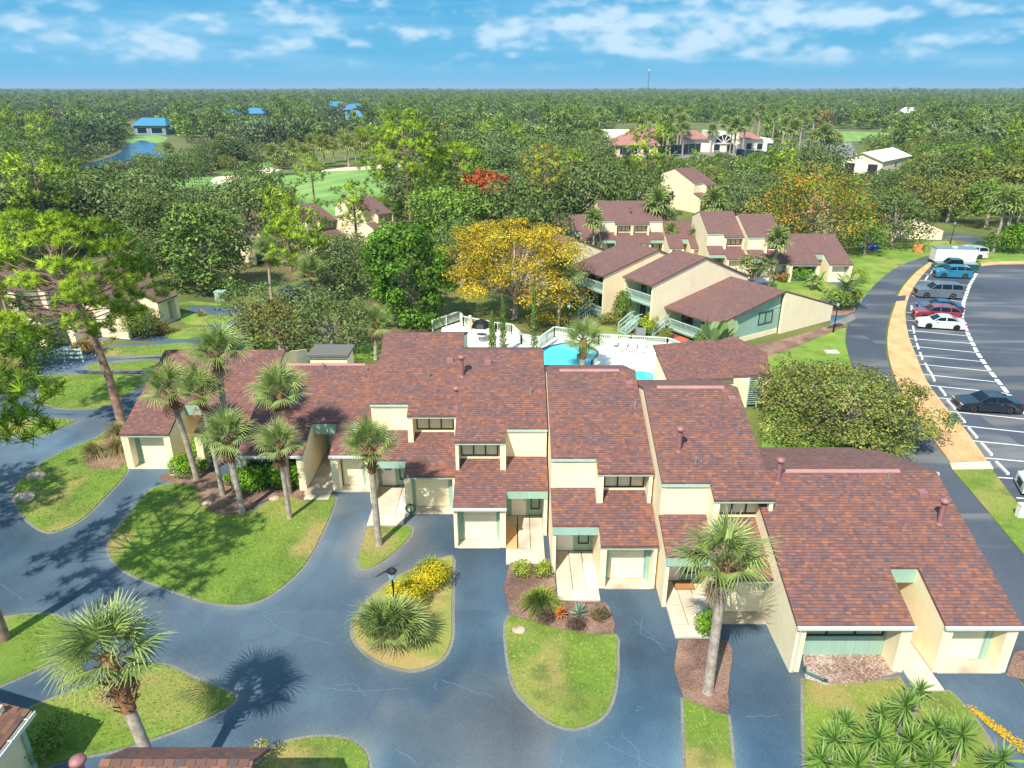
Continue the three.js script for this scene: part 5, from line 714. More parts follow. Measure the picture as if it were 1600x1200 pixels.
function grassClump(label, at, h, n, c0, c1, seed, name = 'grass_clump') { const t = thing(name, label, 'ornamental grass', [at[0], 0.04, at[1]]), L = new Leaves(seed), r = rand(seed); for (let k = 0; k < n; k++) { const a = r() * 6.28, e = 0.35 + r() * 1.15, d = [Math.cos(a) * Math.cos(e), Math.sin(e), Math.sin(a) * Math.cos(e)], s = 0.8 + 0.4 * r(); L.blade([(r() - 0.5) * 0.25, 0, (r() - 0.5) * 0.25], d, h * (0.7 + 0.5 * r()), 0.014, 0.35 + 0.3 * r(), scaleC(c0, s), scaleC(c1, s)); } part(t, 'blades', L.build(), M.leaf); return t; }
const straw0 = [0.42, 0.37, 0.14], straw1 = [0.68, 0.56, 0.30], lime0 = [0.28, 0.38, 0.05], lime1 = [0.58, 0.58, 0.16];
grassClump('tall dry fountain grass at the left in the bed by the first garage', [-27.02, -40.8], 1.5, 420, straw0, straw1, 301);
grassClump('tall dry fountain grass close to the first garage wing, nearer the house', [-25.76, -41.32], 1.6, 420, straw0, straw1, 302);
grassClump('dry fountain grass behind the other two beside the roof edge', [-26.99, -43.75], 1.5, 360, straw0, straw1, 303);
grassClump('fountain grass with pale plumes above the golden shrubs', [-3.89, -28.62], 1.3, 420, lime0, straw1, 304);
grassClump('big yellow green arching grass in the bed beside the middle driveway', [1.32, -26.24], 1.35, 700, lime0, lime1, 305);
grassClump('lone dry grass tuft on the far left lawn', [-32.53, -71.38], 1.1, 160, straw0, straw1, 306);
const leafyP = PAL.shrub, goldP = [[0.55, 0.44, 0.015], [0.66, 0.52, 0.02], [0.34, 0.34, 0.02]];
for (const [name, label, px, rad, n, size, pal, seed] of [
  ['golden_shrub', 'golden leaved shrub next to the black lamp, left of the pair', [-4.79, -26.24], [0.9, 1.05, 0.8], 3600, 0.085, goldP, 311], ['golden_shrub', 'golden leaved shrub, right of the pair on the palmetto island', [-3.87, -27.51], [0.95, 0.95, 0.75], 3600, 0.085, goldP, 312],
  ['small_shrub', 'low yellow green shrub left of two at the top of the agave bed', [0.47, -28.57], [0.5, 0.5, 0.45], 900, 0.09, lime0 && [[0.16, 0.25, 0.03], [0.26, 0.34, 0.04], [0.36, 0.38, 0.06]], 313], ['small_shrub', 'low yellow green shrub right of two at the top of the agave bed', [1.53, -28.47], [0.5, 0.5, 0.45], 900, 0.09, [[0.16, 0.25, 0.03], [0.26, 0.34, 0.04], [0.36, 0.38, 0.06]], 314],
  ['purple_shrub', 'round purple brown mound left of three below the arching grass', [1.51, -25.23], [0.42, 0.42, 0.4], 1000, 0.055, [[0.10, 0.05, 0.05], [0.16, 0.09, 0.08], [0.12, 0.10, 0.05]], 315], ['purple_shrub', 'round purple brown mound below the agave, largest of three', [2.85, -24.78], [0.47, 0.42, 0.42], 1100, 0.055, [[0.10, 0.05, 0.05], [0.16, 0.09, 0.08], [0.12, 0.10, 0.05]], 316], ['purple_shrub', 'purple and green mound right of the agave by the driveway', [3.96, -25.39], [0.46, 0.42, 0.42], 1100, 0.055, [[0.10, 0.05, 0.05], [0.16, 0.14, 0.05], [0.16, 0.18, 0.04]], 317],
  ['fern_shrub', 'bright green ferny shrub beside the leaning palm and walk', [8.5, -24.5], [0.55, 0.8, 0.5], 1600, 0.10, leafyP, 318],
  ['round_shrub', 'round clipped green bush right of the first garage', [-20.05, -38.16], [0.85, 1.15, 0.8], 2600, 0.10, leafyP, 319], ['round_shrub', 'green bush behind the slim palm trunks before the window', [-19.18, -39.94], [1.1, 1.5, 0.6], 2400, 0.12, leafyP, 320], ['round_shrub', 'small round bush in the middle of the mulch bed', [-16.87, -37.09], [0.45, 0.55, 0.45], 900, 0.09, leafyP, 321], ['round_shrub', 'small bush between two palm trunks near the first house wall', [-19.06, -38.63], [0.4, 0.6, 0.4], 800, 0.09, leafyP, 322],
  ['leafy_hedge', 'tall leafy hedge at the left part under the window of the second house', [-15.33, -36.5], [1.0, 1.45, 0.6], 2600, 0.17, leafyP, 323], ['leafy_hedge', 'tall leafy hedge at the right part under the window of the second house', [-13.47, -36.65], [1.15, 1.3, 0.6], 2600, 0.17, leafyP, 324], ['round_shrub', 'low bush at the right end of the hedge by the stone step', [-12.6, -36.79], [0.45, 0.55, 0.4], 800, 0.10, leafyP, 325],
  ['round_shrub', 'yellow green round bush beside the middle pool house', [13.15, -65.51], [1.0, 1.35, 0.9], 1600, 0.14, [[0.24, 0.34, 0.02], [0.36, 0.42, 0.03]], 326], ['conifer_shrub', 'conical green shrub between two pool house walls', [10.95, -68.33], [0.95, 2.4, 0.9], 2000, 0.16, PAL.green, 327], ['croton_shrub', 'yellow and red croton below the sage green wall', [19.61, -59.44], [0.8, 1.0, 0.7], 1200, 0.14, [[0.5, 0.32, 0.02], [0.22, 0.24, 0.03], [0.4, 0.14, 0.03]], 328], ['round_shrub', 'dark bush below the steps of the low pool house', [17.43, -62.17], [0.7, 0.9, 0.7], 1000, 0.13, PAL.green, 329], ['round_shrub', 'low golden green bush at the foot of the blank gable', [14.66, -64.36], [0.7, 0.7, 0.5], 800, 0.12, [...PAL.olive, ...PAL.green], 330], ['round_shrub', 'low bush by the corner of the middle pool house', [9.71, -68.76], [1.2, 0.8, 0.8], 1000, 0.14, PAL.olive, 331],
  ['round_hedge', 'big round clipped hedge on the verge past the parking lot', [72.32, -102.84], [3.1, 3.0, 2.6], 3200, 0.3, PAL.shrub.map((c) => scaleC(c, 0.7)), 332], ['round_hedge', 'big clipped round hedge before the window of the far left house', [-35.07, -64.36], [1.9, 1.9, 1.5], 3200, 0.15, [...PAL.olive, ...PAL.green].map((c) => scaleC(c, 0.8)), 333], ['round_shrub', 'flowering low bush beside the far left hedge', [-34, -65.51], [1.0, 0.7, 0.8], 700, 0.14, [[0.5, 0.3, 0.03], [0.12, 0.15, 0.03], [0.3, 0.08, 0.05]], 334], ['round_shrub', 'orange flowered bush beside the pine trunk', [-37.98, -60.1], [1.4, 0.9, 0.9], 1000, 0.15, [[0.42, 0.2, 0.03], [0.12, 0.16, 0.03], [0.5, 0.32, 0.03]], 335], ['round_shrub', 'dark green shrubbery at the left edge behind the pine branch', [-41.55, -56.45], [4.0, 3.6, 2.6], 4200, 0.24, PAL.green.map((c) => scaleC(c, 0.75)), 336],
  ['round_shrub', 'yellow leaved shrub in the bed at the corner of the service road', [36.79, -75.17], [1.3, 1.3, 1.0], 1000, 0.2, [[0.5, 0.36, 0.02], [0.2, 0.26, 0.03]], 337], ['round_shrub', 'dark leafy bush in the bed at the corner of the service road', [34.98, -73.71], [1.6, 1.6, 1.2], 1400, 0.2, PAL.green, 338], ['round_shrub', 'shrub below the wide window of the right back row house', [35.74, -86.41], [1.7, 1.4, 1.0], 1400, 0.2, PAL.shrub, 339], ['round_shrub', 'yellow hedge at the right wall of the right back row house', [42.45, -85.78], [1.2, 1.0, 1.6], 1000, 0.18, [[0.3, 0.36, 0.02], [0.14, 0.22, 0.02]], 340], ['round_shrub', 'dark shrub beside the palm before the right back row house', [33.29, -85.78], [0.8, 0.8, 0.8], 700, 0.18, [...PAL.oak, ...PAL.red], 341],
  ['foliage_shrub', 'dark shrub in the shade of the bottom left house', [-16.54, -18.58], [0.8, 0.7, 1.0], 1500, 0.09, PAL.green, 342], ['flower_shrub', 'yellow flowered shrub at the end of the bottom roof', [-8.83, -17.95], [0.45, 0.6, 0.5], 900, 0.07, [[0.55, 0.5, 0.03], [0.15, 0.22, 0.03], [0.3, 0.3, 0.36]], 343],
  ['round_shrub', 'bushes at the foot of the yellow tree by the fence', [3.86, -68.33], [2.2, 1.0, 1.2], 1600, 0.16, [...PAL.gold, ...PAL.olive], 344], ['round_shrub', 'green bush at the wall of the left pool house', [6.26, -71.84], [1.2, 1.2, 1.0], 1100, 0.16, PAL.shrub, 345], ['low_shrub', 'blue green palmetto like bush behind the grey bushy tree', [-23.2, -74.19], [1.8, 1.8, 1.4], 1500, 0.26, [[0.07, 0.12, 0.08], [0.12, 0.18, 0.12]], 346],
]) shrub(name, label, 'shrub', px, rad, n, size, pal, seed);
// croton, agave, bird of paradise, areca, palmetto
function rosette(name, label, cat, at, y, n, len, w, cols, seed, o = {}) {
  const t = thing(name, label, cat, [at[0], 0.04, at[1]], o.turn ?? 0, o.group), r = rand(seed), kinds = [0, 1, 2].map((k) => { const L = new Leaves(seed + k); L.blade([0, 0, 0], [1, 0.02, 0], len, w, o.bend ?? 0.08, cols[k % cols.length], o.tip ?? scaleC(cols[k % cols.length], 1.25)); return L.build(); });
  if (y > 0.2) { const g = new Geo().soft(); g.tube([[0, 0, 0], [o.lx ? o.lx * 0.4 : 0.03, y * 0.5, 0], [o.lx ?? 0, y, 0]], [0.09, 0.07, 0.06], 7); part(t, 'stem', g, M.barkGrey); }
  for (let k = 0; k < n; k++) { const f = k / n, l = part(t, 'leaf', kinds[Math.floor(r() * 3)], M.frond); l.position.set(o.lx ?? 0, y + 0.12 * (1 - f) - 0.06, 0); l.rotation.order = 'YZX'; l.rotation.set((r() - 0.5) * 0.6, k * 2.39996, R(84 - (o.range ?? 120) * Math.pow(f, 0.9) + (r() - 0.5) * 12)); l.scale.setScalar(0.8 + 0.35 * r()); }
  return t;
}
rosette('agave', 'grey green agave rosette in the bed between the mounds', 'agave', [3.04, -25.64], 0.1, 34, 0.52, 0.04, [[0.22, 0.32, 0.22], [0.28, 0.38, 0.26], [0.18, 0.27, 0.18]], 351, { range: 84, bend: 0 });
rosette('croton', 'orange croton in front of the arching grass', 'shrub', [2.19, -25.48], 0.22, 44, 0.36, 0.035, [[0.62, 0.20, 0.02], [0.70, 0.30, 0.03], [0.45, 0.10, 0.03]], 352, { range: 90 });
const yuccaCols = [[0.08, 0.17, 0.025], [0.13, 0.245, 0.035], [0.19, 0.31, 0.045]];
for (const [k, [px, y, len, n, lx]] of [[[14.11, -19.07], 1.5, 0.92, 74, 0], [[12.64, -17.96], 1.25, 0.9, 72, 0], [[11.29, -18.18], 0.9, 0.85, 66, 0], [[15.51, -17.95], 1.35, 0.95, 72, 0], [[14.91, -18.4], 1.2, 0.85, 66, 0], [[15.15, -19.97], 1.3, 0.7, 56, 0], [[12, -18.89], 0.9, 0.75, 56, 0], [[13.89, -18.04], 1.0, 0.85, 66, 0], [[11.67, -17.2], 0.8, 0.9, 66, 0], [[12.85, -17.13], 1.0, 0.9, 66, 0], [[14.22, -17.31], 0.9, 0.9, 66, 0], [[16.56, -17.28], 1.0, 0.85, 66, 0], [[10.56, -17.44], 0.8, 0.8, 60, 0], [[13.45, -19.24], 0.95, 0.65, 50, 0]].entries())
  rosette('yucca', ['yucca head on the tallest stalk, nearest to the orange walk', 'yellowish yucca in the middle of the clump at the lower right', 'yucca at the left side of the clump nearest the driveway', 'wide yucca at the right side of the clump near the fallen yellow leaves', 'yucca behind the wide right one', 'small yucca peeping out behind the tallest one', 'low yucca at the back left of the clump', 'yucca in front of the tallest stalk', 'yucca low at the bottom edge, left of centre of the clump', 'yucca low at the bottom edge in the centre of the clump', 'yucca low at the bottom edge, right of centre of the clump', 'yucca at the bottom edge beside the yellow leaf litter on the drive', 'yucca at the bottom edge nearest the left driveway', 'small yucca between the back left and the tallest one'][k], 'yucca', px, y, n, len * 0.9, 0.028, yuccaCols, 400 + k, { lx, range: 138, bend: 0.03, tip: [0.27, 0.36, 0.09], group: undefined });
{ const t = thing('palmetto', 'bushy saw palmetto with fan leaves at the tip of the sandy island', 'palmetto', [...[-5.12, -23.8]].toSpliced(1, 0, 0.04)), r = rand(77); part(t, 'stem', new Geo().soft().tube([[0, 0, 0], [0.1, 0.35, 0]], [0.22, 0.16], 8), M.boots); for (let k = 0; k < 54; k++) { const a = k * 2.4, f = part(t, 'frond', frondKinds[k % 4], M.frond); const d = 0.5 * r(); f.position.set(Math.cos(a) * d, 0.35 + 0.5 * r(), Math.sin(a) * d); f.rotation.order = 'YZX'; f.rotation.set((r() - 0.5) * 0.6, a, R(86 - 72 * Math.pow(k / 54, 0.9) + (r() - 0.5) * 20)); f.scale.setScalar(0.85 + 0.35 * r()); } }
{ const t = thing('bird_of_paradise', 'white bird of paradise with broad upright leaves beside the low pool house', 'plant', [...[18.13, -59.44]].toSpliced(1, 0, 0)), r = rand(81), kinds = [0, 1].map((q) => { const L = new Leaves(600 + q), c = [[0.11, 0.19, 0.05], [0.16, 0.26, 0.07]][q], c1 = [0.26, 0.36, 0.12]; L.blade([0, 0, 0], [1, 0, 0], 1.6, 0.025, 0, c, c); for (const s of [-1, 1]) for (let k = 0; k < 9; k++) L.blade([1.2 + k * 0.13, 0, 0], [0.45, 0.12, s], 0.38 * Math.sin((k + 1) / 10 * 3.0) + 0.05, 0.08, 0.2, c, c1); return L.build(); }); for (let k = 0; k < 22; k++) { const f = part(t, 'leaf', kinds[k % 2], M.frond); f.position.set((r() - 0.5) * 1.2, 0, (r() - 0.5) * 1.0); f.rotation.order = 'YZX'; f.rotation.set((r() - 0.5), k * 2.4, R(84 - 40 * k / 22)); f.scale.setScalar(1.05 + 0.5 * r()); } }
function feather(seed, len, c0, c1, droop) { const L = new Leaves(seed), r = rand(seed), P = (f) => [len * f * (1 - 0.15 * f), len * (0.25 * f - droop * f * f), 0]; for (let k = 0; k < 8; k++) { const a = P(k / 8), b = P((k + 1) / 8); L.blade(a, [b[0] - a[0], b[1] - a[1], 0], Math.hypot(b[0] - a[0], b[1] - a[1]) * 1.3, 0.02, 0, c0, c0); } for (let k = 3; k < 30; k++) for (const s of [-1, 1]) L.blade(P(k / 30), [0.75, -0.15, s], len * 0.26 * Math.sin(k / 30 * 2.6 + 0.4), 0.022, 0.3, scaleC(c0, 0.8 + 0.4 * r()), c1); return L.build(); }
for (const [label, px, h, n, len, c0, c1, seed] of [['feathery palm with yellowish fronds at the left edge below the pine', [-39.61, -51.33], 1.2, 16, 2.7, [0.26, 0.26, 0.03], [0.42, 0.36, 0.07], 1], ['feathery palms cluster in the bed at the corner of the service road', [35.74, -74.19], 2.2, 24, 2.2, [0.14, 0.22, 0.03], [0.26, 0.34, 0.06], 2], ['small feathery palm before the window of the right back row house', [35.51, -82.15], 1.0, 16, 1.7, [0.16, 0.26, 0.03], [0.28, 0.36, 0.06], 3]]) { const t = thing('feather_palm', label, 'palm tree', [px[0], 0, px[1]]), r = rand(seed + 50), k3 = [0, 1, 2].map((q) => feather(640 + seed * 5 + q, len, c0, c1, 0.35 + q * 0.15)); part(t, 'trunk', new Geo().soft().tube([[0, 0, 0], [0, h, 0]], [0.14, 0.1], 8).tube([[0.1, 0, 0], [0.7, h, 0.3]], [0.1, 0.08], 7), M.barkGrey); for (let k = 0; k < n; k++) { const f = part(t, 'frond', k3[k % 3], M.frond); f.position.set(k % 3 ? 0 : 0.6, h, k % 3 ? 0 : 0.3); f.rotation.order = 'YZX'; f.rotation.set((r() - 0.5) * 0.5, k * 2.4, R(70 - 90 * k / n)); } }

// ---------------------------------------------------------------- woods
const noTrees = [[[-32.74, -100.27], [-46.16, -140.17], [-71.09, -222.05], [-80.23, -283.39], [-40.56, -295.84], [-21.88, -283.39], [-15.4, -185.88], [-19.35, -136.38], [-21.32, -102.4], [-24.53, -96.25]], [[-76.54, -129.35], [-98.06, -185.88], [-86.14, -211.38], [-77.89, -266.51], [-54.86, -179.46], [-51.25, -157.53], [-53.33, -127.37], [-63.82, -118.84]], [[-85.15, -136.38], [-134.5, -222.05], [-168.43, -320.38], [-340.38, -673.44], [-305.2, -673.44], [-164.34, -358.4], [-120.46, -309.39], [-91.87, -233.81], [-80.89, -167.82], [-66.18, -129.35], [-73.05, -126.08]], [[15.72, -136.38], [48.01, -418.74], [93.78, -600.82], [202.78, -600.82], [76.86, -222.05], [45.92, -140.17]], [[55.89, -167.82], [106.81, -320.38], [151.62, -363.17], [156.01, -332.14], [103.13, -204.8], [73.54, -167.82], [64.71, -167.82]], [[54.1, -129.35], [104.24, -246.82], [147.16, -271.92], [90.04, -157.53], [71.36, -129.35]], [[-4.67, -271.92], [-6.87, -542.17], [29.78, -542.17], [16.83, -302.47]], [[96.79, -246.82], [169.35, -431.91], [227.09, -438.8], [142.49, -271.92]], [[-140.51, -358.4], [-210.77, -542.17], [-164.95, -542.17], [-109.97, -358.4]], [[-87.93, -332.14], [-173.02, -673.44], [-124.8, -673.44], [-62.4, -332.14]]];
const clearings = [[[-42.46, -132.78], [-68.21, -222.05], [-80.23, -283.39], [-40.56, -295.84], [-21.88, -283.39], [-17.39, -200.11], [-23.53, -167.82], [-26.06, -140.17], [-28.42, -122.36]], [[-80.66, -140.17], [-96.1, -181.98], [-83.57, -204.8], [-77.33, -242.33], [-54.86, -179.46], [-55.89, -167.82], [-58.98, -132.78], [-69.06, -129.35]], [[-113.46, -185.88], [-135.41, -229.76], [-151.06, -286.4], [-295.35, -588.11], [-283.84, -614.08], [-166.48, -358.4], [-120.43, -302.47], [-100.72, -251.48], [-111.45, -222.05], [-106.59, -179.46]], [[29.28, -233.81], [44.87, -363.17], [77.33, -493.81], [158.84, -493.81], [76.73, -233.81]], [[73.02, -222.05], [106.81, -320.38], [145.94, -349.21], [156.01, -332.14], [115.09, -233.81], [94.93, -214.83]], [[81.6, -187.21], [106.37, -246.82], [138.06, -258.78], [116.34, -214.83], [94.65, -187.21]], [[0, -363.17], [0, -485.14], [20.54, -485.14], [15.47, -363.17]], [[129.26, -320.38], [164.02, -406.34], [209.53, -412.45], [168.77, -332.14]], [[34.18, -225.84], [49.12, -242.33], [54.89, -271.92], [40.88, -271.92]]];
const rw = rand(4242), oaks = [], mk = (kind, label, group, pal, o) => { const t = kind === 'pine' ? pineTree(label, o.seed, { tr: 0.22, branches: 20, tufts: 11, needles: 12, len: 0.55, nw: 0.06, spread: 1.2, ...o }, [0, 0], group) : broadTree('oak_tree', label, o.seed, { tr: 0.3, bark: M.barkGrey, pal, ...o }, [0, 0], group); return t; };
const protos = [
  mk('oak', 'grey green live oak in the wooded belt beyond the houses', 'grey live oaks of the wooded belt', PAL.grey, { seed: 501, h: 10, w: 12, lobes: 22, leaves: 3200, size: 0.45 }),
  mk('oak', 'dark green live oak in the wooded belt beyond the houses', 'dark live oaks of the wooded belt', PAL.oak, { seed: 502, h: 9.5, w: 11, lobes: 20, leaves: 3200, size: 0.44 }),
  mk('oak', 'fresh green dense tree in the wooded belt beyond the houses', 'fresh green trees of the wooded belt', PAL.green, { seed: 503, h: 9, w: 10, lobes: 20, leaves: 3200, size: 0.42 }),
  mk('oak', 'olive green rounded tree in the wooded belt beyond the houses', 'olive trees of the wooded belt', PAL.olive, { seed: 504, h: 8, w: 9.5, lobes: 18, leaves: 2400, size: 0.46 }),
  mk('pine', 'slash pine standing among the oaks of the wooded belt', 'pines of the wooded belt', 0, { seed: 505, h: 14, w: 8, from: 0.45 }),
  palmProto('sabal_palm', 'sabal palm standing among the trees of the wooded belt', 6.5, { seed: 43, s: 1.5, group: 'sabal palms of the wooded belt' }),
];
const seen = protos.map(() => 0), kindWords = [['grey green live oak', 'grey live oaks'], ['dark green live oak', 'dark live oaks'], ['fresh green dense tree', 'fresh green trees'], ['olive green rounded tree', 'olive trees'], ['slash pine', 'pines'], ['sabal palm', 'sabal palms']];
const zone = (x, z) => z > -112 ? (x < -40 ? 'in the near woods left of the grey lawn court' : x < 0 ? 'among the stepped roofs left of the golden tree' : 'close round the back row of houses') : x < -75 ? (z > -165 ? 'in the left woods behind the big pine' : 'in the left woods near the lake') : x < -20 ? 'in the woods along the golf fairway' : x < 22 ? (z > -160 ? 'right behind the golden and red trees' : 'in the middle woods left of the clubhouse') : x < 85 ? (z > -165 ? 'right behind the back row of houses' : 'in front of the clubhouse and tennis screens') : x < 130 && z < -165 ? 'round the beige metal shed' : 'in the right woods beyond the parking lot';
function woodTree(k, x, z, s) { const turn = rw() * 6.28; let t = protos[k]; if (!seen[k]++) { t.position.set(x, 0, z); t.rotation.y = turn; t.scale.setScalar(s); } else t = copyOf(t, null, [x, 0, z], turn, s); t.userData.label = `${kindWords[k][0]} standing ${zone(x, z)}`; t.userData.group = `${kindWords[k][1]} ${zone(x, z)}`; }
const isClear = (x, z) => clearings.some((p) => inside(p, x, z));
const inView = (x, z, m = 6) => Math.abs(x) < -z * 0.80 + m;
const zAxisBlocked = (x, z) => noTrees.some((p) => inside(p, x, z));
const nearHouses = [[-24, -104, 16], [36, -138, 9], [33, -126, 8], [67, -113, 7], [62, -106, 6], [58, -114, 8], [70, -105, 9], [10, -104, 10], [22, -104, 12], [34, -95, 12]];
let wood = 0;
for (let z = -100; z > -232; z -= 8.6) for (let x = -200; x < 200; x += 8.8) {
  const X = x + (rw() - 0.5) * 7, Z = z + (rw() - 0.5) * 7; if (!inView(X, Z, 4) || isClear(X, Z)) continue; const low = zAxisBlocked(X, Z);
  if (nearHouses.some(([a, b, c]) => Math.hypot(X - a, Z - b) < c)) continue;
  if (Z > -116 && X > 2 && X < 90) continue; if (X > 50 && Z > -132) continue;                         // back row and the road bend
  if (X > -62 && X < -22 && Z > -128) continue;
  const right = smooth01(20, 70, X), u = rw(), k = u < 0.07 ? 5 : u < 0.14 ? 4 : u < 0.14 + 0.40 * right ? (rw() < 0.6 ? 2 : 3) : u < 0.72 ? (rw() < 0.62 ? 0 : 1) : u < 0.9 ? 1 : 2;
  if (low) { if (rw() < 0.75) woodTree(k === 4 || k === 5 ? 2 : rw() < 0.5 ? k : 3, X, Z, 0.36 + 0.22 * rw()); } else woodTree(k, X, Z, (0.78 + 0.45 * rw()) * (k === 5 ? 0.9 : 1)); wood++;
}
for (const [px, k, s] of [[[-74.6, -124.82], 1, 0.9], [[-96.88, -148.37], 1, 1.0], [[-78.47, -162.52], 0, 0.9], [[-75.01, -167.82], 0, 0.9], [[-84.26, -198.6], 1, 0.8], [[-87.43, -222.05], 0, 0.8], [[-94.24, -204.8], 5, 1.0], [[-71.35, -140.17], 1, 0.8], [[-67.3, -100.27], 1, 1.1], [[-63.97, -102.4], 0, 1.1], [[-61.74, -106.92], 1, 1.0], [[-54.88, -103.72], 0, 1.1], [[-68.33, -96.25], 0, 1.1], [[-48.23, -106.92], 1, 0.9], [[-44.67, -110.3], 0, 0.9], [[-61.54, -85.78], 1, 0.8], [[-16.93, -136.38], 2, 0.8], [[-11.7, -118.84], 1, 0.9], [[-1.15, -129.35], 0, 0.9], [[3.19, -118.84], 1, 0.9], [[8.91, -124.82], 2, 0.9], [[44.67, -140.17], 0, 0.8], [[37.09, -126.08], 2, 0.6], [[52.95, -113.37], 3, 0.8], [[50.4, -101.12], 2, 0.55], [[77.15, -127.37], 3, 0.9], [[81.25, -122.96], 2, 0.9], [[88.79, -126.08], 3, 0.9], [[94.31, -140.17], 2, 1.0], [[86.87, -140.17], 2, 0.9], [[76.2, -136.38], 3, 0.9], [[-21.77, -89.71], 0, 0.55], [[-18.21, -82.15], 0, 0.6], [[-14.35, -77.2], 1, 0.55], [[-20.45, -77.2], 0, 0.55], [[-28.64, -90.74], 4, 0.75], [[4.51, -99.44], 0, 0.7], [[-42.49, -82.15], 1, 0.7], [[-40.24, -85.78], 2, 0.55]]) woodTree(k, px[0], px[1], s);
// palms along the golf path and round the clubhouse
{ const g = palmProto('sabal_palm', 'stout sabal palm in the grove beside the pale golf path', 5.5, { seed: 45, s: 2.0, group: 'sabal palms along the golf path', tint: [1.15, 1, 0.9] }); let first = true;
  for (const px of [[-65.33, -222.05], [-59.02, -211.38], [-61.15, -229.76], [-56.11, -222.05], [-57.1, -237.99], [-55.31, -246.82], [-51, -242.33], [-46.44, -233.81], [-45.74, -246.82], [-64.35, -200.11], [-49, -222.05], [-54.66, -271.92], [-88.95, -229.76], [-40.42, -246.82]]) { if (first) { g.position.set(px[0], 0, px[1]); first = false; } else copyOf(g, null, [px[0], 0, px[1]], px[0], 0.85 + 0.4 * rw()); }
  const w = palmProto('fan_palm', 'very tall slender fan palm above the clubhouse roofs', 12.5, { seed: 47, s: 1.9, tr: 0.3, group: 'tall fan palms round the clubhouse', n: 20 }); first = true;
  for (const px of [[46.46, -277.54], [48.37, -280.43], [49.52, -271.92], [55.99, -277.54], [58.48, -280.43], [62.48, -283.39], [63.38, -277.54], [98.48, -309.39], [98.93, -302.47], [107.22, -309.39], [106.71, -295.84], [108.92, -283.39], [113.05, -283.39], [36.55, -316.63]]) { if (first) { w.position.set(px[0], 0, px[1]); first = false; } else copyOf(w, null, [px[0], 0, px[1]], px[0], 0.85 + 0.25 * rw()); }
  const s = palmProto('sabal_palm', 'middle sized sabal palm in front of the tennis screens', 9, { seed: 49, s: 2.2, tr: 0.26, group: 'sabal palms by the tennis screens' }); first = true;
  for (const px of [[54.46, -263.89], [54.27, -256.3], [60.36, -263.89], [61.2, -271.92], [73.86, -277.54], [80.23, -283.39], [79.42, -271.92], [84.09, -271.92], [93.1, -256.3], [92.54, -246.82], [89.93, -222.05], [89.35, -214.83], [92.66, -218.38], [96.07, -222.05], [73.39, -246.82]]) { if (first) { s.position.set(px[0], 0, px[1]); first = false; } else copyOf(s, null, [px[0], 0, px[1]], px[0], 0.8 + 0.35 * rw()); } }
// the far woods that read as one mass
function forest(name, geo, label, pts) { const m = new THREE.InstancedMesh(geo, M.leaf, pts.length); m.name = name; const d = new THREE.Object3D(), c = new THREE.Color(); pts.forEach((p, i) => { d.position.set(p[0], p[3] ?? 0, p[1]); d.rotation.y = p[2] * 6.28; d.scale.set(p[4], p[5], p[4]); d.updateMatrix(); m.setMatrixAt(i, d.matrix); m.setColorAt(i, c.setRGB(...p[6])); }); m.userData = { kind: 'stuff', label, category: 'woodland' }; shade(m); scene.add(m); return m; }
const white = [[1, 1, 1], [0.8, 0.8, 0.8], [1.2, 1.2, 1.2], [0.6, 0.62, 0.6]];
const farGeo = [0, 1, 2].map((k) => broadCrown(560 + k, { h: 10, w: [11, 12, 9][k], lobes: 14, leaves: 620, size: 1.0, pal: white, low: 0.12 }).L.build());
const farPine = (() => { const L = new Leaves(580), r = rand(581); for (let k = 0; k < 16; k++) { const a = r() * 6.28, d = 2.6 * r(); L.lobe([Math.cos(a) * d, 8 + 6 * r(), Math.sin(a) * d], [1.3, 0.9, 1.3], 26, 0.9, white, { tone: 0.7 + 0.6 * r(), asp: 0.4 }); } L.lobe([0, 4, 0], [0.25, 4, 0.25], 20, 0.7, [[0.9, 0.8, 0.9]]); return L.build(); })();
const farPalm = (() => { const g = []; const r = rand(5); for (let k = 0; k < 16; k++) { const q = fanFrond(760 + k, { n: 8, bw: 0.12, droop: 0.3, stalk: 0.7 }); q.applyMatrix4(new THREE.Matrix4().makeRotationFromEuler(new THREE.Euler(0, k * 2.4, R(80 - 120 * k / 16), 'YZX'))); q.scale(1.9, 1.9, 1.9); q.translate(0, 8, 0); g.push(q); } const m = mergeGeometries(g); const c = m.attributes.color; for (let i = 0; i < c.count; i++) c.setXYZ(i, c.getX(i) * 6, c.getY(i) * 4.5, c.getZ(i) * 7); const L = new Leaves(3); L.lobe([0, 4, 0], [0.28, 4, 0.28], 40, 0.6, [[1.6, 1.4, 1.6]]); return mergeGeometries([m, L.build()]); })();
const tints = [[0.115, 0.16, 0.062], [0.10, 0.14, 0.05], [0.135, 0.195, 0.05], [0.145, 0.18, 0.08], [0.09, 0.13, 0.05], [0.17, 0.245, 0.04], [0.14, 0.175, 0.09]];
const mass = [[], [], [], [], []];
function put(x, z, k, s, sy, t) { mass[k].push([x, z, rw(), 0, s, sy, t]); }
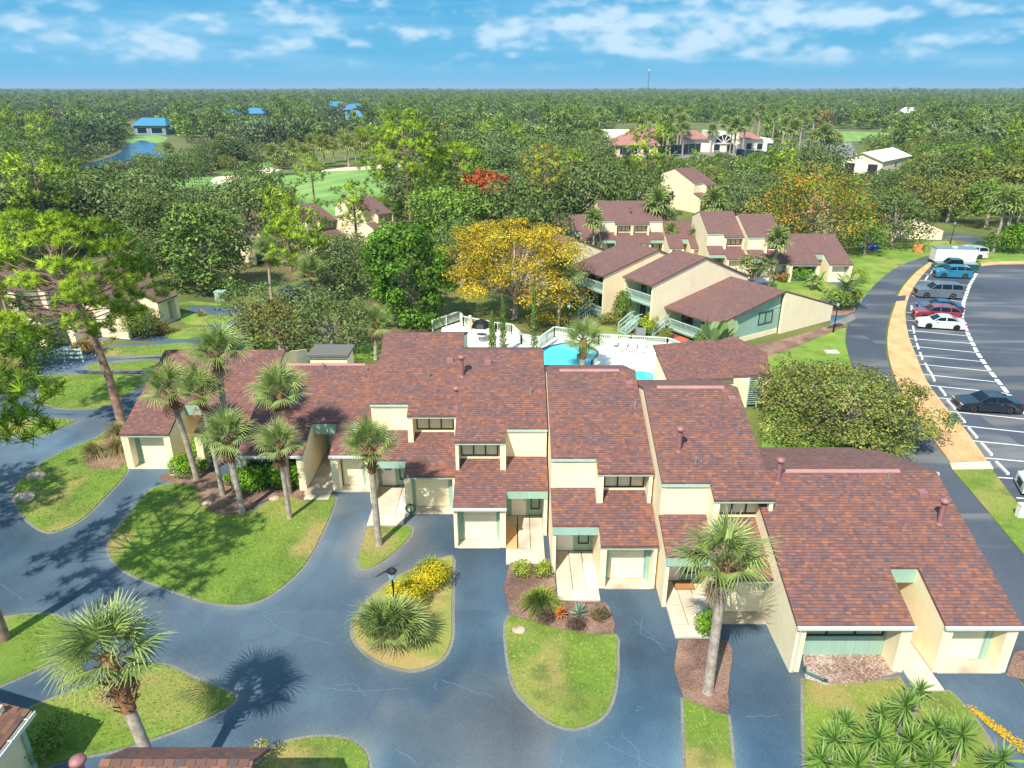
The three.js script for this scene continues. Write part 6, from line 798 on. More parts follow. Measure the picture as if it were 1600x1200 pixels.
for (let d = 226; d < 9000;) {
  const step = d < 900 ? 8.4 + (d - 226) / 674 * 4 : d < 2500 ? 14 + (d - 900) / 1600 * 14 : 40, sc = d < 900 ? 1 : d < 2500 ? 1.3 + (d - 900) / 1600 * 1.2 : 3.6, half = d * 0.80;
  for (let x = -half; x < half; x += step) {
    const X = x + (rw() - 0.5) * step, Z = -d + (rw() - 0.5) * step; if (d < 520 && zAxisBlocked(X, Z)) continue;
    const patch = fbm(X / 130 + 50, Z / 130 + 90, 0, 7, 3); if (patch < 0.30 && d < 1500) continue;
    const u = rw(); let t = tints[Math.floor(rw() * 7)]; if (patch > 0.6) t = tints[5]; if (u < 0.012) t = [0.26, 0.16, 0.04]; else if (u < 0.05) t = [0.16, 0.14, 0.12];
    const br = 0.95 + 0.5 * rw(); t = t.map((q) => q * br);
    const k = rw() < 0.10 && d < 900 ? 4 : rw() < 0.16 + 0.25 * (patch > 0.52) ? 3 : Math.floor(rw() * 3), h = (0.75 + 0.5 * rw()) * (d < 1200 ? 1 : 0.55 + 1.1 * fbm(X / 420, Z / 420, 0, 9, 3));
    put(X, Z, k, sc * (0.8 + 0.45 * rw()), h, k === 3 ? scaleC([0.17, 0.23, 0.06], br) : k === 4 ? [0.16, 0.20, 0.15] : t);
  }
  d += step * (d > 2500 ? 1.6 : 1);
}
const massLabels = ['far woodland of rounded oaks reaching to the horizon', 'far woodland of broad dark oaks reaching to the horizon', 'far woodland of small oaks reaching to the horizon', 'far stands of pines reaching to the horizon', 'far palms scattered through the woodland'];
mass.forEach((pts, k) => forest(['far_forest', 'far_forest_001', 'far_forest_002', 'far_pine_forest', 'far_palm_forest'][k], k < 3 ? farGeo[k] : k === 3 ? farPine : farPalm, massLabels[k], pts));
// undergrowth that fills the wooded belt
{ const pts = [], g = broadCrown(590, { h: 3.0, w: 4.4, lobes: 9, leaves: 300, size: 0.5, pal: white, low: 0.0 }).L.build(); for (let z = -112; z > -330; z -= 4.6) for (let x = -270; x < 270; x += 4.6) { const X = x + (rw() - 0.5) * 4, Z = z + (rw() - 0.5) * 4; if (!inView(X, Z, 4) || isClear(X, Z)) continue; if (Z > -118 && X > 2 && X < 90 || X > 50 && Z > -134 || (X > -62 && X < -22 && Z > -130) || nearHouses.some(([a, b, c]) => Math.hypot(X - a, Z - b) < c)) continue; const right = smooth01(10, 60, X), t = rw() < right * 0.75 ? [0.17, 0.24, 0.04] : [0.13, 0.16, 0.06]; const b = 1.0 + 0.7 * rw(); pts.push([X, Z, rw(), 0, 0.8 + 0.6 * rw(), 0.7 + 0.7 * rw(), t.map((q) => q * b)]); } forest('undergrowth', g, 'tangled undergrowth filling the wooded belt', pts).userData.category = 'undergrowth'; }

// ---------------------------------------------------------------- vehicles
const paintMat = (c, o = {}) => new THREE.MeshPhysicalMaterial({ color: lin(...c), roughness: 0.35, metalness: 0.25, clearcoat: 1, clearcoatRoughness: 0.06, side: THREE.DoubleSide, ...o });
const carGlass = std({ color: 0x0d1c24, roughness: 0.05 }), tyreM = std({ color: 0x141414, roughness: 0.9 }), rimM = std({ color: 0xb8bcc0, roughness: 0.3, metalness: 0.8 }), rimDark = std({ color: 0x3a3c40, roughness: 0.35, metalness: 0.7 }), lampM = std({ color: 0xdfe6ea, roughness: 0.1 }), tailM = std({ color: 0x8a1212, roughness: 0.25 });
const styles = {
  sedan: { L: 4.7, w: 1.82, base: [1.0, 3.75], low: [[0.0, 0.42], [0.05, 0.68], [0.35, 0.78], [1.25, 0.92], [3.75, 0.98], [4.5, 0.96], [4.68, 0.82], [4.7, 0.45]], top: [[1.25, 0.92], [2.0, 1.38], [2.6, 1.45], [3.2, 1.40], [4.1, 0.98]], pil: [2.62] },
  suv: { L: 4.65, w: 1.88, base: [0.92, 3.65], low: [[0.0, 0.5], [0.04, 0.86], [0.3, 0.98], [1.15, 1.08], [3.9, 1.14], [4.5, 1.12], [4.62, 0.9], [4.65, 0.5]], top: [[1.15, 1.08], [1.75, 1.58], [2.4, 1.69], [3.7, 1.66], [4.25, 1.50], [4.55, 1.12]], pil: [2.45, 3.5] },
  bigsuv: { L: 5.2, w: 2.0, base: [1.0, 4.05], low: [[0.0, 0.55], [0.03, 0.98], [0.3, 1.08], [1.35, 1.16], [4.9, 1.2], [5.12, 1.16], [5.2, 0.9], [5.2, 0.5]], top: [[1.35, 1.16], [1.95, 1.75], [2.6, 1.86], [4.6, 1.84], [5.0, 1.75], [5.12, 1.2]], pil: [2.6, 3.8] },
};
function car(kind, label, category, at, turn, paint, o = {}) {          // nose towards local -x, wheels on the ground
  const s = styles[kind], t = thing(category === 'sedan' ? 'parked_sedan' : 'parked_suv', label, category, [at[0], 0.01, at[1]], turn), _ = t.scale.setScalar(0.9), hw = s.w / 2, wr = o.wr ?? (kind === 'sedan' ? 0.33 : 0.37), Lh = s.L / 2, X = (x) => x - Lh;
  const sh = new THREE.Shape(); sh.moveTo(X(s.low[0][0]), 0.24);
  for (const [x, y] of s.low) sh.lineTo(X(x), y); sh.lineTo(X(s.L), 0.26);
  for (const c of [...s.base].reverse()) { sh.lineTo(X(c) + wr + 0.06, 0.22); sh.absarc(X(c), wr, wr + 0.06, -0.3, Math.PI + 0.3, false); sh.lineTo(X(c) - wr - 0.06, 0.22); }
  sh.closePath();
  const body = new THREE.ExtrudeGeometry(sh, { depth: s.w - 0.16, bevelEnabled: true, bevelSize: 0.05, bevelThickness: 0.08, bevelSegments: 3, curveSegments: 8 }); body.translate(0, 0, -hw + 0.08); part(t, 'body', body, paint);
  const tp = s.top, cab = (inset, dy, g) => { const n = tp.length, P = (i, sd) => { const y = tp[i][1] + dy, k = (tp[i][1] - tp[0][1]) / 0.6; return [X(tp[i][0]), y, sd * (hw - inset - 0.17 * k)]; }; return P; };
  const P = cab(0.06, 0, null), n = tp.length, fl = (i, sd) => [X(tp[i][0]), Math.min(tp[0][1], tp[n - 1][1]) - 0.06, sd * (hw - 0.06)];
  const glass = new Geo(); for (let i = 0; i + 1 < n; i++) for (const sd of [-1, 1]) glass.quad(fl(i, sd), fl(i + 1, sd), P(i + 1, sd), P(i, sd)); for (const i of [0, n - 2]) glass.quad(P(i, -1), P(i, 1), P(i + 1, 1), P(i + 1, -1)); part(t, 'windows', glass, carGlass);
  const rf = new Geo(); for (let i = 1; i + 2 < n; i++) { const q = (j, sd, dy) => { const v = P(j, sd); return [v[0], v[1] + dy, v[2] + sd * 0.015]; }; rf.quad(q(i, -1, 0.02), q(i, 1, 0.02), q(i + 1, 1, 0.02), q(i + 1, -1, 0.02)); for (const sd of [-1, 1]) rf.quad(q(i, sd, 0.02), q(i + 1, sd, 0.02), q(i + 1, sd, -0.07), q(i, sd, -0.07)); }
  for (const sd of [-1, 1]) { for (const [i, j] of [[0, 1], [n - 2, n - 1]]) rf.bar(P(i, sd), P(j, sd), 0.08, 0.05); for (const x of s.pil) { const i = tp.findIndex((q) => q[0] > x) - 1, f = (x - tp[i][0]) / (tp[i + 1][0] - tp[i][0]), a = P(i, sd), b = P(i + 1, sd), top = [a[0] + (b[0] - a[0]) * f, a[1] + (b[1] - a[1]) * f, a[2]]; rf.bar([X(x), fl(0, sd)[1], sd * (hw - 0.05)], top, 0.1, 0.03); } }
  part(t, 'roof', rf, o.roof ?? paint);
  const tg = new THREE.TorusGeometry(wr - 0.09, 0.1, 8, 18), rg = new THREE.CylinderGeometry(wr - 0.1, wr - 0.1, 0.16, 14).rotateX(Math.PI / 2), sp = new THREE.BoxGeometry(0.06, (wr - 0.12) * 2, 0.02);
  for (const c of s.base) for (const sd of [-1, 1]) { const w = part(t, 'wheel', tg, tyreM); w.position.set(X(c), wr, sd * (hw - 0.12)); w.scale.z = 1.15; part(w, 'rim', rg, o.rim ?? rimM); for (let k = 0; k < 5; k++) { const q = part(w, 'spoke', sp, o.spoke ?? rimDark); q.position.z = sd * 0.085; q.rotation.z = k * 1.2566 / 2; } }
  for (const sd of [-1, 1]) {
    const y = s.low[2][1] - 0.1; part(t, 'headlight', new Geo().box(X(0.0), X(0.32), y - 0.06, y + 0.05, sd * (hw - 0.42), sd * (hw - 0.02)), lampM); const ty = s.low[s.low.length - 2][1] + 0.02; part(t, 'tail_light', new Geo().box(X(s.L - 0.22), X(s.L + 0.03), ty - 0.12, ty + 0.04, sd * (hw - 0.38), sd * (hw + 0.005)), tailM);
    part(t, 'mirror', new Geo().box(X(tp[0][0] + 0.42), X(tp[0][0] + 0.55), tp[0][1] + 0.02, tp[0][1] + 0.16, sd * (hw - 0.04), sd * (hw + 0.16)), paint);
    part(t, 'door_handle', new Geo().box(X(2.9), X(3.1), s.low[4][1] - 0.14, s.low[4][1] - 0.11, sd * (hw - 0.01), sd * (hw + 0.015)), rimM);
  }
  part(t, 'grille', new Geo().box(X(-0.06), X(0.02), 0.35, s.low[1][1] - 0.08, -hw + 0.5, hw - 0.5), M.black); part(t, 'plate', new Geo().box(X(s.L), X(s.L + 0.06), 0.62, 0.74, -0.26, 0.26), M.white);
  if (o.rails) for (const sd of [-1, 1]) part(t, 'roof_rail', new Geo().bar([X(1.9), tp[2][1] + 0.06, sd * 0.62], [X(tp[n - 3][0]), tp[n - 3][1] + 0.07, sd * 0.62], 0.04), rimM);
  return t;
}
const stall = R(-20);
car('sedan', 'white sedan nose to the gravel, nearest of the middle three parked cars', 'sedan', [42.56, -67.51], R(-14), paintMat([0.78, 0.79, 0.80]), { rim: rimDark });
car('suv', 'red suv parked beside the white sedan', 'suv', [43.63, -70.27], R(-14), paintMat([0.36, 0.035, 0.045]), { rails: true });
car('sedan', 'dark blue car parked behind the red suv', 'sedan', [45.47, -73], R(-13), paintMat([0.015, 0.07, 0.15]));
car('bigsuv', 'large grey suv glinting in the sun', 'suv', [48.53, -78.79], R(-10), paintMat([0.14, 0.165, 0.20]), { rails: true });
car('suv', 'teal blue hatchback suv before the dark green pickup', 'suv', [55.49, -88.03], R(-10), paintMat([0.02, 0.22, 0.34]));
car('sedan', 'black sedan parked alone lower down in the parking lot', 'sedan', [35.12, -47.96], R(-7), paintMat([0.012, 0.02, 0.032]));
car('suv', 'white suv cut by the right picture edge', 'suv', [32.02, -35.86], R(-20), paintMat([0.8, 0.8, 0.8]));
{ const at = [57.48, -91.09], t = thing('pickup_truck', 'dark green pickup truck with grey bed cover between the teal suv and the white trailer', 'pickup truck', [at[0], 0.01, at[1]], R(-8)), _ = t.scale.setScalar(0.9), p = paintMat([0.012, 0.09, 0.075]);
  const sh = new THREE.Shape(); [[-2.8, 0.4], [-2.8, 0.95], [-2.5, 1.1], [-1.4, 1.18], [2.7, 1.2], [2.8, 1.1], [2.8, 0.45]].forEach(([x, y], i) => i ? sh.lineTo(x, y) : sh.moveTo(x, y)); for (const c of [1.7, -1.75]) { sh.lineTo(c + 0.46, 0.36); sh.absarc(c, 0.4, 0.46, 0, Math.PI, false); } sh.closePath(); const b = new THREE.ExtrudeGeometry(sh, { depth: 1.76, bevelEnabled: true, bevelSize: 0.05, bevelThickness: 0.08, bevelSegments: 2 }); b.translate(0, 0, -0.88); part(t, 'body', b, p);
  part(t, 'cab_roof', new Geo().box(-0.85, 0.55, 1.78, 1.86, -0.72, 0.72), p); part(t, 'windows', new Geo().prismZ(-0.84, 0.84, [[-1.45, 1.2], [0.75, 1.2], [0.6, 1.78], [-0.85, 1.78]]), carGlass); part(t, 'bed_cover', new Geo().box(0.85, 2.75, 1.24, 1.3, -0.8, 0.8), std({ color: 0x9a9da0 }));
  for (const c of [-1.75, 1.7]) for (const s of [-1, 1]) { const w = part(t, 'wheel', new THREE.TorusGeometry(0.29, 0.11, 8, 18), tyreM); w.position.set(c, 0.4, s * 0.85); part(w, 'rim', new THREE.CylinderGeometry(0.29, 0.29, 0.17, 14).rotateX(Math.PI / 2), rimM); }
  for (const s of [-1, 1]) { part(t, 'headlight', new Geo().box(-2.88, -2.7, 0.8, 0.95, s * 0.5, s * 0.88), lampM); part(t, 'tail_light', new Geo().box(2.75, 2.87, 0.75, 1.1, s * 0.78, s * 0.93), tailM); } }
{ const at = [59.65, -95.48], t = thing('box_trailer', 'white enclosed box trailer at the top end of the parking row', 'trailer', [at[0], 0.01, at[1]], R(-8)), rb = new Geo(); t.scale.setScalar(0.86); rb.box(-3.0, 3.0, 0.55, 2.55, -1.1, 1.1); part(t, 'box', rb, M.white);
  part(t, 'trim', new Geo().box(-3.04, 3.04, 2.5, 2.58, -1.13, 1.13).box(-3.03, 3.03, 0.5, 0.6, -1.12, 1.12), M.steel); part(t, 'side_door', new Geo().box(0.2, 1.1, 0.75, 2.4, 1.1, 1.125), M.white); part(t, 'roof_vent', new Geo().box(-0.3, 0.3, 2.58, 2.72, -0.3, 0.3), M.white); part(t, 'tongue', new Geo().bar([3, 0.5, 0.6], [4.1, 0.5, 0], 0.09).bar([3, 0.5, -0.6], [4.1, 0.5, 0], 0.09), M.black);
  for (const c of [-0.5, 0.4]) for (const s of [-1, 1]) { const w = part(t, 'wheel', new THREE.TorusGeometry(0.26, 0.1, 8, 16), tyreM); w.position.set(c, 0.36, s * 1.14); part(w, 'rim', new THREE.CylinderGeometry(0.26, 0.26, 0.14, 12).rotateX(Math.PI / 2), rimM); } }
car('bigsuv', 'white van like vehicle behind the box trailer', 'suv', [63.84, -99.03], R(-6), paintMat([0.75, 0.77, 0.78]));
{ const list = [[[126.17, -316.63], [0.02, 0.05, 0.12], 'dark blue car at the left of the far lot'], [[131.04, -316.63], [0.4, 0.42, 0.44], 'silver car in the far lot'], [[132.25, -312.97], [0.02, 0.03, 0.06], 'dark car in the middle of the far lot'], [[132.9, -309.39], [0.7, 0.7, 0.7], 'white car in the far lot next to the dark one'], [[138.36, -316.63], [0.03, 0.08, 0.16], 'blue car in the far lot'], [[137.4, -309.39], [0.75, 0.75, 0.75], 'white car at the right of the far lot'], [[113.5, -251.48], [0.8, 0.8, 0.8], 'white car left of two behind the beige shed'], [[114.62, -249.13], [0.78, 0.78, 0.8], 'white car right of two behind the beige shed']];
  for (const [p, c, label] of list) car('suv', label, 'car', p, R(20), paintMat(c)); struct('far_lot', new Geo().slab([[119.13, -309.39], [133.31, -332.14], [150.33, -332.14], [113.91, -242.33], [103.99, -233.81], [121.56, -283.39]], 0.03, 0.05), M.soil); }

// ---------------------------------------------------------------- pool terrace furniture, rails, lamps
{ let n = 0; const lg = (label, px, turn) => { const t = thing('pool_lounger', label, 'sun lounger', [px[0], 0.12, px[1]], turn); const fr = new Geo(); for (const z of [-0.32, 0.32]) fr.bar([-0.95, 0.3, z], [0.45, 0.3, z], 0.05).bar([0.4, 0.3, z], [1.0, 0.75, z], 0.05); part(t, 'frame', fr, M.white); for (let k = 0; k < 7; k++) part(t, 'strap', new Geo().box(-0.93 + k * 0.19, -0.79 + k * 0.19, 0.315, 0.34, -0.32, 0.32), M.white); const b = new Geo(); b.quad([0.42, 0.33, -0.32], [0.42, 0.33, 0.32], [1.0, 0.78, 0.32], [1.0, 0.78, -0.32]); part(t, 'backrest', b, M.white); for (const [x, z] of [[-0.85, -0.3], [-0.85, 0.3], [0.35, -0.3], [0.35, 0.3]]) part(t, 'leg', new Geo().box(x - 0.03, x + 0.03, 0, 0.3, z - 0.03, z + 0.03), M.white); };
  lg('white lounger leftmost along the pool rail', [10.05, -60.77], R(75)); lg('white lounger second from the left along the pool rail', [10.87, -60.44], R(75)); lg('white lounger third from the left along the pool rail', [11.71, -60.27], R(80));
  lg('white lounger lying aslant, first of the right three', [13.79, -60.27], R(38)); lg('white lounger lying aslant, middle of the right three', [14.14, -59.44], R(38)); lg('white lounger lying aslant, nearest the pavilion roof', [14.53, -58.63], R(38)); }
function railing(label, pts) {
  const t = thing('pool_railing', label, 'railing'), rails = new Geo(), bal = new Geo();
  for (let i = 0; i + 1 < pts.length; i++) { const [a, b] = pts[i], [c, d] = pts[i + 1], L = Math.hypot(c - a, d - b), n = Math.max(1, Math.round(L / 2.2)); rails.bar([a, 1.12, b], [c, 1.12, d], 0.16, 0.07); rails.bar([a, 0.28, b], [c, 0.28, d], 0.06, 0.09); for (let k = 0; k <= n; k++) { const f = k / n; part(t, 'post', new Geo().box(a + (c - a) * f - 0.06, a + (c - a) * f + 0.06, 0.05, 1.18, b + (d - b) * f - 0.06, b + (d - b) * f + 0.06), M.rail); } const m = Math.round(L / 0.17); for (let k = 1; k < m; k++) { const f = k / m; bal.box(a + (c - a) * f - 0.022, a + (c - a) * f + 0.022, 0.3, 1.1, b + (d - b) * f - 0.022, b + (d - b) * f + 0.022); } }
  part(t, 'rail', rails, M.rail); part(t, 'balusters', bal, M.rail).userData.kind = 'stuff';
}
railing('pale green railing at the left side of the pool terrace, below the yellow tree', [[-7.77, -66.3], [-5.35, -69.4], [-4.85, -67.71], [-1.56, -65.7], [0, -65.12], [0.89, -62.17], [2.35, -61.46]]);
railing('pale green railing behind the pool loungers', [[2.45, -61.12], [4.03, -64.36], [6.03, -63.43], [8, -62.17], [10.88, -61.64], [14.13, -61.12], [15.58, -58.79], [16.72, -56.61]]);
{ for (const [x, l] of [[[-2.87, -62.88], 'closed dark umbrella bulk beside white chairs left of the cypresses']]) { const t = thing('table_umbrella', l, 'umbrella', [x[0], 0.12, x[1]]); part(t, 'pole', new Geo().cyl(0, 0, 0, 2.2, 0.03), M.steel); part(t, 'canopy', new Geo().tube([[0, 1.5, 0], [0, 1.9, 0], [0, 2.25, 0]], [0.95, 0.75, 0.04], 8), M.black); part(t, 'table', new Geo().cyl(0, 0, 0.68, 0.72, 0.55, 0.55, 16), M.white); }
  const r = thing('pool_ladder', 'steel pool ladder hoops at the near pool edge', 'ladder', [...[9.88, -55.13]].toSpliced(1, 0, 0.12)); for (const x of [-0.35, 0.35]) part(r, 'hoop', new Geo().soft().tube([[x, 0, 0.3], [x, 0.7, 0.25], [x, 0.85, 0], [x, 0.7, -0.25], [x, 0.1, -0.4]], 0.03, 6), M.steel);
  const c = thing('air_conditioner', 'grey outdoor cooling unit beside the middle pool house', 'air conditioner', [...[12.31, -64.93]].toSpliced(1, 0, 0)); part(c, 'casing', new Geo().box(-0.45, 0.45, 0, 0.95, -0.45, 0.45), std({ color: 0x8f9294, roughness: 0.6, bumpMap: grooves, bumpScale: 0.03 })); part(c, 'fan_grille', new Geo().cyl(0, 0, 0.95, 0.99, 0.36, 0.36, 16), M.black);
  const p = thing('rules_board', 'white board on the pool rail', 'sign', [...[11.15, -61.12]].toSpliced(1, 0, 0.1).map((v, i) => i === 0 ? v - 1.9 : v)); part(p, 'board', new Geo().box(-0.3, 0.3, 0.4, 1.2, -0.03, 0.03), M.white); part(p, 'post', new Geo().box(-0.04, 0.04, 0, 1.1, -0.08, -0.03), M.rail);
  for (const [px, l] of [[[-4.09, -66.49], 'tan rail post with cap at the corner of the left pool railing'], [[15.23, -57.99], 'tan rail post at the bend of the right pool railing']]) { const q = thing('tan_post', l, 'post', [px[0], 0, px[1]]); part(q, 'post', new Geo().box(-0.11, 0.11, 0, 1.5, -0.11, 0.11), std({ color: 0xc8ab8c })); part(q, 'cap', new Geo().box(-0.14, 0.14, 1.5, 1.56, -0.14, 0.14), M.white); } }
function lampPost(label, at, h) { const t = thing('lamp_post', label, 'lamp post', [at[0], 0, at[1]]); part(t, 'pole', new Geo().soft().cyl(0, 0, 0, h, 0.06, 0.045, 10).cyl(0, 0, 0, 0.5, 0.1, 0.08, 10), M.black); part(t, 'lantern', new Geo().tube([[0, h, 0], [0, h + 0.08, 0], [0, h + 0.42, 0]], [0.07, 0.13, 0.19], 6), std({ color: 0x9fc2d0, roughness: 0.2 })); part(t, 'cap', new Geo().tube([[0, h + 0.42, 0], [0, h + 0.5, 0], [0, h + 0.62, 0]], [0.24, 0.2, 0.03], 6), M.black); return t; }
lampPost('black lamp post beside the golden shrubs', [-5.22, -25.39], 2.2); lampPost('black lamp post on the lawn behind the row, left of centre', [-23.42, -61.12], 2.6); lampPost('black lamp post in the lawn before the low pool house', [31.39, -66.1], 2.6); lampPost('black lamp post by the bend of the service road', [67.16, -108.83], 2.9); lampPost('blue headed lamp post under the yellow tree by the pool', [5.46, -65.51], 2.6);
{ const t = thing('bollard', 'white square utility post on the verge at the right edge', 'utility post', [...[28.16, -33.64]].toSpliced(1, 0, 0.03)); part(t, 'body', new Geo().box(-0.16, 0.16, 0, 0.75, -0.16, 0.16), M.white); part(t, 'cap', new Geo().box(-0.18, 0.18, 0.75, 0.82, -0.18, 0.18), M.cream);
  const g = thing('cart_post', 'low wooden post with a green box at the gravel strip edge', 'post', [...[30.61, -44.94]].toSpliced(1, 0, 0.06)); part(g, 'post', new Geo().box(-0.09, 0.09, 0, 0.9, -0.09, 0.09), M.barkGrey); part(g, 'box', new Geo().box(0.1, 0.4, 0.25, 0.95, -0.13, 0.13), std({ color: 0x2f6a52 }));
  const e = thing('utility_box', 'pale green utility cabinet on the far left lawn', 'utility box', [...[-32.68, -77.46]].toSpliced(1, 0, 0)); part(e, 'cabinet', new Geo().box(-0.55, 0.55, 0, 1.0, -0.4, 0.4), M.trim); part(e, 'lid', new Geo().box(-0.6, 0.6, 1.0, 1.08, -0.45, 0.45), M.trim);
  for (const [px, s, l] of [[[-29.12, -38], 0.55, 'tan boulder at the top of the left lawn island'], [[-28.21, -35.51], 0.62, 'tan boulder at the left edge of the left lawn island'], [[0.31, -24.66], 0.3, 'flat pale stone on the middle lawn'], [[-11.5, -36.07], 0.6, 'grey step stone at the entry beside the second garage'], [[-13.81, -35.51], 0.3, 'pinkish stone in the bed edge'], [[-17.52, -34.96], 0.35, 'pale stone at the lawn edge of the mulch bed']]) { const g = new THREE.IcosahedronGeometry(1, 3), p = g.attributes.position; for (let i = 0; i < p.count; i++) { const v = V(p.getX(i), p.getY(i), p.getZ(i)), k = 0.75 + 0.5 * vnoise(v.x * 1.6 + px[0], v.y * 1.6 + v.z * 1.1 + 7, 0, 3); p.setXYZ(i, v.x * k * s, Math.max(-0.1, v.y * k * s * (s < 0.4 ? 0.4 : 0.6)), v.z * k * s * 0.75); } g.computeVertexNormals(); const o = shade(new THREE.Mesh(g, M.rock)); o.name = numbered('boulder'); o.position.set(px[0], 0.06, px[1]); o.userData = { label: l, category: 'boulder' }; scene.add(o); }
  const f = thing('drain_hose', 'dark green corrugated drain hose at the downpipe of the right end house', 'hose', [...[11.89, -22.22]].toSpliced(1, 0, 0.1)); part(f, 'hose', new Geo().soft().tube([[0, 0.25, 0], [0.02, 0.05, 0.1], [0.3, 0.04, 0.3], [0.6, 0.04, 0.5]], 0.06, 8), std({ color: 0x12605a, roughness: 0.5 })); part(f, 'outlet', new Geo().soft().tube([[0.6, 0.04, 0.5], [0.72, 0.04, 0.56]], [0.06, 0.075], 8), std({ color: 0x0d4a46 }));
  const yl = new Leaves(880), r = rand(881); for (let k = 0; k < 900; k++) { const a = r(), p = [[1525, 1120], [1560, 1165], [1590, 1200]]; const x = 17.6 + a * 1.2 + (r() - 0.5) * 0.5 * (0.4 + a), z = -20.4 + a * 2.6 + (r() - 0.5) * 0.4; yl.leaf(x, 0.07, z, 0.07, 0, 1, 0, r() < 0.8 ? [0.72, 0.46, 0.02] : [0.5, 0.3, 0.05]); } const ym = shade(new THREE.Mesh(yl.build(), M.leaf)); ym.name = 'fallen_leaves'; ym.userData = { kind: 'stuff', label: 'yellow fallen leaves along the edge of the right driveway', category: 'fallen leaves' }; scene.add(ym);
  for (const [px, l, m] of [[[8.2, -27.65], 'orange brown door mat in the entry of the townhouse behind the leaning palm', std({ color: 0xb07a4a, roughness: 1 })], [[-7.22, -37.09], 'dark door mat before the white door with brown pane', std({ color: 0x4a4642, roughness: 1 })]]) { const d = thing('door_mat', l, 'door mat', [px[0], 0.088, px[1]]); part(d, 'mat', new Geo().box(-0.45, 0.45, 0, 0.02, -0.28, 0.28), m); part(d, 'border', new Geo().box(-0.48, 0.48, 0, 0.012, -0.31, 0.31), M.dark); }
  const hr = thing('hose_reel', 'coiled green garden hose at the corner of the third garage', 'hose', [...[-5.65, -33.9]].toSpliced(1, 0, 0.08)); const q = part(hr, 'hose', new THREE.TorusGeometry(0.26, 0.05, 8, 22), std({ color: 0x2c6a44, roughness: 0.6 })); q.position.y = 0.3; const q2 = part(hr, 'stand', new Geo().box(-0.04, 0.04, 0, 0.5, -0.08, -0.05), M.steel);
  const bench = thing('bench_rail', 'pale green double rail fence beside the far left lane', 'fence', [...[-38.52, -57.83]].toSpliced(1, 0, 0)); for (const y of [0.35, 0.75, 1.1]) part(bench, 'rail', new Geo().box(-2.1, 1.3, y, y + 0.14, -0.04, 0.04), M.trim); for (const x of [-2.0, -0.4, 1.2]) part(bench, 'post', new Geo().box(x - 0.07, x + 0.07, 0, 1.3, -0.12, -0.045), M.trim);
  const bl = thing('leaning_panel', 'orange panel leaning on rubbish near the road bend', 'panel', [...[59.1, -102.84]].toSpliced(1, 0, 0)); const lp = part(bl, 'panel', new Geo().box(-0.8, 0.8, 0, 1.1, -0.05, 0.05), std({ color: 0xe0873a, roughness: 0.8 })); lp.rotation.set(-0.4, 0.3, 0.08); part(bl, 'prop', new Geo().bar([0, 0, -1], [0, 1.2, -0.4], 0.08), M.bark);
  const tb = thing('tarp_bundle', 'blue tarp bundle on the lawn beside the dark oak', 'tarp', [...[53.09, -105.53]].toSpliced(1, 0, 0)); const tg = new THREE.IcosahedronGeometry(1, 2), tp = tg.attributes.position; for (let i = 0; i < tp.count; i++) { const k = 0.8 + 0.4 * hash(i, 3); tp.setXYZ(i, tp.getX(i) * 1.5 * k, Math.max(0, tp.getY(i) * 0.8 * k), tp.getZ(i) * k); } tg.computeVertexNormals(); part(tb, 'tarp', tg, std({ color: 0x1c62c8, roughness: 0.5 })); part(tb, 'rope', new Geo().bar([-1.3, 0.5, 0.6], [1.3, 0.5, 0.7], 0.03), M.white);
  const cp = thing('cover_plate', 'pale concrete cover slab in the lawn behind the service road', 'cover', [...[28.86, -60.44]].toSpliced(1, 0, 0)); part(cp, 'slab', new Geo().box(-0.6, 0.6, 0, 0.06, -0.45, 0.45), M.concrete); part(cp, 'lid', new Geo().box(-0.35, 0.35, 0.06, 0.08, -0.25, 0.25), M.deck); }
// white wheel stops of the parking row
{ const g = new THREE.BoxGeometry(0.16, 0.13, 1.5), spots = [[[43.6, -74.92], [42.85, -73.47]], [[39.99, -67.71], [39.07, -65.7]], [[38.63, -64.74], [38.06, -63.43]], [[37.65, -62.52], [37.08, -61.12]], [[36.66, -60.1], [36.02, -58.47]], [[35.66, -57.37], [35.09, -55.71]], [[35.04, -55.42], [34.33, -53.45]], [[33.96, -52.11], [33.54, -50.45]], [[33.13, -49.48], [32.84, -47.96]], [[32.53, -47.17], [32.21, -45.67]], [[31.93, -44.74], [31.62, -43.26]], [[31.41, -42.41], [31.09, -40.8]], [[30.79, -39.86], [30.57, -38.32]], [[48.79, -82.15], [46.92, -79.33]], [[52.68, -88.36], [51.31, -86.41]], [[55.2, -91.8], [53.81, -89.71]]];
  spots.forEach(([a, b], i) => { const o = shade(new THREE.Mesh(g, M.paint)); o.name = numbered('wheel_stop'); o.position.set((a[0] + b[0]) / 2, 0.065, (a[1] + b[1]) / 2); o.rotation.y = Math.atan2(a[0] - b[0], a[1] - b[1]); o.scale.z = Math.hypot(a[0] - b[0], a[1] - b[1]) / 1.5; o.userData = { label: 'white concrete wheel stop at the gravel end of a parking bay', category: 'wheel stop', group: 'wheel stops of the parking row' }; scene.add(o); }); }

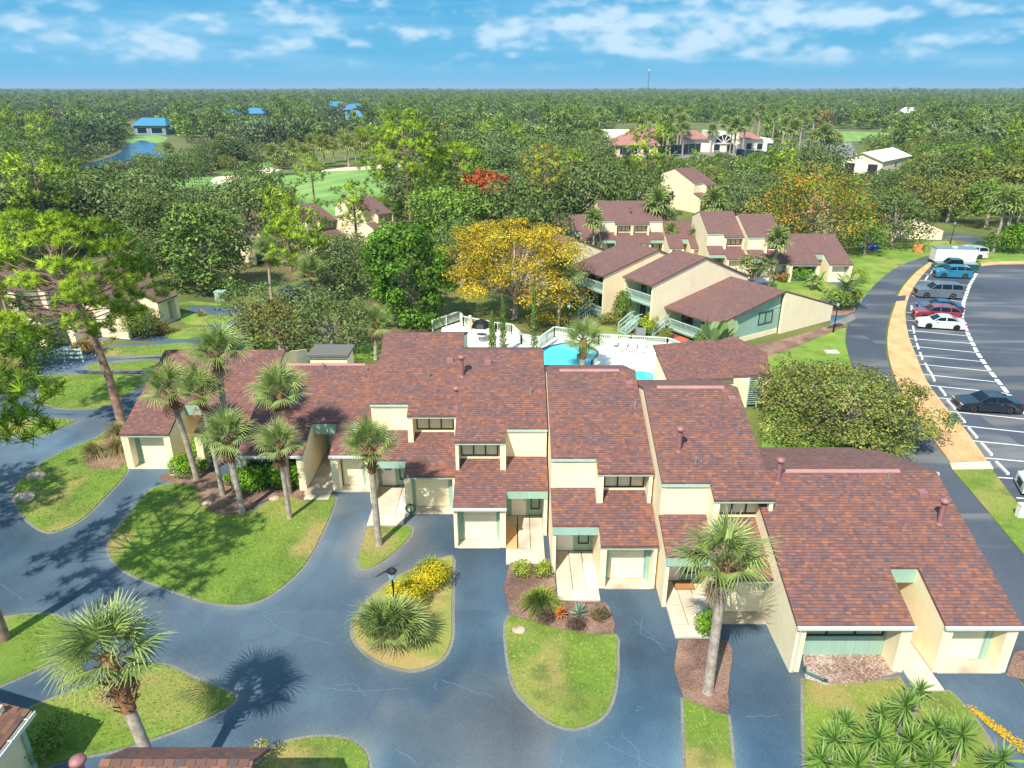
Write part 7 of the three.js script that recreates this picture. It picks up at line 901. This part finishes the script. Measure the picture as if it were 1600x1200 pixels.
// ---------------------------------------------------------------- far buildings
const tile = std({ map: dirt(162, 112, 98, 37, 14), roughness: 0.9 }), clubWhite = std({ map: dirt(240, 230, 214, 39, 8) }), screenM = std({ color: 0x22343e, roughness: 0.9 });
function hipRoof(root, x0, x1, z0, z1, y, h, m, inset) { const i = inset ?? Math.min(x1 - x0, z1 - z0) / 2, g = new Geo(), zc = (z0 + z1) / 2, A = [x0, y, z0], B = [x1, y, z0], C = [x1, y, z1], D = [x0, y, z1], P = [x0 + i, y + h, zc], Q = [x1 - i, y + h, zc]; g.quad(D, C, Q, P); g.quad(B, A, P, Q); g.tri(A, D, P); g.tri(C, B, Q); g.quad(A, B, C, D); return part(root, 'roof', g, m); }
function farWindows(root, list, z, m) { for (const [x0, x1, y0, y1] of list) { const w = part(root, 'window', new Geo().box(x0 - 0.12, x1 + 0.12, y0 - 0.12, y0, z, z + 0.1).box(x0 - 0.12, x1 + 0.12, y1, y1 + 0.12, z, z + 0.1).box(x0 - 0.12, x0, y0, y1, z, z + 0.1).box(x1, x1 + 0.12, y0, y1, z, z + 0.1), M.white); part(w, 'pane', new Geo().box(x0, x1, y0, y1, z, z + 0.04), m ?? M.glassDark); } }
{ const at = [33.09, -256.3], t = thing('clubhouse_hall', 'red tiled clubhouse hall at the left of the far club grounds', 'building', [at[0] + 1, 0, at[1]]); part(t, 'wall', new Geo().box(1, 16, 0, 4.0, -14, 0), std({ map: dirt(226, 190, 160, 45, 8) })); hipRoof(t, 0.2, 17, -15, 1, 4.0, 3.2, tile, 4); farWindows(t, [[3, 5, 1, 3], [7, 9, 1, 3], [11, 13, 1, 3]], 0.02);
  const u = thing('clubhouse_wing', 'long low clubhouse wing with red roof and flat white parapet behind the hall', 'building', [at[0] + 6, 0, at[1] - 34]); part(u, 'wall', new Geo().box(-4, 30, 0, 5, -16, 0), clubWhite); part(u, 'parapet', new Geo().box(-4.3, 30.3, 5, 6.6, -16.3, -4), clubWhite); hipRoof(u, 4, 28, -5, 2.5, 5, 2.6, tile, 3); farWindows(u, [[6, 9, 1, 3.4], [12, 15, 1, 3.4], [18, 21, 1, 3.4]], 0.02);
  const v = thing('clubhouse_main', 'white clubhouse with a big arched window and red roof behind the palms', 'building', [at[0] + 38, 0, at[1] - 22]); part(v, 'wall', new Geo().box(-6, 26, 0, 4.6, -14, 0).box(2, 13, 4.6, 7.2, -12, 0.3), clubWhite); hipRoof(v, -7, 1.8, -15, 1, 4.6, 2.8, tile, 3); hipRoof(v, 13.2, 22, -14.5, 1, 4.6, 2.2, tile, 3); const arch = new Geo(); for (let k = 0; k < 12; k++) { const a = k / 12 * Math.PI, b = (k + 1) / 12 * Math.PI; arch.tri([7.5, 3.2, 0.36], [7.5 + Math.cos(a) * 3, 3.2 + Math.sin(a) * 3, 0.36], [7.5 + Math.cos(b) * 3, 3.2 + Math.sin(b) * 3, 0.36]); } const aw = part(v, 'window', arch, M.glassDark); const mull = new Geo(); for (let k = 1; k < 5; k++) { const a = k / 5 * Math.PI; mull.bar([7.5, 3.2, 0.42], [7.5 + Math.cos(a) * 3, 3.2 + Math.sin(a) * 3, 0.42], 0.25); } mull.bar([4.4, 3.2, 0.42], [10.6, 3.2, 0.42], 0.3); part(aw, 'mullion', mull, M.white); farWindows(v, [[-4, -2, 1, 3.2], [4, 6.2, 0.6, 2.8], [8.8, 11, 0.6, 2.8], [16, 18, 1, 3.2], [20, 22, 1, 3.2]], 0.32);
  for (const [label, a, b] of [['dark tennis court screen at the left by the green sun shelter', [37.6, -253.87], [52.19, -263.89]], ['dark tennis court screen behind the palms', [52.19, -263.89], [76.58, -283.39]], ['dark tennis court screen on the right reaching to the far lot', [75.81, -251.48], [94.93, -214.83]], ['dark tennis court screen behind, right of the club', [73.51, -295.84], [102.78, -271.92]]]) { const f = thing('tennis_screen', label, 'fence', [a[0], 0, a[1]], -Math.atan2(b[1] - a[1], b[0] - a[0])), L = Math.hypot(b[0] - a[0], b[1] - a[1]); part(f, 'screen', new Geo().box(0, L, 0.1, 3.2, -0.03, 0.03), screenM); for (let x = 0; x <= L; x += 4) part(f, 'post', new Geo().box(x - 0.06, x + 0.06, 0, 3.4, 0.03, 0.15), M.steel); }
  const s = [44.65, -269.19], h = thing('sun_shelter', 'green and white fabric sun shelter by the tennis court', 'shelter', [s[0], 0, s[1]]); hipRoof(h, -4, 1, -3, 3, 3, 1.6, std({ color: 0x1a8a6a })); hipRoof(h, 1.05, 5, -3, 3, 3, 1.4, M.white); for (const [x, z] of [[-3.8, 2.8], [0.9, 2.8], [4.8, 2.8]]) part(h, 'post', new Geo().box(x - 0.1, x + 0.1, 0, 3, z - 0.1, z + 0.1), M.white);
  struct('tennis_court', new Geo().slab([[36.9, -244.56], [50.74, -256.3], [49.12, -242.33], [36.73, -229.76]], 0.03, 0.05), std({ color: 0x2aa0a8 })); struct('club_paving', new Geo().slab([[33.44, -242.33], [38.9, -283.39], [102.89, -316.63], [108.5, -246.82], [96.44, -218.38], [82.31, -251.48]], 0.01, 0.05), M.soil); }
{ const at = [89.97, -204.8], t = thing('warehouse', 'beige metal shed with low gable roof and dark doorways among the trees', 'building', [91, 0, -205], R(-43)); t.scale.set(0.72, 0.95, 1.35); const w = new Geo(); w.prismZ(-18, 0, [[0, 0], [15, 0], [15, 4.2], [7.5, 6.2], [0, 4.2]]); part(t, 'wall', w, std({ map: dirt(246, 232, 210, 49, 8) })); const rf = new Geo(); rf.slab([[-0.4, 0.4], [7.5, 0.4], [7.5, -18.4], [-0.4, -18.4]], (x) => 4.35 + x * 0.267, 0.15); rf.slab([[7.503, 0.4], [15.4, 0.4], [15.4, -18.4], [7.503, -18.4]], (x) => 4.35 + (15 - x) * 0.267, 0.15); part(t, 'roof', rf, std({ map: dirt(238, 224, 206, 50, 6), roughness: 0.7 })); for (const [a, b] of [[1.6, 5.2], [10, 13.4]]) part(t, 'doorway', new Geo().box(a, b, 0, 3.3, 0.01, 0.05), M.dark); part(t, 'vent', new Geo().box(15.01, 15.08, 2, 3.2, -9, -8), M.trimDark); }
const blueRoof = std({ color: lin(0.05, 0.22, 0.38), roughness: 0.5 });
for (const [px, w, d, h, label] of [[[-192.24, -383.57], 16, 12, 4.5, 'blue roofed house on the lake shore with a dark glazed gable'], [[-221.52, -378.27], 10, 9, 4.5, 'blue roofed house hidden in trees left of the lake'], [[-251.88, -400.4], 9, 8, 4, 'blue roofed house at the far left among trees'], [[-194.08, -512.1], 8, 9, 6, 'small blue roof right of the lake among oaks'], [[-183.11, -521.75], 12, 9, 6, 'second small blue roof right of the lake'], [[-151.25, -614.08], 16, 12, 8.5, 'bright blue roof left of the two beyond the fairway'], [[-119.13, -542.17], 18, 14, 8, 'bright blue roof right of the two beyond the fairway'], [[-92.06, -425.22], 8, 6, 7, 'small blue roof just below the two bright ones'], [[279.5, -542.17], 10, 8, 6, 'white roofed house among the far right woods']]) { const t = thing('lake_house', label, 'house', [px[0], 0, px[1]]); part(t, 'wall', new Geo().box(0, w, 0, h, -d, 0), std({ color: 0x7d97a8 })); hipRoof(t, -1, w + 1, -d - 1, 1, h, 3.6, label.startsWith('white') ? M.white : blueRoof, 3); farWindows(t, [[w * 0.1, w * 0.4, 0.8, h - 1], [w * 0.55, w * 0.9, 0.8, h - 1]], 0.02); }
{ const t = thing('radio_mast', 'thin lattice radio mast rising over the horizon', 'mast', [378, 0, -2140]); const g = new Geo(); for (const [x, z] of [[-1.1, 0], [1.1, 0], [0, 1.6]]) g.bar([x, 0, z], [x * 0.7, 72, z * 0.7], 0.7); part(t, 'leg', g, M.trimDark); const b = new Geo(); for (let k = 0; k < 36; k++) b.bar([k % 2 ? -1 : 1, k * 2, 0], [k % 2 ? 1 : -1, k * 2 + 2, 0], 0.4); part(t, 'brace', b, M.trimDark); part(t, 'antenna', new Geo().box(-2.4, 2.4, 66, 71, -1, 1), M.white);
  for (const [px, d, h, label] of [[1301, 1500, 40, 'tallest of the poles on the right horizon'], [1389, 1700, 30, 'pale pole on the right horizon, left of three'], [1448, 1700, 30, 'pale pole on the right horizon, middle of three'], [1504, 1700, 30, 'pale pole on the right horizon, between middle and edge'], [1555, 1700, 31, 'pale pole on the right horizon nearest the picture edge'], [1200, 1500, 28, 'pale pole just left of the tall right pole'], [1112, 1700, 26, 'pale pole right of the lattice mast'], [940, 1500, 28, 'reddish pole left of the lattice mast']]) { const p = thing('power_pole', label, 'pole', [(px - 800) / 1111 * (d * 0.923 + 8), 0, -d]); part(p, 'pole', new Geo().cyl(0, 0, 0, h, 0.7, 0.5, 6), M.barkGrey); part(p, 'cross_arm', new Geo().box(-2.5, 2.5, h - 2.5, h - 2, -0.2, 0.2), M.barkGrey); } }

// ---------------------------------------------------------------- grass blades that stand along and over the near lawns
{ const L = new Leaves(990), r = rand(991); for (let k = 0; k < 9; k++) { const a = r() * 6.28, q = 0.05 * r(), d = V(Math.cos(a) * 0.5, 1, Math.sin(a) * 0.5).normalize(), s = 0.011, h = 0.035 + 0.04 * r(), c = 0.95 + 0.4 * r(), x = Math.cos(a * 3) * q, z = Math.sin(a * 3) * q; L.face([[x - s, 0, z], [x + s, 0, z], [x + d.x * h, d.y * h, z + d.z * h]], [d.x * 0.4, 0.9, d.z * 0.4], [c, c, c * 0.9]); }
  const g = L.build(), pts = []; g.deleteAttribute('normal'); for (const q of lawnAreas) { const xs = q.map((p) => p[0]), zs = q.map((p) => p[1]), x0 = Math.min(...xs), x1 = Math.max(...xs), z0 = Math.min(...zs), z1 = Math.max(...zs); for (let x = x0; x < x1; x += 0.13) for (let z = z0; z < z1; z += 0.13) { const X = x + (r() - 0.5) * 0.13, Z = z + (r() - 0.5) * 0.13; if (Z > -14 || !inView(X, Z, 2) || !inside(q, X, Z)) continue; const n = fbm(X * 0.7, Z * 0.7, 0, 12, 4), dry = smooth01(0.52, 0.7, fbm(X * 0.33 + 7, Z * 0.33, 0, 15, 4)); const c = mix3(mix3([0.14, 0.225, 0.03], [0.34, 0.435, 0.08], n), [0.50, 0.42, 0.15], dry * 0.85 * r()); pts.push([X, Z, r(), 0.045, 0.8 + 0.6 * r(), 0.6 + 0.7 * r(), c]); } }
  const m = forest('grass', g, 'short mown grass blades on the near lawns', pts); m.material = M.blades; m.userData.category = 'grass'; m.castShadow = false; }

renderer.render(scene, camera);
